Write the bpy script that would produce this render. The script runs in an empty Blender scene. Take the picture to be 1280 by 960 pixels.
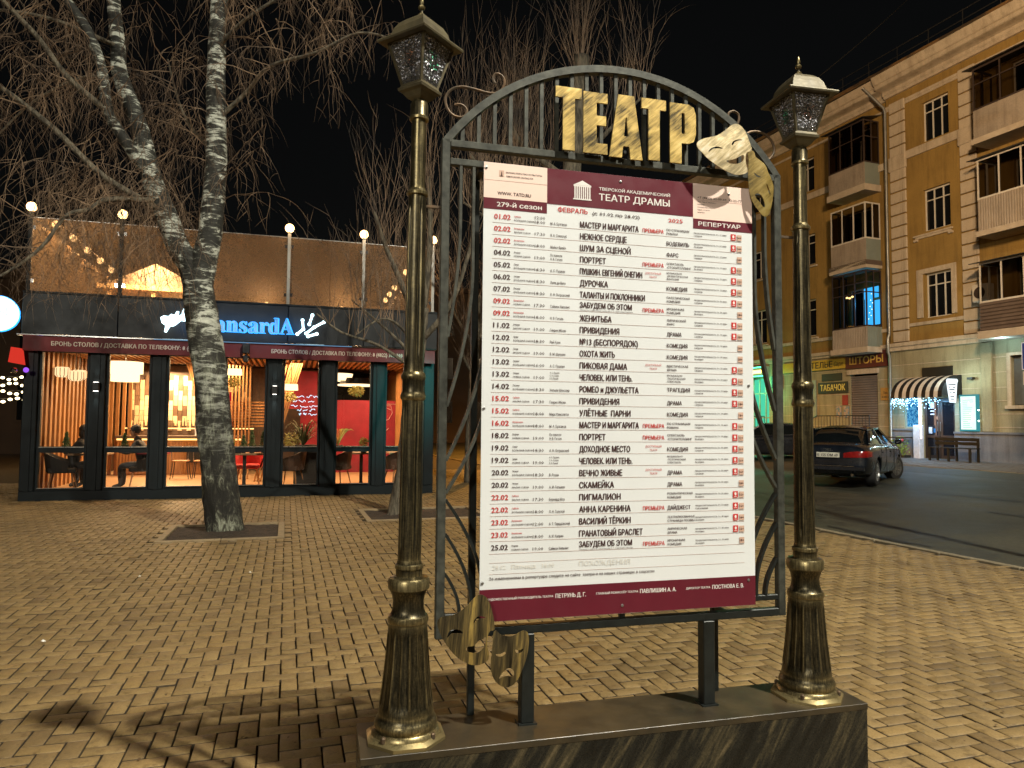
import bpy, bmesh, math, random
import numpy as np
from mathutils import Vector, Matrix
random.seed(7); rng = np.random.default_rng(7)
PI = math.pi; R = math.radians
sc = bpy.context.scene
col = sc.collection

# ------------------------------------------------------------------ camera
cd = bpy.data.cameras.new("camera"); cam = bpy.data.objects.new("camera", cd); col.objects.link(cam)
cd.sensor_width = 36.0; cd.lens = 890.0 / 1280.0 * 36.0
cd.clip_start = 0.05; cd.clip_end = 1500.0
cam.location = (0, 0, 1.6)
cam.matrix_world = Matrix.Translation((0, 0, 1.6)) @ Matrix.Rotation(R(90 + 3.075), 4, 'X') @ Matrix.Rotation(R(0.48), 4, 'Z')
sc.camera = cam
# ------------------------------------------------------------------ night sky
w = bpy.data.worlds.new("World"); sc.world = w; w.use_nodes = True
nt = w.node_tree; nt.nodes.clear()
sky = nt.nodes.new("ShaderNodeTexSky"); sky.sky_type = 'NISHITA'; sky.sun_disc = False
sky.sun_elevation = R(2.0); sky.sun_rotation = R(200); sky.air_density = 1.0; sky.dust_density = 2.0
bg = nt.nodes.new("ShaderNodeBackground"); bg.inputs[1].default_value = 0.0028
wo = nt.nodes.new("ShaderNodeOutputWorld")
hs = nt.nodes.new("ShaderNodeHueSaturation"); hs.inputs['Saturation'].default_value = 0.25
nt.links.new(sky.outputs[0], hs.inputs['Color']); nt.links.new(hs.outputs[0], bg.inputs[0]); nt.links.new(bg.outputs[0], wo.inputs[0])
vs = sc.view_settings; vs.view_transform = 'Standard'; vs.look = 'None'; vs.exposure = 0.0; vs.gamma = 1.0
sc.cycles.use_denoising = True; sc.cycles.max_bounces = 6; sc.cycles.transparent_max_bounces = 12
sc.cycles.sample_clamp_indirect = 4.0; sc.cycles.caustics_reflective = False; sc.cycles.caustics_refractive = False

# ------------------------------------------------------------------ naming helpers
def tag(o, label=None, cat=None, group=None, kind=None):
    if label: o['label'] = label
    if cat: o['category'] = cat
    if group: o['group'] = group
    if kind: o['kind'] = kind
    return o
def thing(name, label, cat, loc=(0, 0, 0), rz=0.0, group=None, parent=None):
    o = bpy.data.objects.new(name, None); col.objects.link(o); o.empty_display_size = 0.1
    o.location = loc; o.rotation_euler = (0, 0, rz)
    return tag(o, label, cat, group)
def kids(o): return [c for c in bpy.data.objects if c.parent == o]
def copy_tree(o, loc=None, rz=None, label=None):
    def rec(s, par):
        c = s.copy(); col.objects.link(c)
        if par is not None: c.parent = par; c.matrix_parent_inverse = s.matrix_parent_inverse.copy()
        for k in tree.get(s, []): rec(k, c)
        return c
    tree = {}
    for k in bpy.data.objects:
        if k.parent: tree.setdefault(k.parent, []).append(k)
    c = rec(o, None)
    if loc is not None: c.location = loc
    if rz is not None: c.rotation_euler = (c.rotation_euler[0], c.rotation_euler[1], rz)
    if label: c['label'] = label
    return c
def put(ob, name, mesh, parent=None): pass
def light(name, kind, loc, energy, color, size=0.1, target=None, spot=None, blend=1.0, sy=None):
    l = bpy.data.lights.new(name, kind); l.energy = energy; l.color = color
    if kind in ('POINT', 'SPOT'): l.shadow_soft_size = size
    if kind == 'AREA':
        l.size = size
        if sy: l.shape = 'RECTANGLE'; l.size_y = sy
    if kind == 'SPOT': l.spot_size = R(spot); l.spot_blend = blend
    o = bpy.data.objects.new(name, l); col.objects.link(o); o.location = loc
    if target is not None:
        o.rotation_euler = (Vector(target) - Vector(loc)).to_track_quat('-Z', 'Y').to_euler()
    return o

# ------------------------------------------------------------------ mesh collector
class MB:
    def __init__(s): s.v = []; s.f = []; s.m = []; s.cur = 0
    def mat(s, i): s.cur = i; return s
    def add(s, vs, fs):
        b = len(s.v); s.v += [tuple(p) for p in vs]; s.f += [tuple(b + i for i in f) for f in fs]; s.m += [s.cur] * len(fs); return s
    def box(s, x0, x1, y0, y1, z0, z1):
        if x0 > x1: x0, x1 = x1, x0
        if y0 > y1: y0, y1 = y1, y0
        if z0 > z1: z0, z1 = z1, z0
        return s.add([(x0,y0,z0),(x1,y0,z0),(x1,y1,z0),(x0,y1,z0),(x0,y0,z1),(x1,y0,z1),(x1,y1,z1),(x0,y1,z1)],
                     [(0,3,2,1),(4,5,6,7),(0,1,5,4),(1,2,6,5),(2,3,7,6),(3,0,4,7)])
    def bev(s, x0, x1, y0, y1, z0, z1, b=0.005):
        # box with chamfered long edges (all 12) : 24 verts
        c = ((x0+x1)/2, (y0+y1)/2, (z0+z1)/2); h = (abs(x1-x0)/2, abs(y1-y0)/2, abs(z1-z0)/2)
        b = min(b, *[q*0.45 for q in h]); vs = []; idx = {}
        for sx in (-1,1):
            for sy in (-1,1):
                for sz in (-1,1):
                    for k in range(3):
                        p = [c[0]+sx*(h[0]-b), c[1]+sy*(h[1]-b), c[2]+sz*(h[2]-b)]
                        p[k] = c[k] + (sx,sy,sz)[k]*h[k]
                        idx[(sx,sy,sz,k)] = len(vs); vs.append(p)
        fs = []
        def q(*ks): fs.append(tuple(idx[k] for k in ks))
        for s1 in (-1,1):
            q((s1,-1,-1,0),(s1,1,-1,0),(s1,1,1,0),(s1,-1,1,0)); q((-1,s1,-1,1),(1,s1,-1,1),(1,s1,1,1),(-1,s1,1,1)); q((-1,-1,s1,2),(1,-1,s1,2),(1,1,s1,2),(-1,1,s1,2))
        for a in (-1,1):
            for d in (-1,1):
                q((a,d,-1,0),(a,d,1,0),(a,d,1,1),(a,d,-1,1)); q((a,-1,d,0),(a,1,d,0),(a,1,d,2),(a,-1,d,2)); q((-1,a,d,1),(1,a,d,1),(1,a,d,2),(-1,a,d,2))
        for a in (-1,1):
            for d in (-1,1):
                for e in (-1,1): q((a,d,e,0),(a,d,e,1),(a,d,e,2))
        return s.add(vs, fs)
    def quad(s, a, b, c, d): return s.add([a,b,c,d],[(0,1,2,3)])
    def tube(s, pts, r, n=6, caps=True, flat=None):
        pts = [Vector(p) for p in pts]; k = len(pts)
        rr = r if isinstance(r, (list, tuple)) else [r]*k
        vs = []; up = None
        for i, p in enumerate(pts):
            t = (pts[min(i+1,k-1)] - pts[max(i-1,0)])
            if t.length < 1e-9: t = Vector((0,0,1))
            t.normalize()
            if up is None:
                up = Vector((0,0,1)) if abs(t.z) < .9 else Vector((1,0,0))
            a = t.cross(up)
            if a.length < 1e-6: a = t.orthogonal()
            a.normalize(); b = a.cross(t).normalized(); up = b
            for j in range(n):
                an = 2*PI*j/n
                vs.append(p + a*math.cos(an)*rr[i] + b*math.sin(an)*rr[i]*(flat or 1))
        fs = [(i*n+j, i*n+(j+1)%n, (i+1)*n+(j+1)%n, (i+1)*n+j) for i in range(k-1) for j in range(n)]
        if caps: fs += [tuple(range(n-1,-1,-1)), tuple((k-1)*n+j for j in range(n))]
        return s.add(vs, fs)
    def bar(s, p, q, wx, wy, up=(0,0,1)):
        # square section bar from p to q
        p = Vector(p); q = Vector(q); t = (q-p).normalized(); u = Vector(up)
        a = t.cross(u)
        if a.length < 1e-5: a = t.cross(Vector((0,1,0)))
        a.normalize(); b = a.cross(t)
        vs = [e + a*sx*wx/2 + b*sy*wy/2 for e in (p, q) for sx, sy in ((-1,-1),(1,-1),(1,1),(-1,1))]
        return s.add(vs, [(0,1,5,4),(1,2,6,5),(2,3,7,6),(3,0,4,7),(3,2,1,0),(4,5,6,7)])
    def ribbon(s, pts, wx, wy):
        # rectangular section swept along pts lying in xz plane; wx in-plane, wy along y
        k = len(pts); vs = []
        for i in range(k):
            a = Vector(pts[max(i-1,0)]); b = Vector(pts[min(i+1,k-1)]); t = (b-a).normalized(); nrm = Vector((-t.z,0,t.x)); p = Vector(pts[i])
            for sx, sy in ((-1,-1),(1,-1),(1,1),(-1,1)): vs.append(p + nrm*sx*wx/2 + Vector((0,sy*wy/2,0)))
        fs = [(i*4+j, i*4+(j+1)%4, (i+1)*4+(j+1)%4, (i+1)*4+j) for i in range(k-1) for j in range(4)] + [(3,2,1,0),((k-1)*4,(k-1)*4+1,(k-1)*4+2,(k-1)*4+3)]
        return s.add(vs, fs)
    def lathe(s, prof, n=24, cx=0, cy=0, mod=None, caps=True, rot=0.0):
        vs = []
        for z, r in prof:
            for j in range(n):
                a = 2*PI*j/n + rot; q = r*(mod(a, z) if mod else 1); vs.append((cx+q*math.cos(a), cy+q*math.sin(a), z))
        k = len(prof)
        fs = [(i*n+j, i*n+(j+1)%n, (i+1)*n+(j+1)%n, (i+1)*n+j) for i in range(k-1) for j in range(n)]
        if caps: fs += [tuple(range(n-1,-1,-1)), tuple((k-1)*n+j for j in range(n))]
        return s.add(vs, fs)
    def prism(s, poly, y0, y1):
        # polygon in xz plane extruded along y
        n = len(poly); vs = [(x,y0,z) for x,z in poly] + [(x,y1,z) for x,z in poly]
        return s.add(vs, [tuple(range(n)), tuple(range(2*n-1,n-1,-1))] + [(j,(j+1)%n,n+(j+1)%n,n+j) for j in range(n)])
    def prism_z(s, poly, z0, z1):
        n = len(poly); vs = [(x,y,z0) for x,y in poly] + [(x,y,z1) for x,y in poly]
        return s.add(vs, [tuple(range(n-1,-1,-1)), tuple(range(n,2*n))] + [(j,(j+1)%n,n+(j+1)%n,n+j) for j in range(n)])
    def ball(s, c, r, n=10, m=6, sx=1, sy=1, sz=1):
        vs = [(c[0], c[1], c[2]-r*sz)]
        for i in range(1, m):
            ph = -PI/2 + PI*i/m
            for j in range(n): vs.append((c[0]+r*sx*math.cos(ph)*math.cos(2*PI*j/n), c[1]+r*sy*math.cos(ph)*math.sin(2*PI*j/n), c[2]+r*sz*math.sin(ph)))
        vs.append((c[0], c[1], c[2]+r*sz)); t = len(vs)-1
        fs = [(0, 1+(j+1)%n, 1+j) for j in range(n)] + [(t, t-n+j, t-n+(j+1)%n) for j in range(n)]
        fs += [(1+i*n+j, 1+i*n+(j+1)%n, 1+(i+1)*n+(j+1)%n, 1+(i+1)*n+j) for i in range(m-2) for j in range(n)]
        return s.add(vs, fs)
    def mesh(s, name, mats, smooth=False, fix=True):
        me = bpy.data.meshes.new(name); me.from_pydata(s.v, [], s.f)
        if not isinstance(mats, (list, tuple)): mats = [mats]
        for m in mats: me.materials.append(m)
        if len(mats) > 1: me.polygons.foreach_set('material_index', s.m)
        if fix and len(s.f) < 60000:
            bm = bmesh.new(); bm.from_mesh(me); bmesh.ops.recalc_face_normals(bm, faces=bm.faces); bm.to_mesh(me); bm.free()
        if smooth:
            me.polygons.foreach_set('use_smooth', [True]*len(me.polygons))
            if smooth != 'all':
                try: me.set_sharp_from_angle(angle=R(38))
                except Exception: pass
        me.update(); return me
    def build(s, name, mats, parent=None, smooth=False, kind=None, label=None, fix=True):
        o = bpy.data.objects.new(name, s.mesh(name, mats, smooth, fix)); col.objects.link(o)
        if parent is not None: o.parent = parent
        if kind: o['kind'] = kind
        if label: o['label'] = label
        return o
def inst(name, me, parent, loc=(0,0,0), rot=(0,0,0), scale=(1,1,1)):
    o = bpy.data.objects.new(name, me); col.objects.link(o); o.parent = parent
    o.location = loc; o.rotation_euler = rot; o.scale = scale; return o

# ------------------------------------------------------------------ materials
def newmat(name):
    m = bpy.data.materials.new(name); m.use_nodes = True; nt = m.node_tree; nt.nodes.clear()
    out = nt.nodes.new('ShaderNodeOutputMaterial'); return m, nt, out
def ramp(nt, fac, stops):
    n = nt.nodes.new('ShaderNodeValToRGB'); e = n.color_ramp.elements
    while len(e) < len(stops): e.new(0.5)
    for el, (p, c) in zip(e, stops): el.position = p; el.color = (*c, 1)
    nt.links.new(fac, n.inputs[0]); return n
def noise(nt, vec, scale, detail=6, rough=0.6, dist=0.0):
    n = nt.nodes.new('ShaderNodeTexNoise'); n.inputs['Scale'].default_value = scale; n.inputs['Detail'].default_value = detail
    n.inputs['Roughness'].default_value = rough; n.inputs['Distortion'].default_value = dist
    if vec is not None: nt.links.new(vec, n.inputs['Vector'])
    return n
def mapping(nt, scale=(1,1,1), rot=(0,0,0), gen='Object'):
    t = nt.nodes.new('ShaderNodeTexCoord'); mp = nt.nodes.new('ShaderNodeMapping')
    if any(rot): mp.vector_type = 'TEXTURE'; mp.inputs['Scale'].default_value = tuple(1/q for q in scale); mp.inputs['Rotation'].default_value = rot
    else: mp.inputs['Scale'].default_value = scale
    nt.links.new(t.outputs[gen], mp.inputs['Vector']); return mp.outputs[0]
def mix(nt, fac, a, b, mode='MIX'):
    n = nt.nodes.new('ShaderNodeMix'); n.data_type = 'RGBA'; n.blend_type = mode
    for sck, v in ((n.inputs[0], fac), (n.inputs[6], a), (n.inputs[7], b)):
        if isinstance(v, (int, float)): sck.default_value = v
        elif isinstance(v, tuple): sck.default_value = (*v, 1)
        else: nt.links.new(v, sck)
    return n.outputs[2]
def math_(nt, op, a, b=None, c=None):
    n = nt.nodes.new('ShaderNodeMath'); n.operation = op
    for i, v in enumerate((a, b, c)):
        if v is None: continue
        if isinstance(v, (int, float)): n.inputs[i].default_value = v
        else: nt.links.new(v, n.inputs[i])
    return n.outputs[0]
def bump(nt, h, strength=0.3, dist=0.01):
    b = nt.nodes.new('ShaderNodeBump'); b.inputs['Strength'].default_value = strength; b.inputs['Distance'].default_value = dist
    nt.links.new(h, b.inputs['Height']); return b.outputs[0]
def pm(name, c, c2=None, rough=0.6, metal=0.0, ns=8.0, str_=(1,1,1), bs=0.15, bd=0.004, rv=0.15, rot=(0,0,0), spec=0.5, contrast=(0.35,0.7), dist=0.0, rand=0.0):
    """colour varied between c and c2 by object-space noise, roughness variation, small relief"""
    m, nt, out = newmat(name); p = nt.nodes.new('ShaderNodeBsdfPrincipled')
    c2 = c2 or tuple(x*0.75 for x in c); v = mapping(nt, str_, rot)
    n1 = noise(nt, v, ns, 7, 0.62, dist); r1 = ramp(nt, n1.outputs[0], [(contrast[0], c), (contrast[1], c2)])
    cc = r1.outputs[0]
    if rand:
        oi = nt.nodes.new('ShaderNodeObjectInfo'); f = math_(nt, 'MULTIPLY_ADD', oi.outputs['Random'], 2*rand, 1-rand)
        cc = mix(nt, 1.0, cc, f, 'MULTIPLY')
    nt.links.new(cc, p.inputs['Base Color'])
    n2 = noise(nt, v, ns*3.1, 4); rr = math_(nt, 'MULTIPLY_ADD', n2.outputs[0], rv*2, rough - rv)
    nt.links.new(rr, p.inputs['Roughness']); p.inputs['Metallic'].default_value = metal
    p.inputs['Specular IOR Level'].default_value = spec
    if bs: nt.links.new(bump(nt, n2.outputs[0], bs, bd), p.inputs['Normal'])
    nt.links.new(p.outputs[0], out.inputs[0]); return m
def em(name, c, s, mis=False):
    m, nt, out = newmat(name); e = nt.nodes.new('ShaderNodeEmission'); e.inputs[0].default_value = (*c, 1); e.inputs[1].default_value = s
    nt.links.new(e.outputs[0], out.inputs[0])
    if not mis: m.cycles.emission_sampling = 'NONE'
    return m
def glass(name, tint=(0.9,0.9,0.9), refl=1.0, rough=0.02, haze=0.0, hazecol=(0.3,0.25,0.2)):
    m, nt, out = newmat(name); t = nt.nodes.new('ShaderNodeBsdfTransparent'); t.inputs[0].default_value = (*tint, 1)
    g = nt.nodes.new('ShaderNodeBsdfGlossy'); g.inputs['Roughness'].default_value = rough; g.inputs[0].default_value = (refl, refl, refl, 1)
    fr = nt.nodes.new('ShaderNodeFresnel'); fr.inputs[0].default_value = 1.45
    mx = nt.nodes.new('ShaderNodeMixShader'); nt.links.new(fr.outputs[0], mx.inputs[0]); nt.links.new(t.outputs[0], mx.inputs[1]); nt.links.new(g.outputs[0], mx.inputs[2])
    last = mx.outputs[0]
    if haze:
        d0 = nt.nodes.new('ShaderNodeBsdfDiffuse'); d0.inputs[0].default_value = (*hazecol, 1); d1 = nt.nodes.new('ShaderNodeBsdfTranslucent'); d1.inputs[0].default_value = (*hazecol, 1)
        d = nt.nodes.new('ShaderNodeMixShader'); d.inputs[0].default_value = 0.7; nt.links.new(d0.outputs[0], d.inputs[1]); nt.links.new(d1.outputs[0], d.inputs[2])
        v = mapping(nt, (1, 1, 1)); n = noise(nt, v, 35, 8, 0.75); f = ramp(nt, n.outputs[0], [(0.42, (0,0,0)), (0.75, (1,1,1))])
        ff = math_(nt, 'MULTIPLY_ADD', f.outputs[0], haze*0.35, haze*0.65)
        m2 = nt.nodes.new('ShaderNodeMixShader'); nt.links.new(ff, m2.inputs[0]); nt.links.new(last, m2.inputs[1]); nt.links.new(d.outputs[0], m2.inputs[2]); last = m2.outputs[0]
    nt.links.new(last, out.inputs[0]); return m

def stucco(name, c, c2, grime=(0.45,0.42,0.40), ns=0.7):
    m, nt, out = newmat(name); p = nt.nodes.new('ShaderNodeBsdfPrincipled'); v = mapping(nt); n1 = noise(nt, v, ns, 8, 0.62); r = ramp(nt, n1.outputs[0], [(0.32, c), (0.72, c2)])
    v2 = mapping(nt, (2.6,2.6,0.22)); n2 = noise(nt, v2, 1.6, 8, 0.72); r2 = ramp(nt, n2.outputs[0], [(0.36, grime), (0.52, (1,1,1))]); n3 = noise(nt, v, 26, 6, 0.7); r3 = ramp(nt, n3.outputs[0], [(0.3, (0.82,0.82,0.82)), (0.7, (1.1,1.1,1.1))])
    cc = mix(nt, 0.5, r.outputs[0], r2.outputs[0], 'MULTIPLY'); cc = mix(nt, 1.0, cc, r3.outputs[0], 'MULTIPLY'); nt.links.new(cc, p.inputs['Base Color']); p.inputs['Roughness'].default_value = 0.88
    nt.links.new(bump(nt, math_(nt,'ADD',n3.outputs[0],math_(nt,'MULTIPLY',n1.outputs[0],2.0)), 0.35, 0.012), p.inputs['Normal']); nt.links.new(p.outputs[0], out.inputs[0]); return m
M = {}
M['steel'] = pm('weathered_grey_steel', (0.075,0.078,0.064), (0.022,0.024,0.020), 0.5, 0.35, 22, bs=0.35, bd=0.002)
M['steel_dark'] = pm('dark_painted_steel', (0.018,0.022,0.021), (0.010,0.012,0.011), 0.42, 0.3, 18, bs=0.25, bd=0.002)
M['rust'] = pm('rusty_scroll_iron', (0.14,0.085,0.045), (0.05,0.045,0.035), 0.55, 0.5, 30, bs=0.3, bd=0.002)
M['bronze_cap'] = pm('dull_olive_bronze', (0.115,0.095,0.050), (0.060,0.050,0.028), 0.5, 0.35, 14, bs=0.15)
M['screw'] = pm('galvanised_screw', (0.4,0.4,0.4), None, 0.35, 0.9, 60)
def bronze():
    m, nt, out = newmat('brushed_bronze_patina'); p = nt.nodes.new('ShaderNodeBsdfPrincipled')
    v = mapping(nt, (60,60,3)); n = noise(nt, v, 3, 7, 0.65, 0.3); v2 = mapping(nt, (1,1,1)); n2 = noise(nt, v2, 7, 6, 0.65); n4 = noise(nt, mapping(nt, (18,18,30), (R(35),0,0)), 5, 5, 0.7)
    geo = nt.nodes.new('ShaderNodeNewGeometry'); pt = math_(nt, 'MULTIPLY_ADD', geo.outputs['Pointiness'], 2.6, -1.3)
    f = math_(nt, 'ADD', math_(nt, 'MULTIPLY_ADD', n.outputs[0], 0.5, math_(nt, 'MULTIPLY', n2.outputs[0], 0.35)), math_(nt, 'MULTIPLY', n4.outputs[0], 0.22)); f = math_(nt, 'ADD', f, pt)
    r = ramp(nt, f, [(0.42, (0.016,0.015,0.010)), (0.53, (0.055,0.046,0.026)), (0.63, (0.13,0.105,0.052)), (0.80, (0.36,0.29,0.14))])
    nt.links.new(r.outputs[0], p.inputs['Base Color']); p.inputs['Metallic'].default_value = 0.8
    nt.links.new(math_(nt, 'MULTIPLY_ADD', n.outputs[0], 0.22, 0.24), p.inputs['Roughness'])
    nt.links.new(bump(nt, n.outputs[0], 0.12, 0.002), p.inputs['Normal']); nt.links.new(p.outputs[0], out.inputs[0]); return m
M['bronze'] = bronze()
def gold(name, rot, dark=0.12, K=(1,1,1), sc3=(30,8,5), cut=0.0):
    m, nt, out = newmat(name); p = nt.nodes.new('ShaderNodeBsdfPrincipled')
    v = mapping(nt, sc3, rot); n = noise(nt, v, 2.2, 9, 0.72, 0.4); kk = lambda c: tuple(c[i]*K[i] for i in range(3))
    v2 = mapping(nt, (1,1,1)); n2 = noise(nt, v2, 9, 3, 0.5)
    f = math_(nt, 'MULTIPLY_ADD', n2.outputs[0], 0.6, math_(nt, 'MULTIPLY', n.outputs[0], 0.75)); f = math_(nt, 'SUBTRACT', f, 0.12)
    r = ramp(nt, f, [(0.36+cut, kk((0.10*dark*4,0.08*dark*4,0.035*dark*4))), (0.46+cut, kk((0.36,0.27,0.10))), (0.58+cut, kk((0.66,0.50,0.19))), (0.72+cut, kk((0.85,0.72,0.38)))])
    nt.links.new(r.outputs[0], p.inputs['Base Color']); p.inputs['Metallic'].default_value = 0.35
    nt.links.new(math_(nt, 'MULTIPLY_ADD', n.outputs[0], 0.3, 0.30), p.inputs['Roughness'])
    nt.links.new(bump(nt, n.outputs[0], 0.45, 0.003), p.inputs['Normal']); nt.links.new(p.outputs[0], out.inputs[0]); return m
M['gold'] = gold('gold_leaf_letter', (0,R(48),0), 0.15, (0.82,0.76,0.58), (34,8,4), 0.035)
M['mask_light'] = gold('pale_gold_mask_metal', (0,R(50),0), 0.8, (1.0,1.08,1.65))
def darkmask():
    m, nt, out = newmat('tarnished_brushed_mask_metal'); p = nt.nodes.new('ShaderNodeBsdfPrincipled')
    v = mapping(nt, (38,12,2.4), (0,R(5),0)); n = noise(nt, v, 2.0, 9, 0.75, 0.5); n2 = noise(nt, mapping(nt, (14,1,1)), 1.7, 3, 0.5)
    f = math_(nt, 'MULTIPLY_ADD', n2.outputs[0], 0.7, math_(nt, 'MULTIPLY', n.outputs[0], 0.6)); f = math_(nt, 'SUBTRACT', f, 0.15)
    r = ramp(nt, f, [(0.35, (0.020,0.016,0.009)), (0.46, (0.085,0.066,0.032)), (0.54, (0.19,0.14,0.055)), (0.65, (0.55,0.39,0.11))])
    nt.links.new(r.outputs[0], p.inputs['Base Color']); p.inputs['Metallic'].default_value = 0.6
    nt.links.new(math_(nt, 'MULTIPLY_ADD', n.outputs[0], 0.3, 0.28), p.inputs['Roughness'])
    nt.links.new(bump(nt, n.outputs[0], 0.35, 0.002), p.inputs['Normal']); nt.links.new(p.outputs[0], out.inputs[0]); return m
M['mask_dark'] = darkmask()
M['poster'] = pm('white_poster_sheet', (0.695,0.725,0.745), (0.645,0.67,0.68), 0.38, 0, 2.2, bs=0.02, contrast=(0.3,0.75))
M['pink'] = pm('pale_pink_print', (0.80,0.62,0.54), (0.78,0.60,0.52), 0.45, 0, 4, bs=0)
M['maroon'] = pm('maroon_print', (0.115,0.010,0.022), (0.095,0.008,0.018), 0.42, 0, 4, bs=0)
M['ink'] = pm('dark_brown_ink', (0.045,0.012,0.012), (0.04,0.012,0.012), 0.5, 0, 4, bs=0)
M['red_ink'] = pm('red_ink', (0.52,0.025,0.022), (0.48,0.022,0.02), 0.5, 0, 4, bs=0)
M['white_ink'] = pm('white_print', (0.80,0.77,0.74), None, 0.5, 0, 4, bs=0)
M['rule'] = pm('thin_rule_print', (0.38,0.20,0.15), None, 0.5, 0, 4, bs=0)
M['ghost'] = pm('faded_print', (0.745,0.735,0.70), None, 0.5, 0, 4, bs=0)
M['tan_ink'] = pm('tan_print', (0.62,0.42,0.33), None, 0.5, 0, 4, bs=0)

# ------------------------------------------------------------------ text
from mathutils.geometry import delaunay_2d_cdt
_txt = []; _glyph = {}
def _font_obj(s, res, shear=0.0):
    c = bpy.data.curves.new('t', 'FONT'); c.body = s; c.size = 1.0; c.offset = 0.003; c.resolution_u = res; c.fill_mode = 'NONE'; c.shear = shear
    o = bpy.data.objects.new('t', c); col.objects.link(o); return o
def text(s, x, z, cap, width=None, xs=0.62, bold=0.012, align='L', target=None, mi=0, res=1, y=0.0, side=False, shear=0.0):
    """flat lettering standing in the xz plane, collected into MB `target`"""
    _txt.append((_font_obj(s, res, shear), s, res, shear, x, z, cap, width, xs, align, target, mi, y, bold))
def _fill(co, edges):
    """outline loops -> triangles, non-zero winding, so overlapping strokes fill cleanly"""
    n = len(co); E = {tuple(sorted(e)) for e in edges}; loops = []; st = 0
    for i in range(n):
        if (i, i+1) not in E: loops.append(list(range(st, i+1))); st = i+1
    P = [(float(p[0]), float(p[1])) for p in co]; ed = []
    for L in loops:
        if len(L) > 2: ed += [(L[k], L[(k+1) % len(L)]) for k in range(len(L))]
    if not ed: return P, []
    vo, _, fo, *_ = delaunay_2d_cdt([Vector(p) for p in P], ed, [], 0, 1e-7)
    V = np.array([tuple(v) for v in vo]); F = np.array(fo, int).reshape(-1, 3); C = V[F].mean(1)
    A = np.array([P[a] for a, b in ed]); B = np.array([P[b] for a, b in ed]); W = np.zeros(len(C), int)
    for k in range(len(A)):
        (ax, ay), (bx, by) = A[k], B[k]; cr = (bx-ax)*(C[:,1]-ay)-(C[:,0]-ax)*(by-ay)
        W += ((ay <= C[:,1]) & (by > C[:,1]) & (cr > 0)).astype(int); W -= ((ay > C[:,1]) & (by <= C[:,1]) & (cr < 0)).astype(int)
    return [tuple(v) for v in V], [tuple(f) for f in F[W != 0]]
def _outline(o, dg):
    ev = o.evaluated_get(dg); me = ev.to_mesh(); n = len(me.vertices); co = np.empty(n*3); me.vertices.foreach_get('co', co); e = [tuple(x.vertices) for x in me.edges]; ev.to_mesh_clear(); return co.reshape(-1, 3), e
def flush_text():
    need = {(ch, t[2], t[3]) for t in _txt for ch in t[1] if ch.strip()} - set(_glyph); tmp = {k: _font_obj(k[0], k[1], k[2]) for k in sorted(need)}
    bpy.context.view_layer.update(); dg = bpy.context.evaluated_depsgraph_get()
    for k, o in tmp.items():
        co, e = _outline(o, dg); V, F = _fill(co, e) if len(co) else ([], []); _glyph[k] = (len(co), co[0] if len(co) else None, V, F)
    for o, s, res, shear, x, z, cap, width, xs, align, t, mi, y, bold in _txt:
        co, _ = _outline(o, dg)
        if not len(co): continue
        k = cap/0.729; x0, x1 = co[:,0].min(), co[:,0].max(); sx = (width/(x1-x0)) if width else k*xs; W = (x1-x0)*sx
        ox = x if align == 'L' else (x-W/2 if align == 'C' else x-W); t.cur = mi; at_ = 0; sh = min(max(bold,0)*3.2+0.008, 0.058 if cap > 0.02 else 0.046)*k
        for ch in s:
            if not ch.strip(): continue
            n, first, V, F = _glyph[(ch, res, shear)]
            if not n: continue
            dx0, dz0 = co[at_][0]-first[0], co[at_][1]-first[1]; at_ += n
            for q, (dx, dz) in enumerate(((0,0),(sh,0),(sh*.5,sh*.35))):
                t.add([(ox+(p[0]+dx0-x0)*sx+dx-sh*.5, y-q*0.00006*max(1.0, cap/0.02), z+(p[1]+dz0)*k+dz) for p in V], F)
    for o in [a[0] for a in _txt]+list(tmp.values()):
        c = o.data; bpy.data.objects.remove(o); bpy.data.curves.remove(c)
    _txt.clear()
# ================================================================== THEATRE SIGN
SA = R(14.8); SO = (-0.12534, 2.80, 0.0)
def sl(u, off, z=0.0):  # sign frame -> world; off = towards the camera
    return (SO[0] + u*math.cos(SA) + off*math.sin(SA), SO[1] + u*math.sin(SA) - off*math.cos(SA), z)
# --- granite plinth
def granite():
    m, nt, out = newmat('polished_dark_granite'); p = nt.nodes.new('ShaderNodeBsdfPrincipled')
    v = mapping(nt, (7,3.2,0.8), (0,R(32),0)); n = noise(nt, v, 2.4, 9, 0.66, 0.5); n3 = noise(nt, mapping(nt), 70, 5, 0.7)
    f = math_(nt, 'MULTIPLY_ADD', n3.outputs[0], 0.12, n.outputs[0])
    r = ramp(nt, f, [(0.46, (0.003,0.004,0.004)), (0.56, (0.009,0.010,0.009)), (0.65, (0.040,0.034,0.020)), (0.76, (0.13,0.10,0.055))])
    nt.links.new(r.outputs[0], p.inputs['Base Color']); nt.links.new(math_(nt, 'MULTIPLY_ADD', n3.outputs[0], 0.3, 0.12), p.inputs['Roughness'])
    nt.links.new(bump(nt, n3.outputs[0], 0.12, 0.002), p.inputs['Normal']); nt.links.new(p.outputs[0], out.inputs[0]); return m
M['granite'] = granite()
M['granite_top'] = pm('dusty_granite_top', (0.055,0.040,0.020), (0.014,0.012,0.008), 0.42, 0, 5, bs=0.15, contrast=(0.3,0.72))
plinth = thing('granite_plinth', 'long low plinth of streaked black granite carrying the theatre playbill frame and both lamp posts', 'plinth', SO, SA)
b = MB(); b.bev(-0.4435, 1.6485, -0.1585, 0.1435, -0.04, 0.415, 0.002); b.build('base', M['granite'], plinth)
b = MB(); b.bev(-0.445, 1.65, -0.160, 0.145, 0.4052, 0.43, 0.0015); b.build('top_slab', [M['granite_top']], plinth)

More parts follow.
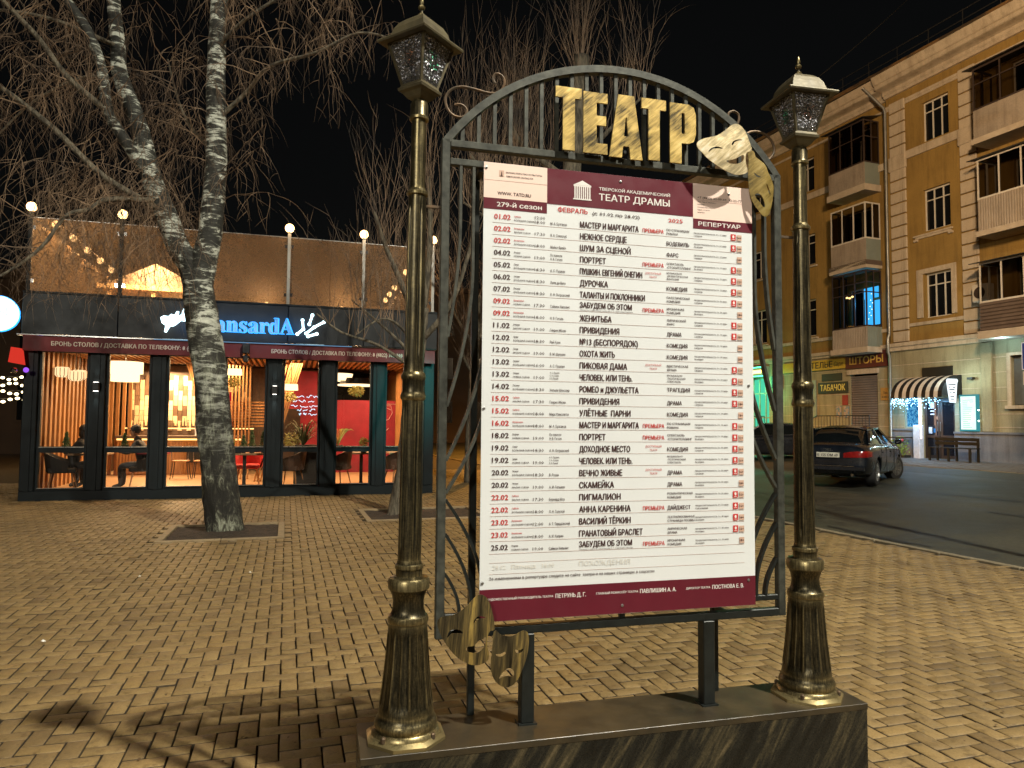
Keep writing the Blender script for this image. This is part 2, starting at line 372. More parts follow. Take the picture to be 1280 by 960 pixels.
# --- steel frame
frame = thing('playbill_stand', 'arched grey steel frame with fan bars standing on the granite plinth and holding the playbill', 'frame', SO, SA)
MS, MD = M['steel'], M['steel_dark']
def part(fn, name, mat, parent, **k):
    b = MB(); fn(b); return b.build(name, mat, parent, **k)
part(lambda b: b.bev(-0.167,-0.133,-0.017,0.017,0.775,2.715,0.003), 'side_post', MS, frame)
part(lambda b: b.bev(1.328,1.362,-0.017,0.017,0.775,2.715,0.003), 'side_post', MS, frame)
part(lambda b: b.bev(-0.133,1.328,-0.017,0.017,2.683,2.713,0.003), 'crossbar', MS, frame)
for q in ((-0.133,0.03),(1.17,1.328)): part(lambda b: b.bev(q[0],q[1],-0.014,0.014,2.612,2.64,0.003), 'crossbar', MS, frame)
part(lambda b: b.bev(-0.133,1.328,-0.016,0.016,0.775,0.808,0.003), 'crossbar', MD, frame)
for q in ((-0.133,0.03),(1.17,1.328)): part(lambda b: b.bev(q[0],q[1],-0.012,0.012,0.842,0.866,0.003), 'crossbar', MD, frame)
part(lambda b: b.box(0.59,0.612,-0.01,0.01,0.80,0.9), 'stub', MD, frame)
AR, AZ, AC = 0.918, 2.172, 0.5975
a0 = math.asin(0.7475/AR)
arc = [(AC + AR*math.sin(t), 0, AZ + AR*math.cos(t)) for t in np.linspace(-a0, a0, 41)]
part(lambda b: b.ribbon(arc, 0.030, 0.034), 'arch', MS, frame)
k = 0
for i in range(22):
    u = -0.083 + i*0.0655
    if u > 1.30: break
    zt = AZ + math.sqrt(AR**2 - (u-AC)**2) - 0.014
    part(lambda b: b.box(u-0.0075,u+0.0075,-0.0075,0.0075,2.712,zt), 'arch_bar', MS, frame)
def curve(u0, z0, u1, z1, sgn):
    # vertical at (u0,z0) bending outwards to meet the post at (u1,z1)
    pts = []
    for t in np.linspace(0, 1, 15):
        pts.append((u0 + (u1-u0)*t**1.8, 0, z0 + (z1-z0)*t))
    return pts
for s in (0, 1):
    f = (lambda u: u) if s == 0 else (lambda u: 1.195 - u)
    P0 = f(-0.133)
    for (u0, z0, z1, zb) in ((-0.088,2.38,1.93,2.62),(-0.036,2.20,1.66,2.62),(0.02,1.98,1.45,2.0),(0.035,1.78,1.325,1.8)):
        pts = [(f(u0), 0, zb)] + curve(f(u0), z0, P0, z1, 1)
        part(lambda b: b.ribbon(pts, 0.011, 0.024), 'fan_bar', MS, frame)
    for (u0, z0, z1) in ((0.02,0.93,1.30),(-0.028,0.90,1.17),(-0.074,0.87,1.02)):
        pts = [(f(u0), 0, 0.862)] + curve(f(u0), z0, P0, z1, 1)
        part(lambda b: b.ribbon(pts, 0.011, 0.024), 'fan_bar', MD, frame)
for u in (0.197, 0.985): part(lambda b: (b.bev(u-0.026,u+0.026,-0.026,0.026,0.436,0.776,0.003), b.box(u-0.036,u+0.036,-0.034,0.034,0.430,0.436)), 'leg', MD, frame)
for u in (0.0, 1.095): part(lambda b: (b.bev(u-0.014,u+0.014,0.109,0.137,0.430,2.60,0.003), b.box(u-0.012,u+0.012,0.0,0.105,2.60,2.625), b.box(u-0.012,u+0.012,0.016,0.105,0.78,0.80)), 'rear_leg', MD, frame)
def smooth_pts(pts, n=4):
    out = []
    P = [Vector(p) for p in pts]
    for i in range(len(P)-1):
        p0, p1, p2, p3 = P[max(i-1,0)], P[i], P[i+1], P[min(i+2,len(P)-1)]
        for k in range(n):
            t = k/n; out.append(0.5*((2*p1) + (p2-p0)*t + (2*p0-5*p1+4*p2-p3)*t*t + (3*p1-p0-3*p2+p3)*t**3))
    out.append(P[-1]); return out
SC1 = [(-0.117, 2.858), (-0.093, 2.864), (-0.071, 2.851), (-0.068, 2.83), (-0.089, 2.812), (-0.123, 2.817), (-0.147, 2.845), (-0.152, 2.887), (-0.13, 2.92), (-0.088, 2.937), (-0.033, 2.933), (0.023, 2.925), (0.061, 2.933), (0.085, 2.961), (0.085, 2.992), (0.066, 3.009), (0.047, 3.006), (0.04, 2.986), (0.048, 2.968)]
SC2 = [(1.12, 2.903), (1.109, 2.948), (1.112, 2.975), (1.136, 2.986), (1.159, 2.975), (1.162, 2.949), (1.147, 2.915)]
SC3 = [(1.19, 2.885), (1.226, 2.904), (1.27, 2.906), (1.312, 2.889), (1.338, 2.852), (1.338, 2.82), (1.317, 2.791), (1.293, 2.778), (1.278, 2.784)]
for S_ in (SC1, SC2, SC3):
    part(lambda b: b.tube(smooth_pts([(u,0,z) for u,z in S_]), 0.0055, 6), 'scroll', M['rust'], frame, smooth=True)
# brackets reaching the lamp posts
part(lambda b: (b.bar((-0.167,0,2.44),(-0.24,-0.0,2.44),0.012,0.01),), 'bracket', M['rust'], frame)
part(lambda b: (b.bar((1.362,0,2.44),(1.43,-0.0,2.44),0.012,0.01),), 'bracket', M['rust'], frame)

# --- gilded letters ТЕАТР
def hole_poly(name, outer, holes, y, th, mats, parent, bulge=None, cuts=0):
    """sheet-metal shape with openings, optionally bowed, from outlines in the xz plane"""
    c = bpy.data.curves.new('s', 'CURVE'); c.dimensions = '2D'; c.fill_mode = 'BOTH'; c.resolution_u = 3
    for pl, sm in [(outer[0], outer[1])] + [(h, False) for h in [[(q.x, q.z) for q in smooth_pts([(a_,0,b_) for a_, b_ in (h[-1:]+h+h[:2])],3)[3:3+3*len(h)]] if len(h) > 4 else h for h in holes]]:
        if sm:
            sp = c.splines.new('BEZIER'); sp.bezier_points.add(len(pl)-1)
            for bp, (x, z) in zip(sp.bezier_points, pl): bp.co = (x, z, 0); bp.handle_left_type = bp.handle_right_type = 'AUTO'
        else:
            sp = c.splines.new('POLY'); sp.points.add(len(pl)-1)
            for bp, (x, z) in zip(sp.points, pl): bp.co = (x, z, 0, 1)
        sp.use_cyclic_u = True
    o = bpy.data.objects.new('s', c); col.objects.link(o); bpy.context.view_layer.update()
    me = bpy.data.meshes.new_from_object(o.evaluated_get(bpy.context.evaluated_depsgraph_get())); bpy.data.objects.remove(o); bpy.data.curves.remove(c)
    bm = bmesh.new(); bm.from_mesh(me); bmesh.ops.remove_doubles(bm, verts=bm.verts, dist=1e-5)
    xs = [v.co.x for v in bm.verts]; zs = [v.co.y for v in bm.verts]; x0, x1, z0, z1 = min(xs), max(xs), min(zs), max(zs)
    for i in range(1, cuts):
        for co, no in (((x0+(x1-x0)*i/cuts,0,0),(1,0,0)), ((0,z0+(z1-z0)*i/cuts,0),(0,1,0))):
            bmesh.ops.bisect_plane(bm, geom=bm.verts[:]+bm.edges[:]+bm.faces[:], plane_co=co, plane_no=no)
    ret = bmesh.ops.extrude_face_region(bm, geom=bm.faces[:])
    nv = [g for g in ret['geom'] if isinstance(g, bmesh.types.BMVert)]
    ns = set(nv)
    for v in bm.verts:
        d = bulge((v.co.x-x0)/(x1-x0), (v.co.y-z0)/(z1-z0)) if bulge else 0.0
        x, z = v.co.x, v.co.y
        v.co = Vector((x, y - d + (th if v in ns else 0.0), z))
    bmesh.ops.recalc_face_normals(bm, faces=bm.faces)
    me2 = bpy.data.meshes.new(name); bm.to_mesh(me2); bm.free(); bpy.data.meshes.remove(me)
    for m_ in mats: me2.materials.append(m_)
    me2.polygons.foreach_set('use_smooth', [True]*len(me2.polygons)); me2.set_sharp_from_angle(angle=R(35))
    o = bpy.data.objects.new(name, me2); col.objects.link(o); o.parent = parent; return o
LT = lambda a, c, zt=2.972, zb=2.71: [(a,zt),(c,zt),(c,zt-0.045),(a+(c-a)*0.74,zt-0.045),(a+(c-a)*0.74,zb),(a+(c-a)*0.28,zb),(a+(c-a)*0.28,zt-0.045),(a,zt-0.045)]
hdr = thing('gilded_heading', 'gilded metal capitals spelling the word for theatre fixed across the arch of the steel frame', 'lettering', sl(0,0), SA)
hole_poly('letter', (LT(0.292,0.404), False), [], -0.045, 0.008, [M['gold']], hdr)
e0, e1 = 0.412, 0.518
hole_poly('letter', ([(e0,2.965),(e1,2.965),(e1,2.923),(e0+0.058,2.923),(e0+0.058,2.868),(e1-0.006,2.868),(e1-0.006,2.828),(e0+0.058,2.828),(e0+0.058,2.752),(e1,2.752),(e1,2.708),(e0,2.708)], False), [], -0.045, 0.008, [M['gold']], hdr)
hole_poly('letter', ([(0.526,2.703),(0.566,2.970),(0.638,2.970),(0.676,2.700),(0.622,2.700),(0.616,2.752),(0.588,2.752),(0.582,2.703)], False), [[(0.592,2.795),(0.611,2.795),(0.6045,2.875),(0.599,2.875)]], -0.045, 0.008, [M['gold']], hdr)
hole_poly('letter', (LT(0.672,0.784,2.970,2.707), False), [], -0.045, 0.008, [M['gold']], hdr)
hole_poly('letter', ([(0.803,2.966),(0.890,2.966),(0.915,2.955),(0.925,2.925),(0.925,2.838),(0.915,2.806),(0.890,2.795),(0.857,2.795),(0.857,2.706),(0.803,2.706)], False), [[(0.857,2.926),(0.872,2.926),(0.873,2.836),(0.857,2.836)]], -0.045, 0.008, [M['gold']], hdr)
for u in (0.345,0.465,0.60,0.725,0.83):
    part(lambda b: b.box(u-0.006,u+0.006,-0.037,-0.0,2.725,2.737), 'fixing', MD, hdr)

# --- masks
HT = [(0.904,2.781),(0.921,2.798),(0.954,2.809),(0.992,2.821),(1.031,2.848),(1.065,2.875),(1.087,2.884),(1.115,2.876),(1.138,2.851),(1.154,2.817),(1.165,2.777),(1.14,2.767),(1.132,2.738),(1.137,2.709),(1.144,2.684),(1.119,2.669),(1.085,2.662),(1.046,2.669),(1.008,2.683),(0.975,2.702),(0.948,2.721),(0.926,2.744),(0.907,2.764)]
HTh = [[(0.952,2.745),(0.962,2.76),(0.984,2.772),(1.008,2.77),(1.017,2.764),(0.997,2.765),(0.975,2.761),(0.962,2.753)],
 [(1.06,2.785),(1.064,2.799),(1.081,2.811),(1.103,2.817),(1.117,2.815),(1.092,2.809),(1.075,2.8),(1.069,2.79)],
 [(1.033,2.716),(1.052,2.719),(1.08,2.73),(1.103,2.744),(1.12,2.751),(1.124,2.74),(1.117,2.724),(1.097,2.712),(1.074,2.706),(1.052,2.706),(1.041,2.71)]]
ST = [(1.18,2.794),(1.198,2.786),(1.203,2.766),(1.226,2.747),(1.249,2.729),(1.263,2.7),(1.286,2.671),(1.297,2.641),(1.294,2.604),(1.285,2.562),(1.269,2.52),(1.252,2.504),(1.235,2.506),(1.212,2.53),(1.192,2.559),(1.179,2.594),(1.172,2.644),(1.171,2.695),(1.175,2.747)]
STh = [[(1.193,2.695),(1.202,2.678),(1.216,2.673),(1.223,2.676),(1.208,2.683)],[(1.251,2.648),(1.256,2.627),(1.268,2.607),(1.276,2.604),(1.268,2.623),(1.259,2.64)],
 [(1.198,2.596),(1.207,2.602),(1.221,2.598),(1.235,2.578),(1.244,2.553),(1.241,2.543),(1.229,2.55),(1.212,2.571),(1.201,2.583)]]
HB = [(-0.165,0.859),(-0.149,0.872),(-0.112,0.877),(-0.076,0.895),(-0.055,0.912),(-0.031,0.936),(-0.01,0.947),(0.011,0.942),(0.03,0.919),(0.041,0.89),(0.049,0.857),(0.053,0.823),(0.052,0.811),(0.035,0.808),(0.026,0.791),(0.024,0.755),(0.03,0.703),(0.005,0.689),(-0.028,0.688),(-0.057,0.699),(-0.094,0.724),(-0.127,0.762),(-0.148,0.795),(-0.162,0.827)]
HBh = [[(-0.13,0.795),(-0.126,0.813),(-0.114,0.824),(-0.095,0.826),(-0.079,0.82),(-0.071,0.809),(-0.091,0.811),(-0.113,0.81),(-0.123,0.801)],
 [(-0.032,0.842),(-0.028,0.858),(-0.013,0.868),(0.007,0.865),(0.017,0.859),(-0.003,0.86),(-0.017,0.855),(-0.028,0.846)],
 [(-0.06,0.753),(-0.049,0.76),(-0.029,0.761),(-0.012,0.777),(0.004,0.782),(0.017,0.787),(0.019,0.771),(0.009,0.748),(-0.012,0.734),(-0.033,0.734),(-0.053,0.741)]]
SB = [(0.059,0.805),(0.076,0.792),(0.102,0.784),(0.127,0.784),(0.153,0.795),(0.174,0.798),(0.188,0.788),(0.193,0.769),(0.191,0.737),(0.184,0.701),(0.167,0.657),(0.146,0.618),(0.125,0.598),(0.099,0.593),(0.078,0.6),(0.056,0.622),(0.046,0.647),(0.042,0.679),(0.045,0.715),(0.049,0.755),(0.051,0.787)]
SBh = [[(0.06,0.717),(0.077,0.719),(0.094,0.727),(0.098,0.721),(0.085,0.71),(0.068,0.709)],[(0.135,0.733),(0.149,0.728),(0.17,0.732),(0.162,0.719),(0.147,0.716),(0.138,0.722)],
 [(0.074,0.624),(0.077,0.636),(0.094,0.657),(0.109,0.665),(0.124,0.659),(0.131,0.644),(0.128,0.632),(0.103,0.635),(0.086,0.631)]]
bl = lambda u, v: 0.016*math.sin(PI*min(max(u,0),1)) + 0.005*math.sin(PI*min(max(v,0),1))
M['mask_mid'] = gold('weathered_gold_mask_metal', (0,R(50),0), 0.45, (0.42,0.39,0.27), (30,8,5), 0.03)
def mask(name, label, o_, h_, off, mat):
    t = thing(name, label, 'mask', sl(0,0), SA, None)
    hole_poly('face', (o_, True), h_, -off, 0.003, [mat], t, bl, 9)
    cu = sum(p[0] for p in o_)/len(o_); cz = sum(p[1] for p in o_)/len(o_)
    return t, cu, cz
t, cu, cz = mask('comedy_mask', 'pale gold laughing theatre mask at the upper right corner of the playbill frame', HT, HTh, 0.085, M['mask_light'])
part(lambda b: (b.bar((1.09,-0.083,2.83),(1.09,0.0,2.86),0.01,0.01), b.bar((1.0,-0.083,2.80),(1.0,-0.0,2.80),0.01,0.01)), 'bracket', MD, t)
t, cu, cz = mask('tragedy_mask', 'dull gold weeping mask hanging under the laughing mask by the right lamp post', ST, STh, 0.05, M['mask_mid'])
part(lambda b: (b.bar((1.25,-0.048,2.62),(1.34,-0.0,2.62),0.01,0.01),), 'bracket', MD, t)
t, cu, cz = mask('comedy_mask', 'dark tarnished laughing theatre mask at the lower left corner of the playbill frame', HB, HBh, 0.055, M['mask_dark'])
part(lambda b: (b.bar((-0.05,-0.053,0.79),(-0.05,-0.0,0.79),0.01,0.01),), 'bracket', MD, t)
t, cu, cz = mask('tragedy_mask', 'small brown weeping mask fixed to the left leg of the playbill frame', SB, SBh, 0.045, M['mask_dark'])
part(lambda b: (b.bar((0.165,-0.045,0.70),(0.175,-0.02,0.70),0.01,0.01),), 'bracket', MD, t)

# --- the playbill
pb = thing('playbill', 'white theatre playbill of February performances with maroon header and footer inside the steel frame', 'poster', sl(0,0), SA)
PY = -0.028
part(lambda b: b.box(0,1.204,PY,PY+0.004,0.832,2.632), 'sheet', M['poster'], pb)
for q in ((0,0.2625,2.489,2.6315),(0.918,1.204,2.4785,2.6315)): part(lambda b: b.box(q[0],q[1],PY-0.001,PY+0.001,q[2],q[3]), 'header_panel', M['pink'], pb)
for q in ((0.2625,0.918,2.485,2.6315),(0,0.2620,2.4445,2.4888),(0.9185,1.204,2.4355,2.4783),(0,1.204,0.833,0.955)): part(lambda b: b.box(q[0],q[1],PY-0.0011,PY+0.001,q[2],q[3]), 'maroon_panel', M['maroon'], pb)
Y1 = PY-0.0018
inkm, redm, whm, tanm, ghm = MB(), MB(), MB(), MB(), MB()
rl = MB()
for k in range(28): z = 2.391-0.0482*k; rl.box(0.037,1.152,PY-0.0008,PY,z-0.0004,z+0.0005)
rl.box(0.0,0.262,PY-0.0016,PY,2.5605,2.5613); rl.box(0.935,1.155,PY-0.0016,PY,2.5605,2.5613)
for z in (1.055,1.012): rl.box(0.037,1.152,PY-0.0008,PY,z-0.0003,z+0.0003)
rl.build('rule_lines', M['rule'], pb, kind='stuff')
T = lambda m_, s, x, z, cap, w=None, **k: text(s, x, z, cap, w, target=m_, y=Y1, **k)
T(inkm,'МИНИСТЕРСТВО КУЛЬТУРЫ',0.090,2.5925,0.0065,0.150,bold=0.03); T(inkm,'ТВЕРСКОЙ ОБЛАСТИ',0.090,2.577,0.0065,0.112,bold=0.03)
T(inkm,'WWW. TATD.RU',0.056,2.503,0.014,0.138,res=2); T(whm,'279-й сезон',0.054,2.456,0.019,0.186,bold=0.035,res=2)
T(whm,'ТВЕРСКОЙ АКАДЕМИЧЕСКИЙ',0.487,2.561,0.0125,0.322,bold=0.022,res=2); T(whm,'ТЕАТР ДРАМЫ',0.487,2.519,0.028,0.32,bold=0.012,res=2)
T(redm,'ФЕВРАЛЬ',0.309,2.456,0.019,0.128,bold=0.02,res=2); T(inkm,'(с 01.02 по 28.02)',0.458,2.455,0.014,0.212,bold=0.012); T(redm,'2025',0.802,2.4525,0.0165,0.066,bold=0.012,res=2)
T(whm,'РЕПЕРТУАР',0.943,2.449,0.018,0.203,bold=0.035,res=2)
T(inkm,'+7 (4822) 32-09-09, 32-22-77',0.939,2.567,0.010,0.214,bold=0.01)
for i, s in enumerate(('170100, г. Тверь, пл. Театральная, д. 1','Касса театра:','пн. выходной, вт-вс с 11:00 до 19:00','перерыв с 14:00 до 15:00,','без выходных')): T(inkm,s,0.939,2.551-i*0.0115,0.0052,None,xs=0.72,bold=0.0)
# small emblem and theatre building drawing
for bx in ((0.062,0.082,2.577,2.603),): pk2 = MB(); pk2.box(bx[0],bx[1],PY-0.0016,PY,bx[2],bx[3]); pk2.build('emblem', M['tan_ink'], pb)
inkm.prism([(0.069,2.581),(0.0705,2.594),(0.072,2.6),(0.0735,2.594),(0.075,2.581)],Y1-0.0006,Y1); inkm.box(0.067,0.077,Y1-0.0006,Y1,2.579,2.5815)
th = MB(); th.prism([(0.374,2.574),(0.414,2.594),(0.454,2.574)],Y1-0.0004,Y1); th.box(0.376,0.452,Y1-0.0004,Y1,2.568,2.5735); th.box(0.374,0.454,Y1-0.0004,Y1,2.513,2.518)
for i in range(8): x = 0.379+i*0.0092; th.box(x,x+0.0055,Y1-0.0004,Y1,2.518,2.568)
th.build('theatre_drawing', M['white_ink'], pb, kind='stuff')
SUB, VOS, VTO, SRE, CHE, PYA = 'Суббота','Воскресенье','Вторник','Среда','Четверг','Пятница'
BS, MSC, NS = 'БОЛЬШАЯ СЦЕНА','МАЛАЯ СЦЕНА','НОВАЯ СЦЕНА'
P_, D_ = 'ПРЕМЬЕРА', 'ДОСТУПНЫЙ|ТЕАТР'
rows = [
('01.02',1,SUB,BS,'12:00|18:00','М. А. Булгаков','МАСТЕР И МАРГАРИТА',.259,P_,'ПО СТРАНИЦАМ|РОМАНА','3ч. 10 мин.','с антрактом',1,'16+'),
('02.02',1,VOS,MSC,'17:30','В. А. Соллогуб','НЕЖНОЕ СЕРДЦЕ',.205,None,'ВОДЕВИЛЬ','1ч. 20 мин.','без антракта',1,'16+'),
('02.02',1,VOS,BS,'18:00','Майкл Фрейн','ШУМ ЗА СЦЕНОЙ',.223,None,'ФАРС','2ч. 10 мин.','с антрактом',0,'18+'),
('04.02',0,VTO,NS,'19:00','По повести|Н. В. Гоголя','ПОРТРЕТ',.112,P_,'СПЕКТАКЛЬ|-СТОРИТЕЛЛИНГ','1ч. 10 мин.','без антракта',1,'12+'),
('05.02',0,SRE,BS,'18:30','А. С. Пушкин','ПУШКИН. ЕВГЕНИЙ ОНЕГИН',.275,D_,'МУЗЫКАЛЬНО|-ДРАМАТИЧЕСКАЯ|ФАНТАЗИЯ','2ч. 20 мин.','с антрактом',1,'12+'),
('06.02',0,CHE,BS,'18:30','Лопе де Вега','ДУРОЧКА',.122,None,'КОМЕДИЯ','2ч. 10 мин.','с антрактом',1,'16+'),
('07.02',0,PYA,BS,'18:30','А. Н. Островский','ТАЛАНТЫ И ПОКЛОННИКИ',.287,None,'ПАТЕТИЧЕСКАЯ|КОМЕДИЯ','2ч. 50 мин.','с антрактом',1,'16+'),
('09.02',1,VOS,NS,'17:30','Саймон Уильямс','ЗАБУДЕМ ОБ ЭТОМ',.228,P_,'ИРОНИЧНАЯ|КОМЕДИЯ','1ч. 30 мин.','без антракта',0,'18+'),
('09.02',1,VOS,BS,'18:00','Н. В. Гоголь','ЖЕНИТЬБА',.138,None,'ЛИРИЧЕСКИЙ|ФАРС','2ч. 30 мин.','с антрактом',1,'16+'),
('11.02',0,VTO,MSC,'19:00','Генрик Ибсен','ПРИВИДЕНИЯ',.172,None,'ДРАМА','2ч. 00 мин.','с антрактом',1,'18+'),
('12.02',0,SRE,BS,'18:30','Рэй Куни','№13 (БЕСПОРЯДОК)',.255,None,'КОМЕДИЯ','2ч. 30 мин.','с антрактом',0,'18+'),
('12.02',0,SRE,MSC,'19:00','В. М. Шукшин','ОХОТА ЖИТЬ',.152,None,'КОМЕДИЯ','1ч. 40 мин.','без антракта',0,'18+'),
('13.02',0,CHE,BS,'16:00','А. С. Пушкин','ПИКОВАЯ ДАМА',.207,D_,'МИСТИЧЕСКАЯ|ДРАМА','2ч. 30 мин.','с антрактом',1,'12+'),
('13.02',0,CHE,NS,'19:00','А. С. Пушкин,|С. А. Есенин,|Б. Б. Рыжий','ЧЕЛОВЕК. ИЛИ ТЕНЬ.',.23,None,'МУЗЫКАЛЬНО|-ПОЭТИЧЕСКИЙ|СПЕКТАКЛЬ','1ч. 30 мин.','без антракта',1,'16+'),
('14.02',0,PYA,BS,'18:30','Уильям Шекспир','РОМЕО и ДЖУЛЬЕТТА',.258,None,'ТРАГЕДИЯ','3ч. 00 мин.','с антрактом',1,'16+'),
('15.02',1,SUB,MSC,'17:30','Генрик Ибсен','ПРИВИДЕНИЯ',.172,None,'ДРАМА','2ч. 00 мин.','с антрактом',1,'18+'),
('15.02',1,SUB,BS,'18:00','Марк Камолетти','УЛЁТНЫЕ  ПАРНИ',.222,None,'КОМЕДИЯ','2ч. 10 мин.','с антрактом',0,'18+'),
('16.02',1,VOS,BS,'18:00','М. А. Булгаков','МАСТЕР И МАРГАРИТА',.259,P_,'ПО СТРАНИЦАМ|РОМАНА','3ч. 10 мин.','с антрактом',1,'16+'),
('18.02',0,VTO,NS,'19:00','По повести|Н. В. Гоголя','ПОРТРЕТ',.112,P_,'СПЕКТАКЛЬ|-СТОРИТЕЛЛИНГ','1ч. 10 мин.','без антракта',1,'12+'),
('19.02',0,SRE,BS,'18:30','А. Н. Островский','ДОХОДНОЕ МЕСТО',.22,D_,'КОМЕДИЯ','2ч. 30 мин.','с антрактом',1,'16+'),
('19.02',0,SRE,NS,'19:00','А. С. Пушкин,|С. А. Есенин,|Б. Б. Рыжий','ЧЕЛОВЕК. ИЛИ ТЕНЬ.',.23,None,'МУЗЫКАЛЬНО|-ПОЭТИЧЕСКИЙ|СПЕКТАКЛЬ','1ч. 30 мин.','без антракта',1,'16+'),
('20.02',0,CHE,BS,'18:30','В. Розов','ВЕЧНО ЖИВЫЕ',.185,D_,'ДРАМА','2ч. 50 мин.','с антрактом',1,'16+'),
('20.02',0,CHE,MSC,'19:00','А. И. Гельман','СКАМЕЙКА',.149,None,'ДРАМА','1ч. 40 мин.','без антракта',0,'18+'),
('22.02',1,SUB,MSC,'17:30','Бернард Шоу','ПИГМАЛИОН',.178,None,'РОМАНТИЧЕСКАЯ|КОМЕДИЯ','1ч. 30 мин.','без антракта',1,'16+'),
('22.02',1,SUB,BS,'18:00','Л. Н. Толстой','АННА КАРЕНИНА',.222,P_,'ДАЙДЖЕСТ','2ч. 50 мин.','с 2-мя антрактами',1,'16+'),
('23.02',1,VOS,BS,'12:00','А. Т. Твардовский','ВАСИЛИЙ ТЁРКИН',.222,None,'ТЕАТРАЛИЗОВАННЫЕ|СТРАНИЦЫ ПОЭМЫ','1ч. 45 мин.','без антракта',1,'16+'),
('23.02',1,VOS,BS,'18:00','А. И. Куприн','ГРАНАТОВЫЙ БРАСЛЕТ',.275,None,'ЛИРИЧЕСКАЯ|ДРАМА','1ч. 40 мин.','без антракта',1,'16+'),
('25.02',0,VTO,NS,'19:00','Саймон Уильямс','ЗАБУДЕМ ОБ ЭТОМ',.228,P_,'ИРОНИЧНАЯ|КОМЕДИЯ','1ч. 30 мин.','без антракта',0,'18+')]
icr, ict, icw = MB(), MB(), MB()
for k, (dt, rd, day, stg, tm, au, ti, tw, tg, gn, du, an, ic, ag) in enumerate(rows):
    L_ = 2.391-0.0482*k
    T(redm if rd else inkm, dt, 0.044, L_+0.015, 0.0205, 0.066, bold=0.014, res=2)
    T(redm if rd else inkm, day, 0.126, L_+0.0265, 0.0062, None, xs=0.78, bold=0.012)
    T(inkm, stg, 0.126, L_+0.0115, 0.0062, 0.083 if stg == BS else 0.068, bold=0.028)
    tt = tm.split('|')
    if len(tt) == 2: T(inkm, tt[0], 0.2115, L_+0.0265, 0.0125, 0.043, bold=0.0); T(inkm, tt[1], 0.2115, L_+0.0085, 0.0125, 0.043, bold=0.0)
    else: T(inkm, tm, 0.2115, L_+0.0085, 0.0125, 0.043, bold=0.0)
    aa = au.split('|'); ca = {1:0.0105, 2:0.0095, 3:0.0068}[len(aa)]; st = {1:0, 2:0.0155, 3:0.0115}[len(aa)]
    for i, s in enumerate(aa): T(inkm, s, 0.278, L_+0.0085+st*(len(aa)-1-i), ca, None, xs=0.70, bold=0.004)
    dy = 0.007 if 'ЗАБУДЕМ' in ti else 0.0
    T(inkm, ti, 0.405, L_+0.0075+dy, 0.0245 if not dy else 0.0225, tw, bold=0.020, res=2)
    if dy: T(inkm, 'Перевод и сценическая редакция С. Т. Сиволгова Павлова', 0.405, L_+0.0035, 0.0045, 0.232, bold=0.0)
    if tg == P_: T(redm, P_, 0.683, L_+0.0095, 0.0165, 0.096, bold=0.02, res=1)
    elif tg: 
        T(redm, 'ДОСТУПНЫЙ', 0.730, L_+0.0255, 0.0085, 0.072, bold=0.0, align='C'); T(redm, 'ТЕАТР', 0.730, L_+0.0105, 0.0085, 0.034, bold=0.0, align='C')
    gg = gn.split('|')
    if len(gg) == 1: T(inkm, gn, 0.793, L_+0.0095+(0.007 if gn == 'ТРАГЕДИЯ' else 0), 0.0165, min(0.105, 0.0135*len(gn)), bold=0.016)
    else:
        cg = 0.0092 if len(gg) == 2 else 0.0072
        for i, s in enumerate(gg): T(inkm, s, 0.793, L_+0.0075+(0.0155 if len(gg)==2 else 0.0125)*(len(gg)-1-i), cg, min(0.125, (0.0088 if len(gg)==2 else 0.007)*len(s)), bold=0.012)
    T(inkm, 'продолжительность '+du, 0.921, L_+0.0215, 0.0062, 0.158, bold=0.012); T(inkm, an, 0.921, L_+0.0095, 0.0062, None, xs=0.78, bold=0.012)
    if ic:
        icr.box(1.0985,1.1225,Y1-0.0004,Y1,L_+0.0055,L_+0.0325); icw.box(1.1035,1.1175,Y1-0.0008,Y1,L_+0.0095,L_+0.0115); icw.lathe([(0,0),(0.0001,0)],3) if False else None
        icw.prism([(1.1105+0.0052*math.cos(a), L_+0.0215+0.007*math.sin(a)) for a in np.linspace(0,2*PI,9)[:-1]],Y1-0.0008,Y1)
    ict.box(1.1275,1.1515,Y1-0.0004,Y1,L_+0.0055,L_+0.0305)
    text(ag, 1.1395, L_+0.0125, 0.0105, 0.019, bold=0.02, align='C', target=inkm, y=Y1-0.001)
T(inkm,'За изменениями в репертуаре следите на сайте  театра и на наших страницах в соцсетях',0.037,0.9905,0.0115,0.697,bold=0.006)
for i, (s, x, w1, n, x2, w2) in enumerate((('ХУДОЖЕСТВЕННЫЙ РУКОВОДИТЕЛЬ ТЕАТРА',0.03,0.267,'ПЕТРУНЬ Д. Г.',0.307,0.127),('ГЛАВНЫЙ РЕЖИССЁР ТЕАТРА',0.478,0.182,'ПАВЛИШИН А. А.',0.669,0.162),('ДИРЕКТОР ТЕАТРА',0.876,0.112,'ПОСТНОВА Е. В.',0.998,0.149))):
    T(whm, s, x, 0.913, 0.0085, w1, bold=0.03); T(whm, n, x2, 0.909, 0.0165, w2, bold=0.03, res=2)
T(ghm,'28.02   Пятница   18:00',0.05,1.03,0.018,0.25,bold=0.01); T(ghm,'ПОХОЖДЕНИЯ',0.405,1.03,0.02,0.22,bold=0.01)
flush_text()
for m_, n_, k_ in ((inkm,'dark_lettering','ink'),(redm,'red_lettering','red_ink'),(whm,'white_lettering','white_ink'),(ghm,'faded_lettering','ghost'),(icr,'booking_icons','red_ink'),(icw,'icon_marks','white_ink'),(ict,'age_marks','tan_ink')): m_.build(n_, M[k_], pb, fix=False, kind='stuff')
scr = MB()
scr.lathe([(-0.002,0.0065),(0.002,0.0060),(0.0035,0.003)],10); sm_ = scr.mesh('screw', M['screw'], True)
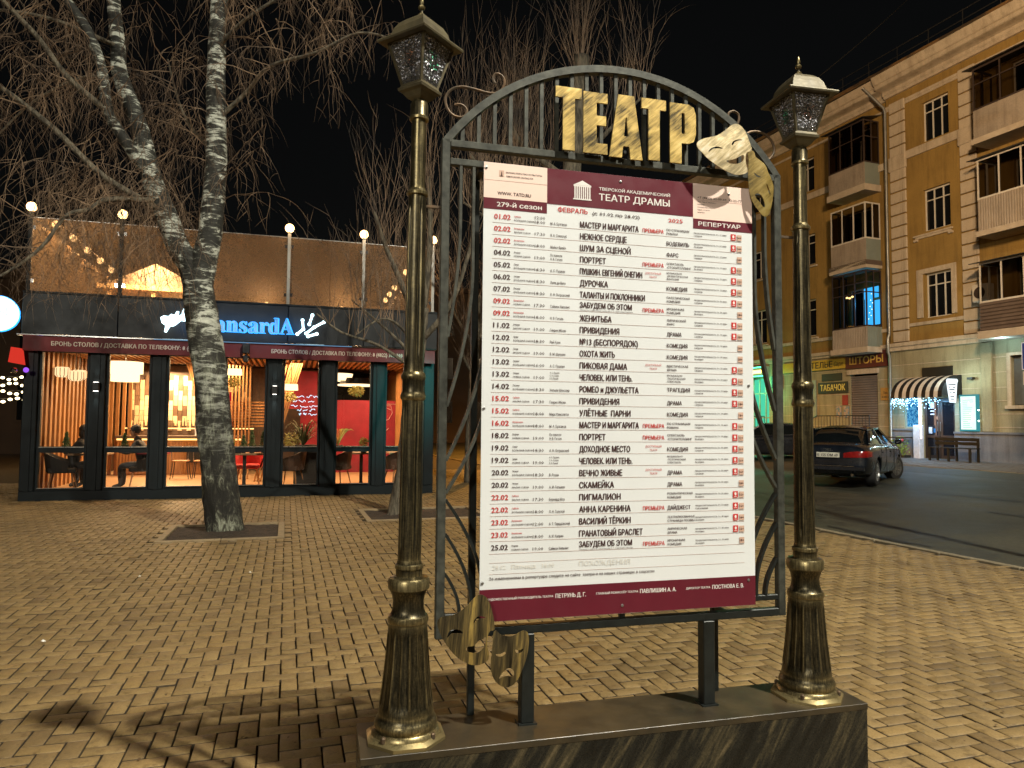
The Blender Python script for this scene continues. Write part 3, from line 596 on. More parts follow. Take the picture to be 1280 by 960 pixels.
for u, z in ((0.009,2.609),(0.583,2.606),(1.09,2.598),(0.009,1.654),(1.18,1.767),(0.01,0.981),(1.171,0.938),(0.591,0.864)):
    inst('screw', sm_, pb, (u, PY-0.001, z), (R(90),0,0))

# --- lamp posts
M['lantern_glass'] = None
def lantern_glass():
    m, nt, out = newmat('hammered_lantern_glass'); v = mapping(nt); vo = nt.nodes.new('ShaderNodeTexVoronoi'); vo.inputs['Scale'].default_value = 120; nt.links.new(v, vo.inputs[0])
    n = noise(nt, v, 60, 3); h = math_(nt, 'ADD', vo.outputs[0], n.outputs[0]); bn = bump(nt, h, 1.0, 0.01)
    g = nt.nodes.new('ShaderNodeBsdfGlossy'); g.inputs[0].default_value = (0.75,0.75,0.78,1); g.inputs['Roughness'].default_value = 0.06; nt.links.new(bn, g.inputs['Normal'])
    t = nt.nodes.new('ShaderNodeBsdfTransparent'); t.inputs[0].default_value = (0.55,0.55,0.56,1)
    mx = nt.nodes.new('ShaderNodeMixShader'); mx.inputs[0].default_value = 0.42; nt.links.new(t.outputs[0], mx.inputs[1]); nt.links.new(g.outputs[0], mx.inputs[2])
    d = nt.nodes.new('ShaderNodeBsdfDiffuse'); d.inputs[0].default_value = (0.10,0.10,0.10,1); m2 = nt.nodes.new('ShaderNodeMixShader'); m2.inputs[0].default_value = 0.22
    nt.links.new(mx.outputs[0], m2.inputs[1]); nt.links.new(d.outputs[0], m2.inputs[2]); nt.links.new(m2.outputs[0], out.inputs[0]); return m
M['lantern_glass'] = lantern_glass()
M['glint'] = pm('mirror_glint_glass', (0.85,0.85,0.90), (0.45,0.46,0.56), 0.3, 0.0, 50, bs=0.0, rv=0.05)  # pale colour standing in for lamps reflected in the lantern panes
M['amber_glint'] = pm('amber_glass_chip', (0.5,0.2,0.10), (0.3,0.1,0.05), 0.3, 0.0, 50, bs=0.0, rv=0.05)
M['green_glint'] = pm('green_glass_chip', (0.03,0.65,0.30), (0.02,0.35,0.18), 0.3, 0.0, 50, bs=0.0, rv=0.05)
M['bulb_white'] = pm('frosted_bulb', (0.6,0.55,0.42), None, 0.4, 0, 20)
def flute(a, z):
    return 1.0 - 0.055*max(0.0, math.cos(8*a))**4
LPX = lambda: None
def lamp_post(label, u, rot, tilt):
    base = sl(u, 0.013, 0.43)
    t = thing('lamp_post', label, 'lamp post', base, SA + rot, 'bronze lamp posts flanking the playbill'); t.rotation_euler = (0, tilt, SA)
    B = M['bronze']; oc = lambda b, r, z0, z1, r1=None: b.lathe([(z0, r), (z1, r1 or r)], 8, rot=PI/8)
    part(lambda b: (oc(b,0.152,0.0,0.012), oc(b,0.152,0.012,0.024,0.136), b.lathe([(0.024,0.125),(0.034,0.122),(0.040,0.116)],40)), 'base_plate', B, t, smooth=True)
    for k in range(4):
        a = PI/4 + k*PI/2
        part(lambda b: b.lathe([(0.02,0.009),(0.036,0.009),(0.041,0.005)],6,cx=0.126*math.cos(a),cy=0.126*math.sin(a)), 'bolt', M['rust'], t)
    part(lambda b: b.lathe([(0.036,0.108),(0.046,0.114),(0.060,0.117),(0.074,0.111),(0.082,0.104),(0.094,0.103)],40), 'foot_ring', B, t, smooth=True)
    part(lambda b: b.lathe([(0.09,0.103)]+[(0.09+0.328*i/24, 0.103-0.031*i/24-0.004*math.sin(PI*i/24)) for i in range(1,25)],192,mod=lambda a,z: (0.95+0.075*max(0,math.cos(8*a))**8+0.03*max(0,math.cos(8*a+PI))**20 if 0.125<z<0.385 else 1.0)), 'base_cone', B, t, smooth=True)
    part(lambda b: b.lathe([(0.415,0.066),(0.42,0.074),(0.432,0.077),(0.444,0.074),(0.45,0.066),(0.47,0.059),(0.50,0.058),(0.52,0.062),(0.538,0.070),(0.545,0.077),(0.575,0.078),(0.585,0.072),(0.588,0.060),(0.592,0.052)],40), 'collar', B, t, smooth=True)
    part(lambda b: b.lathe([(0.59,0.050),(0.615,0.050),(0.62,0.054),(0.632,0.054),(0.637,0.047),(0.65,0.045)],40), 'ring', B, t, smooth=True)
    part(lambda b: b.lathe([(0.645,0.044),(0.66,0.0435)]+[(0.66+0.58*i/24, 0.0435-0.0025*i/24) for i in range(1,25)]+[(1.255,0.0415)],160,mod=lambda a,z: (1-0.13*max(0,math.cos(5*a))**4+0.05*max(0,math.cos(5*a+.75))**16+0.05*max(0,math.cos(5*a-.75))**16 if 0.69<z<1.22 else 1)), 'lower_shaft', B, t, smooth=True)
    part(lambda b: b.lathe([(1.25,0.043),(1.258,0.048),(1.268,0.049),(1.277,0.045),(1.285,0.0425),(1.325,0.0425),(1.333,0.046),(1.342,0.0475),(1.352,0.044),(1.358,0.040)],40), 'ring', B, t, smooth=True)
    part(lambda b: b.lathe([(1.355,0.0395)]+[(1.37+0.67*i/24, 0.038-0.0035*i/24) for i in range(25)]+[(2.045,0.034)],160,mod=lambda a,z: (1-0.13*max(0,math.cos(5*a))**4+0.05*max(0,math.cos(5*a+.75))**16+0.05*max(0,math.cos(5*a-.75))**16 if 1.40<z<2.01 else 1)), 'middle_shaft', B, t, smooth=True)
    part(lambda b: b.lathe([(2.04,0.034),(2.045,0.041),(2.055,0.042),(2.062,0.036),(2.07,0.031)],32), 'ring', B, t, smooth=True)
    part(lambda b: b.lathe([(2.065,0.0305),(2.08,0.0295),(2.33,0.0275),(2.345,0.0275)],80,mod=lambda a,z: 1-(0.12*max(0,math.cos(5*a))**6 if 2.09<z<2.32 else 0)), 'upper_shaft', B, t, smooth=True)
    part(lambda b: b.lathe([(2.34,0.029),(2.343,0.037),(2.352,0.038),(2.358,0.034),(2.405,0.034),(2.415,0.030),(2.425,0.024)],32), 'neck', B, t, smooth=True)
    # lantern (square, turned)
    ln = MB(); q = lambda z, s: (z, s*0.7071)
    ln.lathe([q(2.42,0.05),q(2.428,0.07),q(2.445,0.095),q(2.452,0.118),q(2.462,0.122),q(2.468,0.108),q(2.476,0.104)],4,rot=rot+PI/4)
    lb = ln.build('lantern_cup', M['bronze_cap'], t)
    s0, s1, z0, z1 = 0.094, 0.176, 2.474, 2.638
    gm = MB(); fm = MB()
    cr = [(math.cos(rot+PI/4+k*PI/2), math.sin(rot+PI/4+k*PI/2)) for k in range(4)]
    P0 = [Vector((c[0]*s0*.7071, c[1]*s0*.7071, z0)) for c in cr]; P1 = [Vector((c[0]*s1*.7071, c[1]*s1*.7071, z1)) for c in cr]
    for k in range(4):
        fm.bar(P0[k], P1[k], 0.009, 0.009, up=(1,0.3,0)); fm.bar(P0[k], P0[(k+1)%4], 0.008, 0.008); fm.bar(P1[k], P1[(k+1)%4], 0.008, 0.010)
    fm.build('lantern_frame', M['bronze_cap'], t)
    for k in range(4):
        g_ = MB(); g_.quad(P0[k]*1.0, P0[(k+1)%4], P1[(k+1)%4], P1[k]); g_.build('glass_pane', M['lantern_glass'], t, fix=False)
        # coloured chips mid-pane; the pale ones are painted lamp glints
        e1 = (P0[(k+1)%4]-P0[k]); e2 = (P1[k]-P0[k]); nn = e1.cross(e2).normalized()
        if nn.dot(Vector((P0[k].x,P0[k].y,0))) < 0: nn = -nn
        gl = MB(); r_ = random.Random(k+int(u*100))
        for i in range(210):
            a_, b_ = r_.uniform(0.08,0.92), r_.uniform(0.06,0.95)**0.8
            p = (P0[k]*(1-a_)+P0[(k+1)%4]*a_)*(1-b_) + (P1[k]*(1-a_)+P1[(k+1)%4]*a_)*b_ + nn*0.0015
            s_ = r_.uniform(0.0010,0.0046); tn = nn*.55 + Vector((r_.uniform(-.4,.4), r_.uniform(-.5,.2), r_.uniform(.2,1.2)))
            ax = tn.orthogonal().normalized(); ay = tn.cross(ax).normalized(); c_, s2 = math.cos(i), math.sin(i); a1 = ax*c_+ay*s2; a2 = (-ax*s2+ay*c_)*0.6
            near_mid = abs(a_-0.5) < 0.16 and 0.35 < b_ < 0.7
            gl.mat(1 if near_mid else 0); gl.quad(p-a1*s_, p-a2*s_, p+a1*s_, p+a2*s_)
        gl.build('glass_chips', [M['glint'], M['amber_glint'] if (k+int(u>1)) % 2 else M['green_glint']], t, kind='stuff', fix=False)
        ld = MB(); mid = (P0[k]+P0[(k+1)%4]+P1[k]+P1[(k+1)%4])/4 + nn*0.001; dia = [mid+e2.normalized()*0.035, mid+e1.normalized()*0.016, mid-e2.normalized()*0.035, mid-e1.normalized()*0.016]
        for i in range(4): ld.bar(dia[i], dia[(i+1)%4], 0.0018, 0.0018, up=nn)
        ld.bar(dia[0], (P1[k]+P1[(k+1)%4])/2+nn*0.001, 0.0018,0.0018,up=nn); ld.bar(dia[2], (P0[k]+P0[(k+1)%4])/2+nn*0.001, 0.0018,0.0018,up=nn)
        ld.build('lead_strip', MD, t)
    part(lambda b: (b.lathe([(2.48,0.012),(2.50,0.014),(2.515,0.016),(2.54,0.020),(2.56,0.016),(2.57,0.008)],12)), 'bulb', M['bulb_white'], t, smooth=True)
    part(lambda b: b.lathe([q(2.636,0.236),q(2.643,0.24),q(2.648,0.236),q(2.658,0.180),q(2.672,0.165),q(2.700,0.150),q(2.725,0.122),q(2.742,0.085),q(2.756,0.04),q(2.762,0.02)],4,rot=rot+PI/4), 'lantern_roof', M['bronze_cap'], t)
    part(lambda b: b.lathe([(2.76,0.012),(2.768,0.014),(2.775,0.007),(2.785,0.006),(2.792,0.013),(2.800,0.014),(2.808,0.007),(2.82,0.009),(2.835,0.006),(2.848,0.001)],14), 'finial', B, t, smooth=True)
    return t
lamp_post('bronze lamp post left of the playbill, nearest the camera', -0.273, R(42), R(0.37))
lamp_post('bronze lamp post right of the playbill, beside the two upper masks', 1.463, R(-3), 0.0)
# ================================================================== GROUND, in the facade frame: x along the facade to the right, y = -s
BO = (14.94888, 28.0, 0.0); BA = R(-69.9)
def bl_(u, s, z=0.0): return (BO[0] + u*math.cos(BA) + s*math.sin(BA), BO[1] + u*math.sin(BA) - s*math.cos(BA), z)
def s_of(x, y): return -(-(x-BO[0])*math.sin(BA) + (y-BO[1])*math.cos(BA))
SM = 15.42
def ground_z(s):
    if s > SM: return 0.0
    if s > 4.0: return -0.05 + 0.26*(SM-s)/(SM-4.0)
    return 0.34 + 0.05*(4.0-s)/4.0
def asphalt():
    m, nt, out = newmat('worn_asphalt'); p = nt.nodes.new('ShaderNodeBsdfPrincipled'); v = mapping(nt)
    n1 = noise(nt, v, 0.35, 6, 0.6); n2 = noise(nt, v, 22, 9, 0.78); n3 = noise(nt, v, 1.1, 8, 0.72, 0.8)
    r = ramp(nt, n1.outputs[0], [(0.35,(0.027,0.027,0.017)),(0.7,(0.050,0.046,0.028))]); r2 = ramp(nt, n3.outputs[0], [(0.40,(0.55,0.55,0.55)),(0.6,(1.1,1.1,1.1))])
    r3 = ramp(nt, n2.outputs[0], [(0.34,(0.4,0.4,0.4)),(0.68,(1.7,1.7,1.65))])
    c = mix(nt, 1.0, r.outputs[0], r2.outputs[0], 'MULTIPLY'); c = mix(nt, 1.0, c, r3.outputs[0], 'MULTIPLY'); nt.links.new(c, p.inputs['Base Color'])
    nt.links.new(math_(nt,'MULTIPLY_ADD',n3.outputs[0],0.5,0.38), p.inputs['Roughness']); nt.links.new(bump(nt, n2.outputs[0], 0.5, 0.006), p.inputs['Normal'])
    nt.links.new(p.outputs[0], out.inputs[0]); return m
M['asphalt'] = asphalt()
M['soil'] = pm('damp_soil', (0.055,0.035,0.02), (0.022,0.015,0.01), 0.9, 0, 14, bs=1.0, bd=0.03)
M['joint'] = pm('sandy_joint_bed', (0.026,0.017,0.007), (0.050,0.034,0.016), 0.9, 0, 30, bs=0.5)
M['kerb'] = pm('concrete_kerb', (0.20,0.165,0.10), (0.13,0.105,0.065), 0.75, 0, 9, bs=0.4, rand=0.15)
M['ground'] = pm('bare_ground', (0.05,0.042,0.03), (0.03,0.026,0.02), 0.9, 0, 1.5, bs=0.6, bd=0.02)
def sheet(name, mat, prof, u0, u1, nu=40):
    b = MB(); us = np.linspace(u0, u1, nu)
    for s, z in prof:
        for u in us: b.v.append((float(u), -s, z))
    k = len(prof)
    b.f = [(i*nu+j, i*nu+j+1, (i+1)*nu+j+1, (i+1)*nu+j) for i in range(k-1) for j in range(nu-1)]; b.m = [0]*len(b.f)
    o = b.build(name, mat, None, fix=False); o.location = BO; o.rotation_euler = (0,0,BA); o['kind'] = 'structure'; return o
g = MB(); 
def gz(s): return (ground_z(s) if s < 400 else 0) - 0.12
sheet('ground', M['ground'], [(-400,0.2),(-1,0.2),(0,0.24),(4,0.1),(16,-0.16),(400,-0.16)], -400, 400, 60)
road = sheet('road', M['asphalt'], [(s, ground_z(s)+0.012*math.sin(s*1.3)) for s in np.linspace(4.0, 15.35, 14)], -90, 45, 120)
M['sidewalk'] = pm('grey_sidewalk_slabs', (0.13,0.12,0.11), (0.085,0.08,0.075), 0.7, 0, 3, bs=0.3)
sheet('sidewalk', M['joint'], [(-0.2,0.383),(0,0.383),(3.88,0.333)], -90, 30, 60)
sheet('plaza_bed', M['joint'], [(15.5,-0.024),(60,-0.024)], -45, 60, 40)
# cracks of the road: dark shallow patches of repair
M['patch'] = pm('dark_asphalt_patch', (0.008,0.008,0.007), (0.014,0.014,0.011), 0.6, 0, 20, bs=0.4)
pt = MB(); r_ = random.Random(5)
def zroad(s): return ground_z(s) + 0.012*math.sin(s*1.3)
for (u0, s0, L_, wd) in ((9,14.6,1.6,.035),(8.0,14.2,4.5,.03),(10.5,14.0,3.0,.03),(6,12.4,3.2,.10),(12,11.2,3.4,.12),(9,9.2,2.6,.15),(5.5,8.3,2.4,.13),(13,8.2,2.5,.12),(3.0,7.0,2.0,.12),(15,13.6,3.0,.04),(12.0,14.9,2.0,.09),(0,11,3,.12),(-4,9,3,.15)):
    n_ = 12; top = []; bot = []
    for i in range(n_+1):
        t = i/n_; uu = u0 + L_*t; ss = s0 + 0.12*math.sin(3*t+u0) + r_.uniform(-.03,.03); h_ = wd*(0.4+0.6*math.sin(PI*min(max(t,0.02),.98)))*r_.uniform(.5,1.2)
        top.append((uu,-(ss+h_),zroad(ss+h_)+0.006)); bot.append((uu,-(ss-h_),zroad(ss-h_)+0.006))
    for i in range(n_): pt.quad(bot[i], bot[i+1], top[i+1], top[i])
for (u0, s0, s1) in ((9.2,15.3,13.9),(11.2,15.3,14.2),(7.9,15.2,14.3)):
    p0 = None
    for i in range(9):
        t = i/8; ss = s0+(s1-s0)*t; uu = u0+0.08*math.sin(7*t)+r_.uniform(-.03,.03); p1 = [(uu-.018,-ss,zroad(ss)+.006),(uu+.018,-ss,zroad(ss)+.006)]
        if p0: pt.quad(p0[0],p0[1],p1[1],p1[0])
        p0 = p1
o = pt.build('road_cracks', M['patch'], None, kind='structure', fix=False); o.location = BO; o.rotation_euler = (0,0,BA)
# kerb stones, one by one where they can be told apart
kr = bpy.data.objects.new('kerb', None); col.objects.link(kr); kr['kind'] = 'structure'; kr.location = BO; kr.rotation_euler = (0,0,BA)
kb = MB(); kb.bev(-0.496,0.496,-0.05,0.05,-0.15,0.012,0.008); km = kb.mesh('kerb_stone', M['kerb'])
for i in range(34): inst('kerb_stone', km, kr, (-12+i*1.0, -SM-0.005, random.uniform(-.004,.004)), (random.uniform(-.01,.01),0,random.uniform(-.004,.004)))
kb = MB(); kb.bev(-0.496,0.496,-0.075,0.075,-0.3,0.0,0.012); km = kb.mesh('kerb_stone', M['kerb'])
kr2 = bpy.data.objects.new('far_kerb', None); col.objects.link(kr2); kr2['kind'] = 'structure'; kr2.location = BO; kr2.rotation_euler = (0,0,BA)
for i in range(30): inst('kerb_stone', km, kr2, (-14+i*1.0, -3.96, 0.338+random.uniform(-.01,.006)), (random.uniform(-.015,.015),0,random.uniform(-.006,.006)))

# ------------------------------------------------------------------ herringbone paving
def brickmat():
    m, nt, out = newmat('clay_paving_brick'); p = nt.nodes.new('ShaderNodeBsdfPrincipled')
    geo = nt.nodes.new('ShaderNodeNewGeometry'); oi = nt.nodes.new('ShaderNodeObjectInfo')
    f = math_(nt, 'FRACT', math_(nt, 'ADD', geo.outputs['Random Per Island'], oi.outputs['Random']))
    r = ramp(nt, f, [(0.0,(0.165,0.113,0.050)),(0.3,(0.215,0.150,0.064)),(0.7,(0.240,0.168,0.072)),(0.95,(0.225,0.152,0.060)),(1.0,(0.13,0.088,0.04))])
    tg = nt.nodes.new('ShaderNodeNewGeometry'); n1 = noise(nt, tg.outputs['Position'], 0.8, 7, 0.66); n2 = noise(nt, tg.outputs['Position'], 85, 8, 0.75); n3 = noise(nt, tg.outputs['Position'], 14, 6, 0.7)
    a = ramp(nt, n1.outputs[0], [(0.35,(0.78,0.76,0.74)),(0.65,(1.10,1.08,1.05))]); b_ = ramp(nt, n2.outputs[0], [(0.3,(0.72,0.7,0.68)),(0.7,(1.18,1.18,1.18))]); c_ = ramp(nt, n3.outputs[0], [(0.34,(0.45,0.42,0.40)),(0.47,(1.0,1.0,1.0))])
    c = mix(nt, 1.0, r.outputs[0], a.outputs[0], 'MULTIPLY'); c = mix(nt, 1.0, c, b_.outputs[0], 'MULTIPLY'); c = mix(nt, 0.8, c, c_.outputs[0], 'MULTIPLY')
    nt.links.new(c, p.inputs['Base Color']); nt.links.new(math_(nt,'MULTIPLY_ADD',n3.outputs[0],0.45,0.34), p.inputs['Roughness'])
    p.inputs['Specular IOR Level'].default_value = 0.35
    nt.links.new(bump(nt, math_(nt,'ADD',n2.outputs[0],math_(nt,'MULTIPLY',n3.outputs[0],1.5)), 0.55, 0.004), p.inputs['Normal']); nt.links.new(p.outputs[0], out.inputs[0]); return m
M['brick'] = brickmat()
PA = R(17.5); cP, sP = math.cos(PA), math.sin(PA); G = 0.1
wells = [((-4.10,10.33), 0.72, 0.70), ((-1.55,12.55), 0.95, 0.70)]   # centre, half sizes (in paving frame)
def in_well(x, y, pad=0.0):
    for (c, hx, hy) in wells:
        dx, dy = x-c[0], y-c[1]; a, b = dx*cP+dy*sP, -dx*sP+dy*cP
        if abs(a) < hx+pad and abs(b) < hy+pad: return True
    return False
RO_ = (-9.46923, 13.77028, 0.0); RA = R(16.9)
def in_rest(x, y):
    dx, dy = x-RO_[0], y-RO_[1]; a, b = dx*math.cos(RA)+dy*math.sin(RA), -dx*math.sin(RA)+dy*math.cos(RA); return -0.02 < a < 8.1 and b > -0.01
tx = math.tan(R(36.6))
hb, vb = [], []
for ix in range(-260, 260):
    for iy in range(-10, 330):
        k = (ix-iy) % 4
        if k not in (0, 3): continue
        cx, cy = ((ix+1)*G, (iy+0.5)*G) if k == 0 else ((ix+0.5)*G, (iy+1)*G)
        x, y = cx*cP-cy*sP, cx*sP+cy*cP
        if y < 1.2 or y > 24 or abs(x) > y*tx+2.6: continue
        if s_of(x, y) < SM+0.15 or in_rest(x, y) or in_well(x, y, 0.12): continue
        if y > 17.5 and not (-3.2 < x < 1): continue
        (hb if k == 0 else vb).append((x, y))
def brick_mesh_arrays(pts, horiz):
    n = len(pts); P = np.array(pts); hx, hy = (G-0.0045, G/2-0.0045) if horiz else (G/2-0.0045, G-0.0045); c = 0.0035
    base = []
    for (ex, ey, ez) in ((hx-c,hy-c,0.0),(hx,hy,-0.0035),(hx,hy,-0.03)):
        base += [(-ex,-ey,ez),(ex,-ey,ez),(ex,ey,ez),(-ex,ey,ez)]
    base = np.array(base); V = np.repeat(base[None], n, 0)
    tilt = rng.normal(0, 0.0055, (n,2))*(1+2.2*(rng.random((n,1))>0.965)); dz = rng.normal(0, 0.0013, n)*(1+2.5*(rng.random(n)>0.96)) + 0.006*np.sin(P[:,0]*1.3+0.5)*np.cos(P[:,1]*0.9)
    ang = rng.normal(0, 0.006, n) + PA; jit = rng.normal(0, 0.0009, (n,2))
    sc_ = 1 - np.abs(rng.normal(0, 0.006, (n,1)))
    X, Y, Z = V[:,:,0]*sc_, V[:,:,1]*sc_, V[:,:,2] + V[:,:,0]*tilt[:,:1] + V[:,:,1]*tilt[:,1:]
    ca, sa = np.cos(ang)[:,None], np.sin(ang)[:,None]
    return np.stack([X*ca-Y*sa+(P[:,0]+jit[:,0])[:,None], X*sa+Y*ca+(P[:,1]+jit[:,1])[:,None], Z+dz[:,None]], 2)
F12 = [(0,1,2,3),(4,5,1,0),(5,6,2,1),(6,7,3,2),(7,4,0,3),(8,9,5,4),(9,10,6,5),(10,11,7,6),(11,8,4,7)]
paving = bpy.data.objects.new('paving', None); col.objects.link(paving); paving['kind'] = 'structure'
H_, V_ = brick_mesh_arrays(hb, True), brick_mesh_arrays(vb, False); AllP = np.array(hb+vb); A = np.concatenate([H_, V_])
# the bricks that show largest: nearest in-frame ones
d = np.hypot(AllP[:,0], AllP[:,1]); vis = (np.abs(AllP[:,0]) < AllP[:,1]*0.70) & (AllP[:,1] > 3.15) & ~((AllP[:,0] > -0.5) & (AllP[:,0] < 1.6) & (AllP[:,1] < 3.25))
order = np.argsort(np.where(vis, d, 1e9))[:298]; sel = np.zeros(len(A), bool); sel[order] = True
def mesh_from(A_, name):
    n = len(A_); me = bpy.data.meshes.new(name); fs = (np.arange(n)[:,None,None]*12 + np.array(F12)[None]).reshape(-1,4)
    me.vertices.add(n*12); me.vertices.foreach_set('co', A_.reshape(-1).astype(np.float32)); me.loops.add(len(fs)*4); me.loops.foreach_set('vertex_index', fs.reshape(-1).astype(np.int32))
    me.polygons.add(len(fs)); me.polygons.foreach_set('loop_start', np.arange(0,len(fs)*4,4,dtype=np.int32)); me.polygons.foreach_set('loop_total', np.full(len(fs),4,dtype=np.int32)); me.update(calc_edges=True); me.validate(); me.materials.append(M['brick']); me.materials.append(M['joint']); me.polygons.foreach_set('material_index', np.tile([0,0,0,0,0,1,1,1,1], n).astype(np.int32)); return me
far = bpy.data.objects.new('brick_field', mesh_from(A[~sel], 'brick_field')); col.objects.link(far); far.parent = paving; far['kind'] = 'stuff'
b0 = brick_mesh_arrays([(0,0)], True)[0]; b0 = b0 - b0.mean(0)*np.array([1,1,0]); 
vm = []
for t_ in range(4):
    bb = []; c = 0.0035+0.001*t_
    for (ex, ey, ez) in ((G-0.0045-c,G/2-0.0045-c,0.0),(G-0.0045,G/2-0.0045,-0.0035),(G-0.0045,G/2-0.0045,-0.03)): bb += [(-ex,-ey,ez),(ex,-ey,ez),(ex,ey,ez),(-ex,ey,ez)]
    vm.append(mesh_from(np.array([bb]), 'brick'))
nH = len(hb)
for i in order:
    x, y = AllP[i]; ang = PA + (0 if i < nH else PI/2) + random.gauss(0, .006)
    inst('brick', vm[random.randrange(4)], paving, (x+random.gauss(0,.0009), y+random.gauss(0,.0009), random.gauss(0,.0012)+0.006*math.sin(x*1.3+0.5)*math.cos(y*0.9)), (random.gauss(0,.007), random.gauss(0,.007), ang))
# sidewalk slabs beneath the far facade
swp = MB()
for i in range(-20, 70):
    for j in range(17):
        u0 = i*0.24 + (0.12 if j % 2 else 0); s0 = 0.05+j*0.225; z = ground_z(s0)+0.004+random.uniform(-.003,.003)
        swp.box(u0+.006,u0+.234,-(s0+.219),-(s0+.006),z-.03,z)
o = swp.build('sidewalk_slabs', M['sidewalk'], None, kind='stuff', fix=False); o.location = BO; o.rotation_euler = (0,0,BA)
tag(o, 'grey slabs laid along the foot of the yellow building', 'paving')
# tree wells with stone edging
M['edging'] = pm('concrete_edging', (0.27,0.20,0.11), (0.19,0.14,0.075), 0.75, 0, 10, bs=0.4, rand=0.1)
for (c, hx, hy) in wells:
    t = bpy.data.objects.new('tree_well', None); col.objects.link(t); t['kind'] = 'structure'; t.location = (c[0], c[1], 0); t.rotation_euler = (0,0,PA)
    so = MB(); n_ = 26
    for i in range(n_):
        for j in range(n_):
            x, y = -hx+2*hx*i/(n_-1), -hy+2*hy*j/(n_-1); so.v.append((x, y, -0.03+0.02*random.random()+0.03*math.exp(-(x*x+y*y)*6)))
    so.f = [(i*n_+j,(i+1)*n_+j,(i+1)*n_+j+1,i*n_+j+1) for i in range(n_-1) for j in range(n_-1)]; so.m=[0]*len(so.f)
    so.build('soil', M['soil'], t, fix=False, smooth='all')
    for k in range(2):
        sg = 1 if k else -1
        part(lambda b: b.bev(-hx-0.09,-0.003,sg*(hy+0.045)-0.045,sg*(hy+0.045)+0.045,-0.1,0.012,0.006), 'edging_stone', M['edging'], t)
        part(lambda b: b.bev(0.003,hx+0.09,sg*(hy+0.045)-0.045,sg*(hy+0.045)+0.045,-0.1,0.012,0.006), 'edging_stone', M['edging'], t)
        part(lambda b: b.bev(sg*(hx+0.045)-0.045,sg*(hx+0.045)+0.045,-hy+0.003,hy-0.003,-0.1,0.014,0.006), 'edging_stone', M['edging'], t)
# litter
M['litter'] = pm('pale_paper_scrap', (0.7,0.68,0.62), None, 0.8)
M['leaf'] = pm('dry_brown_leaf', (0.10,0.055,0.02), (0.05,0.03,0.015), 0.8, 0, 40)
lt = [(g_, l_) for g_, l_ in (((-2.72,7.53,0.01),'tiny white paper scrap lying on the paving in front of the birch'),((-3.75,7.3,0.01),'small pale scrap lying left on the brick paving'),((-3.33,5.17,0.01),'whitish crumb of litter on bricks in the left foreground'),((-2.83,11.8,0.01),'pale scrap of paper lying right of the birch planting square'))]
for p, l_ in lt:
    b = MB(); k = [(0.018*math.cos(a)*random.uniform(.6,1.2), 0.014*math.sin(a)*random.uniform(.6,1.2), 0.006*random.random()) for a in np.linspace(0,2*PI,8)[:-1]]; b.add(k+[(0,0,0.016)], [(i,(i+1)%7,7) for i in range(7)])
    o = b.build('paper_scrap', M['litter'], None, fix=False); o.location = p; tag(o, l_, 'litter')
lf = MB()
for i in range(900):
    while True:
        y = random.uniform(2.2,15)**1.0; x = random.uniform(-y*.72, y*.72)
        if s_of(x,y) > SM+.2 and not in_rest(x,y): break
    s_ = random.uniform(.006,.016); a = random.uniform(0,6.28); z = 0.012+random.uniform(0,.003); ca, sa = math.cos(a)*s_, math.sin(a)*s_
    lf.add([(x-ca,y-sa,z),(x+sa*.5,y-ca*.5,z+.004),(x+ca,y+sa,z),(x-sa*.5,y+ca*.5,z+.003)],[(0,1,2,3)])
tag(lf.build('fallen_debris', M['leaf'], None, kind='stuff', fix=False), 'dry leaf crumbs scattered over the brick paving', 'leaf litter')

# ================================================================== LIGHT OF THE STREET (unseen street lamps; the left rear one is added fill)
M['lamp_head'] = pm('grey_lamp_housing', (0.2,0.2,0.2), None, 0.5, 0.5)
def street_light(label, x, y, h, rz, color, energy, z0=0.0, spot=None, target=None, size=0.22, arm=1.2):
    t = thing('street_light', label, 'street light', (x, y, z0), rz, 'tall street lights around the square')
    part(lambda b: b.lathe([(0,0.11),(1.2,0.10),(1.25,0.075),(h-0.3,0.05),(h,0.045)],12), 'pole', M['lamp_head'], t, smooth=True)
    part(lambda b: b.tube([(0,0,h-0.2),(0.2,0,h+0.1),(arm*0.6,0,h+0.25),(arm,0,h+0.25)],0.035,8), 'arm', M['lamp_head'], t, smooth=True)
    hd_ = part(lambda b: b.bev(arm-0.1,arm+0.55,-0.14,0.14,h+0.20,h+0.32,0.03), 'lamp_head', M['lamp_head'], t)
    part(lambda b: b.box(arm-0.05,arm+0.5,-0.11,0.11,h+0.188,h+0.198), 'lens', em('lens_glow', color, 6), t)
    lx, ly = x+math.cos(rz)*(arm+0.22), y+math.sin(rz)*(arm+0.22)
    light('street_lamp_light', 'SPOT' if spot else 'SPOT', (lx, ly, z0+h+0.17), energy, color, size, target or (lx, ly, 0), spot or 165, 0.6)
street_light('tall street light on the square behind the photographer, right', 9.6, -2.4, 15.8, PI, (1.0,0.94,0.79), 35500)
street_light('tall street light on the square behind the photographer, left', -7.0, -16.0, 9.0, R(60), (1.0,0.93,0.78), 11500, target=(0,3,1.5), spot=110)  # added fill lamp, lifts the playbill and other upright faces
lx_ = bl_(17, 14.9)
street_light('tall street light at the kerb right of the square facing the yellow building', lx_[0], lx_[1], 10.5, R(80), (1.0,0.69,0.38), 11500, target=bl_(0.5,0,9.0), spot=80, size=0.7)
lx_ = bl_(-17, 14.9)
street_light('orange street light far down the street behind the playbill', 1.9, 33.5, 7.0, R(120), (1.0,0.42,0.06), 15000, z0=0.2)
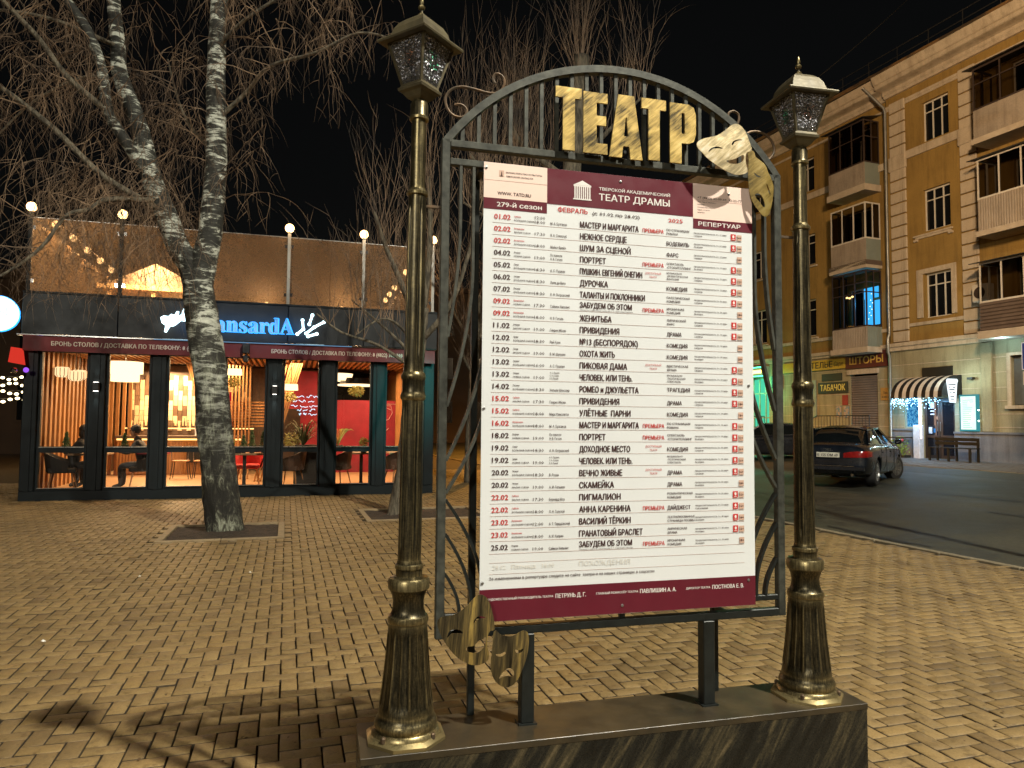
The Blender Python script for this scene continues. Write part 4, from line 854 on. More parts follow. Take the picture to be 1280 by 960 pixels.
# ================================================================== YELLOW APARTMENT BUILDING (facade frame)
M['ochre'] = stucco('ochre_stucco', (0.34,0.205,0.050), (0.23,0.135,0.030))
M['trim'] = stucco('cream_stucco_trim', (0.56,0.45,0.32), (0.42,0.33,0.23), (0.5,0.46,0.42), 1.6)
M['groundwall'] = stucco('beige_rusticated_wall', (0.36,0.31,0.18), (0.25,0.21,0.12))
M['plinthwall'] = stucco('grey_plinth_render', (0.22,0.22,0.23), (0.14,0.14,0.15))
M['upvc'] = pm('white_window_frame', (0.62,0.56,0.47), (0.52,0.46,0.38), 0.5, 0, 6, bs=0.05)
M['oldframe'] = pm('brown_window_frame', (0.05,0.03,0.022), (0.03,0.02,0.015), 0.6, 0, 12)
M['nightglass'] = pm('dark_window_glass', (0.006,0.007,0.008), (0.010,0.010,0.011), 0.06, 0, 0.8, bs=0.0, rv=0.03, spec=0.6)
M['curtain'] = pm('pinkish_curtain_behind_glass', (0.16,0.075,0.055), (0.09,0.04,0.03), 0.8, 0, 6, (8,1,1))
M['roofmetal'] = pm('dark_roof_metal', (0.05,0.045,0.04), (0.03,0.03,0.03), 0.5, 0.4, 3)
M['pipe'] = pm('zinc_downpipe', (0.32,0.31,0.28), (0.22,0.21,0.19), 0.4, 0.6, 4)
M['panel_tan'] = stucco('tan_balcony_cladding', (0.36,0.29,0.22), (0.27,0.22,0.17), (0.55,0.5,0.45), 2.0)
M['panel_grey'] = pm('greenish_grey_balcony_side', (0.22,0.24,0.20), (0.18,0.20,0.17), 0.7, 0, 2)
M['slat'] = pm('brown_siding', (0.13,0.09,0.065), (0.09,0.06,0.045), 0.7, 0, 3, (1,1,1))
M['slab'] = pm('cream_balcony_slab', (0.50,0.41,0.30), (0.38,0.30,0.22), 0.8, 0, 3, bs=0.3)
bld = thing('apartment_building', 'yellow ochre apartment block with cream quoins and cornice rising at the right edge', 'building', BO, BA)
CU = 21.2
def wall_holes(b, u0, u1, z0, z1, holes, y, depth=0.22):
    us = sorted({u0, u1, *[h[0] for h in holes], *[h[1] for h in holes]}); zs = sorted({z0, z1, *[h[2] for h in holes], *[h[3] for h in holes]})
    us = [u for u in us if u0 <= u <= u1]; zs = [z for z in zs if z0 <= z <= z1]
    for i in range(len(us)-1):
        for j in range(len(zs)-1):
            cu, cz = (us[i]+us[i+1])/2, (zs[j]+zs[j+1])/2
            if any(h[0] < cu < h[1] and h[2] < cz < h[3] for h in holes): continue
            b.quad((us[i],y,zs[j]),(us[i+1],y,zs[j]),(us[i+1],y,zs[j+1]),(us[i],y,zs[j+1]))
    for (a, c, d, e) in holes:
        b.quad((a,y,d),(a,y,e),(a,y+depth,e),(a,y+depth,d)); b.quad((c,y,d),(c,y+depth,d),(c,y+depth,e),(c,y,e))
        b.quad((a,y,d),(a,y+depth,d),(c,y+depth,d),(c,y,d)); b.quad((a,y,e),(c,y,e),(c,y+depth,e),(a,y+depth,e))
def window(par, u0, u1, z0, z1, y, cols=3, transom=None, fm='upvc', glassm='nightglass', sill=None, fw=0.05):
    """window = frame with mullions > panes"""
    b = MB(); yy = y+0.13
    b.box(u0,u0+fw,yy,yy+.06,z0,z1); b.box(u1-fw,u1,yy,yy+.06,z0,z1); b.box(u0+fw,u1-fw,yy,yy+.06,z0,z0+fw); b.box(u0+fw,u1-fw,yy,yy+.06,z1-fw,z1)
    for k in range(1, cols):
        x = u0+(u1-u0)*k/cols; b.box(x-fw*.45,x+fw*.45,yy+.002,yy+.058,z0+fw,z1-fw)
    tz = z0+(z1-z0)*transom if transom else None
    if tz: b.box(u0+fw,u1-fw,yy-.003,yy+.055,tz-fw*.4,tz+fw*.4)
    f = b.build('window', M[fm], par, fix=False)
    for k in range(cols):
        xa, xb = u0+(u1-u0)*k/cols, u0+(u1-u0)*(k+1)/cols
        for za, zb in (((z0,tz),(tz,z1)) if tz else ((z0,z1),)):
            g_ = MB(); g_.box(xa+.01,xb-.01,yy+.03,yy+.036,za+.01,zb-.01); g_.build('pane', M[glassm], f, fix=False)
    return f
YL = 0.15      # setback of the left wing
win_r = [(1.60,2.70,12.32,13.85),(1.57,2.69,8.90,10.48),(1.57,2.66,5.62,7.28)]
# right section
b = MB(); wall_holes(b, 0.0, 16.0, 4.80, 14.72, win_r+[(5.0,7.0,12.2,13.8),(5.0,7.0,8.9,10.5),(5.0,7.0,5.6,7.2)], 0.0)
b.quad((0,0,0.2),(0,YL+.01,0.2),(0,YL+.01,15),(0,0,15)); b.build('wall', M['ochre'], bld, fix=False)
rooms = MB()
# left wing
lw = []
for u in (-4.62,-7.9,-11.3,-15.0,-18.7,-22.4):
    for z0, z1 in ((12.32,13.86),(8.90,10.3),(5.62,7.3)): lw.append((u-.55,u+.55,z0,z1))
b = MB(); wall_holes(b, -40.0, 0.0, 4.80, 14.72, lw+[(-2.2,-0.9,12.2,14.0),(-2.2,-0.9,8.9,10.6),(-2.2,-0.9,5.6,7.3)], YL); b.build('wall', M['ochre'], bld, fix=False)
for (a, c, d, e) in win_r: window(bld, a, c, d, e, 0.0, 3, 0.74)
for (a, c, d, e) in lw: window(bld, a, c, d, e, YL, 2, 0.72)
for (a, c, d, e) in ((-2.2,-0.9,12.2,14.0),(-2.2,-0.9,8.9,10.6),(-2.2,-0.9,5.6,7.3)): window(bld, a, c, d, e, YL, 2, None)
for (a, c, d, e) in ((5.0,7.0,12.2,13.8),(5.0,7.0,8.9,10.5),(5.0,7.0,5.6,7.2)): window(bld, a, c, d, e, 0.0, 3, None)
# window trims
tr = MB()
tr.box(1.19,2.78,-0.10,0.0,8.74,8.80); tr.box(1.25,2.72,-0.06,0.0,8.66,8.74); tr.box(1.19,1.34,-0.08,0.0,8.58,8.66); tr.box(2.62,2.78,-0.08,0,8.58,8.66); tr.build('window_sill', M['trim'], bld)
tr = MB(); tr.box(1.26,1.50,-0.05,0.0,5.66,7.48); tr.box(2.68,2.86,-0.05,0.0,5.66,7.48); tr.box(1.50,2.68,-0.05,0.0,7.30,7.48); tr.build('window_surround', M['trim'], bld)
for (a, c, d, e) in lw:
    if d < 10 : part(lambda b: (b.box(a-.12,c+.12,YL-.10,YL,d-.14,d-.07),), 'window_sill', M['trim'], bld)
# string courses
part(lambda b: (b.box(0.90,3.13,-0.07,0.0,11.93,12.24),), 'belt_course', M['trim'], bld)
part(lambda b: (b.box(-40,-0.02,YL-.07,YL,11.90,12.18),), 'belt_course', M['trim'], bld)
part(lambda b: (b.box(0.90,3.13,-0.06,0.0,5.38,5.50),), 'belt_course', M['trim'], bld)
part(lambda b: (b.box(-40,-0.02,YL-.06,YL,5.32,5.46),), 'belt_course', M['trim'], bld)
part(lambda b: (b.box(0.0,16,-0.16,-0.0,4.66,4.80), b.box(0,16,-0.10,-0.0,4.50,4.66)), 'ground_floor_cornice', M['trim'], bld)
part(lambda b: (b.box(-40,-0.0,YL-.16,YL,4.66,4.80), b.box(-40,0,YL-.08,YL,4.55,4.66)), 'ground_floor_cornice', M['trim'], bld)
part(lambda b: (b.box(0.0,16,-0.05,0.0,14.24,14.34), b.box(0,16,-0.03,0.0,14.14,14.24)), 'frieze_moulding', M['trim'], bld)
part(lambda b: (b.box(-40,0.0,YL-.05,YL,14.24,14.34),), 'frieze_moulding', M['trim'], bld)
# main cornice in steps
def cornice(u0, u1, y):
    prof = [(0.02,14.66),(-0.10,14.66),(-0.14,14.74),(-0.20,14.80),(-0.20,14.90),(-0.30,14.93),(-0.55,14.95),(-0.60,14.97),(-0.60,15.10),(-0.66,15.13),(-0.70,15.20),(-0.76,15.36),(-0.78,15.42),(0.02,15.42)]
    b = MB(); n_ = len(prof)
    vs = [(u0,y+p[0],p[1]) for p in prof]+[(u1,y+p[0],p[1]) for p in prof]
    b.add(vs, [(i,(i+1)%n_,n_+(i+1)%n_,n_+i) for i in range(n_)]+[tuple(range(n_)),tuple(range(2*n_-1,n_-1,-1))]); b.build('cornice', M['trim'], bld)
cornice(0.0,16,0.0); cornice(-40,-0.003,YL)
M['gutter'] = pm('coppery_gutter_sheet', (0.30,0.17,0.07), (0.10,0.07,0.045), 0.45, 0.5, 0.9, (1,1,1), contrast=(0.45,0.55))  # orange reflection on the gutter edge painted into its patchy colour
part(lambda b: (b.box(-40,16,-0.84,-0.70,15.425,15.50),), 'gutter', M['gutter'], bld)
part(lambda b: b.add([(-40,-0.80,15.52),(16,-0.80,15.52),(16,6,17.6),(-40,6,17.6),(16,12,15.5),(-40,12,15.5)],[(0,1,2,3),(3,2,4,5)]), 'roof', M['roofmetal'], bld, fix=False)
rr = MB()
for i in range(34): u = -30+i*1.35; rr.box(u-.012,u+.012,-0.55,-0.53,15.5,16.25)
for z in (15.85,16.2): rr.box(-30,15,-0.552,-0.528,z,z+.025)
rr.build('roof_railing', M['roofmetal'], bld)
# back and side walls so that the block is closed
part(lambda b: (b.quad((16,0,0),(16,12,0),(16,12,15.5),(16,0,15.5)), b.quad((-40,12,0),(-40,YL,0),(-40,YL,15.5),(-40,12,15.5)), b.quad((16,12,0),(-40,12,0),(-40,12,15.5),(16,12,15.5))), 'rear_wall', M['ochre'], bld, fix=False)
# quoins: single rusticated blocks
qm = {}
def quoin(w_):
    if w_ not in qm: q = MB(); q.bev(0,w_,-0.075,0.0,0.0,0.405,0.018); qm[w_] = q.mesh('quoin_block', M['trim'])
    return qm[w_]
z = 4.84
while z < 14.1:
    if not (11.8 < z+0.2 < 12.3):
        inst('quoin_block', quoin(0.70), bld, (0.185, 0, z)); inst('quoin_block', quoin(0.62), bld, (3.135, 0, z))
    z += 0.457
part(lambda b: (b.bev(0.14,0.93,-0.12,0,11.62,12.20,0.03),), 'quoin_bracket', M['trim'], bld)
part(lambda b: (b.bev(3.09,3.80,-0.12,0,11.62,12.20,0.03),), 'quoin_bracket', M['trim'], bld)
# ground floor
gh = [(0.55,1.18,1.5,2.75),(1.36,2.66,0.40,2.62),(4.72,6.2,2.30,3.95)]
b = MB(); wall_holes(b, 0.0, 16.0, 0.2, 4.50, gh, 0.0, 0.25); b.build('ground_floor_wall', M['groundwall'], bld, fix=False)
ghl = [(-2.2,-0.8,0.95,3.72),(-9.0,-7.25,0.95,3.9),(-12.5,-10.8,1.5,3.5),(-16.5,-14.8,1.5,3.5)]
b = MB(); wall_holes(b, -40, 0.0, 0.2, 4.55, ghl, YL, 0.25); b.build('ground_floor_wall', M['groundwall'], bld, fix=False)
gr = MB()
for z in (1.55,2.0,2.45,2.9,3.42,3.93):
    for (ua, ub, y) in ((0.02,16,0.0),(-40,-0.02,YL)):
        segs = [(ua, ub)]
        for h in gh+ghl:
            if h[2] < z < h[3]:
                ns = []
                for (a, c) in segs:
                    if h[1] <= a or h[0] >= c: ns.append((a,c))
                    else:
                        if h[0] > a: ns.append((a,h[0]-.02))
                        if h[1] < c: ns.append((h[1]+.02,c))
                segs = ns
        for a, c in segs: gr.bev(a,c,y-0.022,y+0.0,z+.012,z+.44,.006) if False else gr.box(a,c,y-0.012,y,z,z+.022)
gr.build('rustication_line', M['trim'], bld, fix=False)
part(lambda b: (b.box(2.68,16,-0.08,0.0,0.2,1.33), b.box(2.68,16,-0.12,0.0,1.33,1.40), b.box(0.0,1.30,-0.08,0.0,0.2,1.42), b.box(0.0,1.30,-0.12,0.0,1.42,1.48)), 'plinth_course', M['plinthwall'], bld)
part(lambda b: (b.box(-40,-0.02,YL-.06,YL,0.2,1.2),), 'plinth_course', M['plinthwall'], bld)
part(lambda b: (b.bev(3.72,4.12,-0.10,0.0,1.40,4.48,.02),), 'pilaster', M['groundwall'], bld)  # shallow pier put in for an unlit band of the wall
# downpipe
part(lambda b: b.tube([(-0.55,-0.62,15.3),(-0.5,-0.55,15.2),(0.03,-0.17,14.3),(0.05,-0.12,14.1),(0.05,-0.12,5.2),(0.05,-0.2,5.0),(0.05,-0.2,4.5),(0.05,-0.12,4.3),(0.05,-0.12,0.7),(0.05,-0.3,0.5)],0.055,10), 'downpipe', M['pipe'], bld, smooth=True)
# boxes showing rooms: the windows of the lit balcony
M['bluelit'] = em('blue_lit_room', (0.04,0.42,1.0), 4.0)
# balconies
def balcony(label_, u0, u1, pr, zs, kind, wally, corr, side='panel_grey', front='panel_tan', fm='upvc', roofc=True, lit=False):
    """enclosed balcony: slab, parapet, glazing; zs = slab bottom, slab top, parapet top, glazing top"""
    a, b0, c, d = zs; root = MB(); root.box(u0-.06,u1+.06,wally-pr-.06,wally-0.002,a,b0); o = root.build('balcony', M['slab'], bld); o['label'] = label_
    y = wally-pr
    q = MB()
    if corr == 'v':
        n_ = int((u1-u0)/0.085)
        for i in range(n_): x = u0+(u1-u0)*i/n_; q.prism_z([(x,y),(x+.02,y-.018),(x+.06,y-.018),(x+.08,y)], b0, c)
        q.box(u0,u1,y+.001,y+.03,b0,c)
    elif corr == 'h':
        n_ = int((c-b0)/0.105)
        for i in range(n_): z_ = b0+(c-b0)*i/n_; q.add([(u0,y,z_),(u1,y,z_),(u1,y-.03,z_+.03),(u0,y-.03,z_+.03),(u0,y-.004,z_+.1),(u1,y-.004,z_+.1)],[(0,1,2,3),(3,2,5,4)])
        q.box(u0,u1,y+.001,y+.03,b0,c)
    else: q.box(u0,u1,y,y+.03,b0,c)
    q.build('parapet', M[front], o, fix=False)
    q = MB(); q.box(u0,u0+.03,y+.031,wally-.002,b0,c); q.build('side_parapet', M[side], o, fix=False)
    q = MB(); q.box(u1-.03,u1,y+.031,wally-.002,b0,c)
    if corr == 'v':
        for i in range(int(pr/0.085)): yy = y+.04+i*.085; q.box(u1,u1+.015,yy,yy+.05,b0,c)
    q.build('side_parapet', M[side], o, fix=False)
    # glazing frame
    f = MB(); t = .045; cols_ = 3 if u1-u0 < 2.5 else int((u1-u0)/0.62)
    if kind == 'old': cols_ = 3 if u1-u0 < 2.5 else 4
    for k in range(cols_+1): x = u0+(u1-u0-t)*k/cols_; f.box(x,x+t,y,y+.05,c,d)
    f.box(u0,u1,y-.004,y+.054,c,c+.06); f.box(u0,u1,y-.004,y+.054,d-.06,d)
    for k in range(0,3): yy = y+(pr-.05)*k/2; f.box(u1-.05,u1+.001,yy+.001,yy+.046,c,d); f.box(u0-.001,u0+.05,yy+.001,yy+.046,c,d)
    for z_ in (c, d-.06): f.box(u1-.052,u1+.003,y+.055,wally-.003,z_,z_+.06); f.box(u0-.003,u0+.052,y+.055,wally-.003,z_,z_+.06)
    if kind == 'old':
        tz = c+(d-c)*.60
        f.box(u0+t,u1-t,y+.003,y+.047,tz,tz+.04); f.box(u1-.047,u1-.003,y+.05,wally-.003,tz,tz+.04)
        if lit: f.box(u0+t,u1-t,y+.003,y+.047,c+(d-c)*.78,c+(d-c)*.78+.035); f.box(u1-.047,u1-.003,y+.05,wally-.003,c+(d-c)*.78,c+(d-c)*.78+.035)
    f.build('glazing_frame', M[fm], o, fix=False)
    gl_ = M['balcglass']
    for k in range(cols_): xa, xb = u0+(u1-u0)*k/cols_, u0+(u1-u0)*(k+1)/cols_; g_ = MB(); g_.quad((xa+.03,y+.02,c+.05),(xb-.01,y+.02,c+.05),(xb-.01,y+.02,d-.05),(xa+.03,y+.02,d-.05)); g_.build('pane', gl_, o, fix=False)
    for k in range(2): ya, yb = y+pr*k/2, y+pr*(k+1)/2; g_ = MB(); g_.quad((u1-.02,ya+.03,c+.05),(u1-.02,yb-.02,c+.05),(u1-.02,yb-.02,d-.05),(u1-.02,ya+.03,d-.05)); g_.build('pane', gl_, o, fix=False)
    if roofc: q = MB(); q.add([(u0-.22,y-.2,d-.02),(u1+.12,y-.2,d-.02),(u1+.12,wally-.002,d+.2),(u0-.22,wally-.002,d+.2),(u0-.22,y-.2,d+.01),(u1+.12,y-.2,d+.01),(u1+.12,wally-.002,d+.23),(u0-.22,wally-.002,d+.23)],[(0,1,2,3),(4,5,6,7),(0,1,5,4),(1,2,6,5),(3,0,4,7)]); q.build('balcony_roof', M['roofmetal'], o)
    return o
M['balcglass'] = glass('balcony_glass', (0.34,0.32,0.30), 0.6, 0.03)
B1_ = balcony('old brown-framed top balcony with curtains', -2.38,-0.5,.82,(11.08,11.34,12.24,14.02),'old',YL,'n',fm='oldframe')
for (ua, ub, za) in ((-2.3,-1.75,13.1),(-1.7,-1.1,13.05),(-1.12,-0.62,13.2)):
    cb = MB(); n_ = 9
    for i in range(n_):
        x0, x1 = ua+(ub-ua)*i/n_, ua+(ub-ua)*(i+1)/n_; yy = YL-.70
        cb.quad((x0,yy-.02*(i%2),za),(x1,yy-.02*((i+1)%2),za-.04),(x1,yy-.02*((i+1)%2),13.92),(x0,yy-.02*(i%2),13.92))
    cb.build('curtain', M['curtain'], B1_, fix=False)
B2_ = balcony('white-framed balcony with plain cladding', -2.33,-0.52,.80,(7.92,8.22,9.12,10.62),'new',YL,'n',roofc=False)
part(lambda b: (b.box(-2.42,-0.45,YL-.86,YL-.0,8.05,8.24),), 'dark_band', M['slat'], B2_)
B3_ = balcony('dark-framed balcony glowing blue inside', -2.33,-0.52,.80,(4.52,4.74,5.56,7.86),'old',YL,'v',fm='oldframe',roofc=False,lit=True)
part(lambda b: (b.box(-1.35,-0.95,YL-.006,YL-.002,5.7,7.2), b.box(-1.35,-0.62,YL-.05,YL-.045,6.8,7.25), b.box(-0.88,-0.6,YL-.006,YL-.002,5.7,6.7)), 'lit_window', M['bluelit'], B3_)
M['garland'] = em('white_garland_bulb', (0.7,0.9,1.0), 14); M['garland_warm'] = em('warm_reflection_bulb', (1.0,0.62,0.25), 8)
gb = MB(); r_ = random.Random(3)
for i in range(9): gb.ball((-0.80+0.10*(i%2), YL-.4+.02*i, 5.9+i*.13),.014,6,4)
gb.build('garland', M['garland'], B3_)
light('blue_room_light','POINT',bl_(-0.9,0.35,6.6),22,(0.05,0.45,1.0),0.1)
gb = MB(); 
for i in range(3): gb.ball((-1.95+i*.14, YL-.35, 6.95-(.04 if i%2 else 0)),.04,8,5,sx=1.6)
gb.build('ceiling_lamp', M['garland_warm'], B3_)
balcony('dark glazed top balcony at the right edge', 4.30,8.0,.90,(11.10,11.29,12.27,13.72),'old',0.0,'n',fm='oldframe',side='panel_tan')
balcony('white-framed balcony with ribbed cladding', 4.38,8.0,.90,(7.93,8.11,9.18,10.55),'new',0.0,'v',side='panel_tan')
balcony('white-framed balcony with brown siding', 4.36,8.0,.90,(4.49,4.75,5.69,7.04),'new',0.0,'h',front='slat',side='panel_tan')
# air conditioner
part(lambda b: (b.bev(3.72,4.30,-0.42,-0.10,5.85,6.45,.03),), 'air_conditioner', M['upvc'], bld)
part(lambda b: (b.tube([(4.0,-0.425,6.15),(4.0,-0.43,6.15)],0.2,20),), 'fan_grille', M['oldframe'], bld)
# back rooms: dark plane behind every opening
part(lambda b: b.quad((-40,YL+.5,0.2),(16,YL+.5,0.2),(16,YL+.5,15.3),(-40,YL+.5,15.3)), 'inner_wall', M['nightglass'], bld, fix=False)

# --- shop fronts of the left wing
M['sign_yellow'] = pm('yellow_shop_sign', (0.55,0.38,0.03), (0.45,0.30,0.03), 0.5, 0, 3, bs=0); M['sign_maroon'] = pm('maroon_shop_sign', (0.09,0.012,0.012), None, 0.5, 0, 3, bs=0)
M['sign_black'] = pm('black_sign_panel', (0.012,0.012,0.010), None, 0.5, 0, 3, bs=0); M['letter_yellow'] = pm('yellow_lettering', (0.75,0.60,0.14), None, 0.5, 0, 3, bs=0); M['letter_dark'] = pm('dark_lettering', (0.02,0.018,0.012), None, 0.5, 0, 3, bs=0)
M['letter_gold'] = pm('golden_lettering', (0.62,0.38,0.08), None, 0.5, 0, 3, bs=0)
sg = thing('shop_sign', 'long yellow and maroon tailoring and curtain shop sign above the shutter', 'sign', BO, BA)
part(lambda b: b.box(-6.2,-2.35,YL-.10,YL-.035,4.02,4.46), 'yellow_board', M['sign_yellow'], sg)
part(lambda b: b.box(-2.35,-0.25,YL-.10,YL-.035,3.97,4.62), 'maroon_board', M['sign_maroon'], sg)
part(lambda b: b.tube([(-2.55,YL-.101,4.27),(-2.55,YL-.108,4.27)],0.2,20), 'yellow_end', M['sign_yellow'], sg)
a_, b_, c_ = MB(), MB(), MB()
text('АТЕЛЬЕ',-4.62,4.11,0.27,1.55,bold=0.03,target=a_,y=YL-.105,res=2); text('Сари',-5.3,4.14,0.2,0.5,bold=0.0,target=a_,y=YL-.105,shear=0.4); text('Сари',-2.98,4.14,0.2,0.5,bold=0.0,target=a_,y=YL-.111,shear=0.4)
text('ШТОРЫ',-2.12,4.14,0.30,1.70,bold=0.03,target=b_,y=YL-.105,res=2)
flush_text(); a_.build('dark_letters', M['letter_dark'], sg, fix=False); b_.build('golden_letters', M['letter_gold'], sg, fix=False)
sg = thing('shop_sign', 'small black tobacco shop sign with yellow letters beside the roller shutter', 'sign', BO, BA)
part(lambda b: b.box(-3.97,-2.30,YL-.06,YL-.015,2.98,3.46), 'board', M['sign_black'], sg); c_ = MB(); text('ТАБАЧОК',-3.83,3.09,0.27,1.40,bold=0.02,target=c_,y=YL-.063,res=2); flush_text(); c_.build('letters', M['letter_yellow'], sg, fix=False)
part(lambda b: b.box(-3.75,-2.62,YL-.05,YL-.015,3.53,3.84), 'blank_plate', M['sign_black'], sg)
M['shutter'] = pm('grey_roller_shutter', (0.17,0.14,0.13), (0.13,0.11,0.10), 0.6, 0.1, 2)
sh = thing('roller_shutter', 'closed grey roller shutter under the curtain shop sign', 'shutter', BO, BA)
for i in range(27): z = 0.95+i*.1; part(lambda b: b.add([(-2.18,YL+.06,z),(-0.82,YL+.06,z),(-0.82,YL+.03,z+.05),(-2.18,YL+.03,z+.05),(-0.82,YL+.06,z+.099),(-2.18,YL+.06,z+.099)],[(0,1,2,3),(3,2,4,5)]), 'shutter_slat', M['shutter'], sh, fix=False)
part(lambda b: b.box(-2.3,-0.7,YL-.1,YL-.013,3.72,3.92), 'shutter_box', M['trim'], sh)
nb = thing('notice_board', 'pale green blank notice panel left of the tobacco sign', 'panel', BO, BA)
M['palegreen'] = pm('pale_green_board', (0.30,0.34,0.26), None, 0.6); part(lambda b: b.box(-5.4,-4.12,YL-.05,YL-.013,1.95,3.6), 'board', M['palegreen'], nb)
M['red_notice'] = pm('red_notice', (0.30,0.02,0.02), None, 0.6); M['paper_notice'] = pm('printed_notice', (0.45,0.30,0.22), (0.15,0.22,0.25), 0.6, 0, 9, contrast=(0.48,0.52)); M['orange_notice'] = pm('orange_plate', (0.42,0.22,0.05), (0.3,0.15,0.03), 0.6)
for (u0, u1, z0, z1, mm, lb) in ((-2.62,-2.32,2.45,2.88,'red_notice','red notice on the wall under the tobacco sign'),(-2.98,-2.70,1.95,2.42,'paper_notice','printed bluish notice on the wall left of the shutter'),(-2.55,-2.28,1.92,2.40,'paper_notice','printed notice under the red notice beside the shutter')):
    n_ = thing('notice', lb, 'notice', BO, BA); part(lambda b: b.box(u0,u1,YL-.035,YL-.013,z0,z1), 'sheet', M[mm], n_)
n_ = thing('wall_plate', 'orange plate on the wall left of the downpipe below the curtain sign', 'sign', BO, BA); part(lambda b: b.box(-0.62,-0.16,YL-.04,YL-.013,2.6,3.1), 'plate', M['orange_notice'], n_)
c_ = MB(); text('Тел.',-0.5,2.85,0.1,0.22,bold=0.02,target=c_,y=YL-.043); text('8(4822)',-0.57,2.7,0.08,0.36,bold=0.02,target=c_,y=YL-.043); flush_text(); c_.build('lettering', M['letter_dark'], n_, fix=False)
# entrance platforms, steps and railings
M['stone_step'] = pm('grey_stone_steps', (0.16,0.15,0.14), (0.11,0.10,0.10), 0.8, 0, 5); M['railing'] = pm('black_railing', (0.015,0.015,0.014), None, 0.5, 0.4, 10)
def entry(label_, u0, u1, pr, h, ulow):
    t = thing('entrance_platform', label_, 'platform', BO, BA)
    z0 = 0.33
    part(lambda b: b.box(u0,u1,YL-pr,YL-.065,z0,h), 'platform', M['stone_step'], t)
    n_ = 4
    for i in range(n_): hh = h-(h-z0)*(i+1)/(n_+1); part(lambda b: b.box(u0-.32*(i+1),u0-.32*i,YL-pr,YL-.065,z0,hh), 'step', M['stone_step'], t)
    def rail(y):
        q = MB(); zt = h+1.0
        q.tube([(u1,y,h),(u1,y,zt),(u0,y,zt),(u0-1.4,y,z0+1.0),(u0-1.4,y,z0)],.022,6); q.tube([(u1,y,h+.5),(u0,y,h+.5),(u0-1.4,y,z0+.5)],.014,5)
        k = int((u1-u0+1.4)/0.16)
        for i in range(1,k):
            x = u1-(u1-u0+1.4)*i/k; base = h if x > u0 else h+(z0-h)*(u0-x)/1.4; big = i % 6 == 0
            q.tube([(x,y,base),(x,y,base+1.0)],.018 if big else .008,5)
        q.build('railing', M['railing'], t)
    rail(YL-pr+.03)
entry('raised grey platform with black railing in front of the roller shutter', -2.9,-0.15,1.2,0.98,0)
entry('raised platform with black railing before the green-lit pharmacy door', -8.8,-6.2,1.2,0.98,0)
# pharmacy entrance, green light
M['green_neon'] = em('green_neon', (0.05,1.0,0.45), 9); M['white_neon'] = em('white_neon', (0.75,1.0,0.85), 12); M['green_glass'] = em('green_lit_door_glass', (0.10,0.85,0.50), 0.8); M['orange_neon'] = em('orange_neon', (1.0,0.6,0.15), 6)
ph = thing('pharmacy_entrance', 'pharmacy doorway glowing green seen between the frame and the right lamp post', 'entrance', BO, BA)
part(lambda b: (b.box(-9.1,-7.2,YL-.25,YL-.013,3.95,4.45),), 'sign_box', M['palegreen'], ph)
part(lambda b: (b.box(-8.9,-8.2,YL-.262,YL-.255,4.05,4.35),), 'neon_panel', M['white_neon'], ph)
part(lambda b: (b.tube([(-9.05,YL-.27,4.42),(-7.25,YL-.27,4.42),(-7.25,YL-.27,3.98),(-9.05,YL-.27,3.98),(-9.05,YL-.27,4.42)],.015,5),), 'neon_tube', M['green_neon'], ph)
part(lambda b: (b.box(-8.12,-7.5,YL-.262,YL-.255,4.12,4.28),), 'neon_panel', M['orange_neon'], ph)
part(lambda b: (b.box(-8.95,-7.3,YL+.16,YL+.18,1.0,3.85),), 'door_glass', M['green_glass'], ph)
part(lambda b: [b.box(u,u+.06,YL+.10,YL+.158,0.95,3.9) for u in (-9.0,-8.55,-8.1,-7.65,-7.31)] + [b.box(-9,-7.25,YL+.10,YL+.157,z,z+.06) for z in (3.84,3.1,1.9)], 'door_frame', M['palegreen'], ph)
q = thing('green_cross_box', 'small dark green-lit box sign on the wall right of the pharmacy door', 'sign', BO, BA)
part(lambda b: (b.box(-6.9,-6.3,YL-.14,YL-.013,3.35,3.95),), 'box', M['sign_black'], q); part(lambda b: (b.tube([(-6.8,YL-.15,3.45),(-6.4,YL-.15,3.45),(-6.4,YL-.15,3.85),(-6.8,YL-.15,3.85),(-6.8,YL-.15,3.45)],.012,4),), 'neon_tube', M['green_neon'], q)
light('pharmacy_light','AREA',bl_(-7.9,0.7,3.9),95,(0.10,1.0,0.50),1.2,target=bl_(-7.3,0.5,0.5)); light('pharmacy_light','POINT',bl_(-7.0,0.9,3.6),60,(0.10,1.0,0.50),0.15)

# --- bar entrance on the right: awning, lights, posters
M['awn_black'] = pm('black_awning_cloth', (0.008,0.008,0.009), None, 0.6, 0, 5); M['awn_white'] = pm('white_awning_stripe', (0.62,0.56,0.50), (0.52,0.46,0.40), 0.7, 0, 3)
aw = thing('striped_awning', 'black and white striped barrel awning over the bar entrance', 'awning', BO, BA)
A0, A1, ZB, ZT, PR = 0.85, 2.96, 2.68, 3.42, 1.0
ns = 13
for k in range(ns):
    xa, xb = A0+(A1-A0)*k/ns, A0+(A1-A0)*(k+1)/ns; b = MB(); prev = None
    for i in range(9):
        a = PI/2*i/8; y = -PR*math.sin(a)**1.0; z = ZB+(ZT-ZB)*math.cos(a)
        cur = (xa, xb, y, z)
        if prev: b.quad((xa,prev[2],prev[3]),(xb,prev[2],prev[3]),(xb,y,z),(xa,y,z))
        prev = cur
    b.quad((xa,-PR,ZB),(xb,-PR,ZB),(xb,-PR,ZB-.07),(xa,-PR,ZB-.07))
    b.build('awning_stripe', M['awn_white'] if k % 2 and k < 12 else M['awn_black'], aw, fix=False)
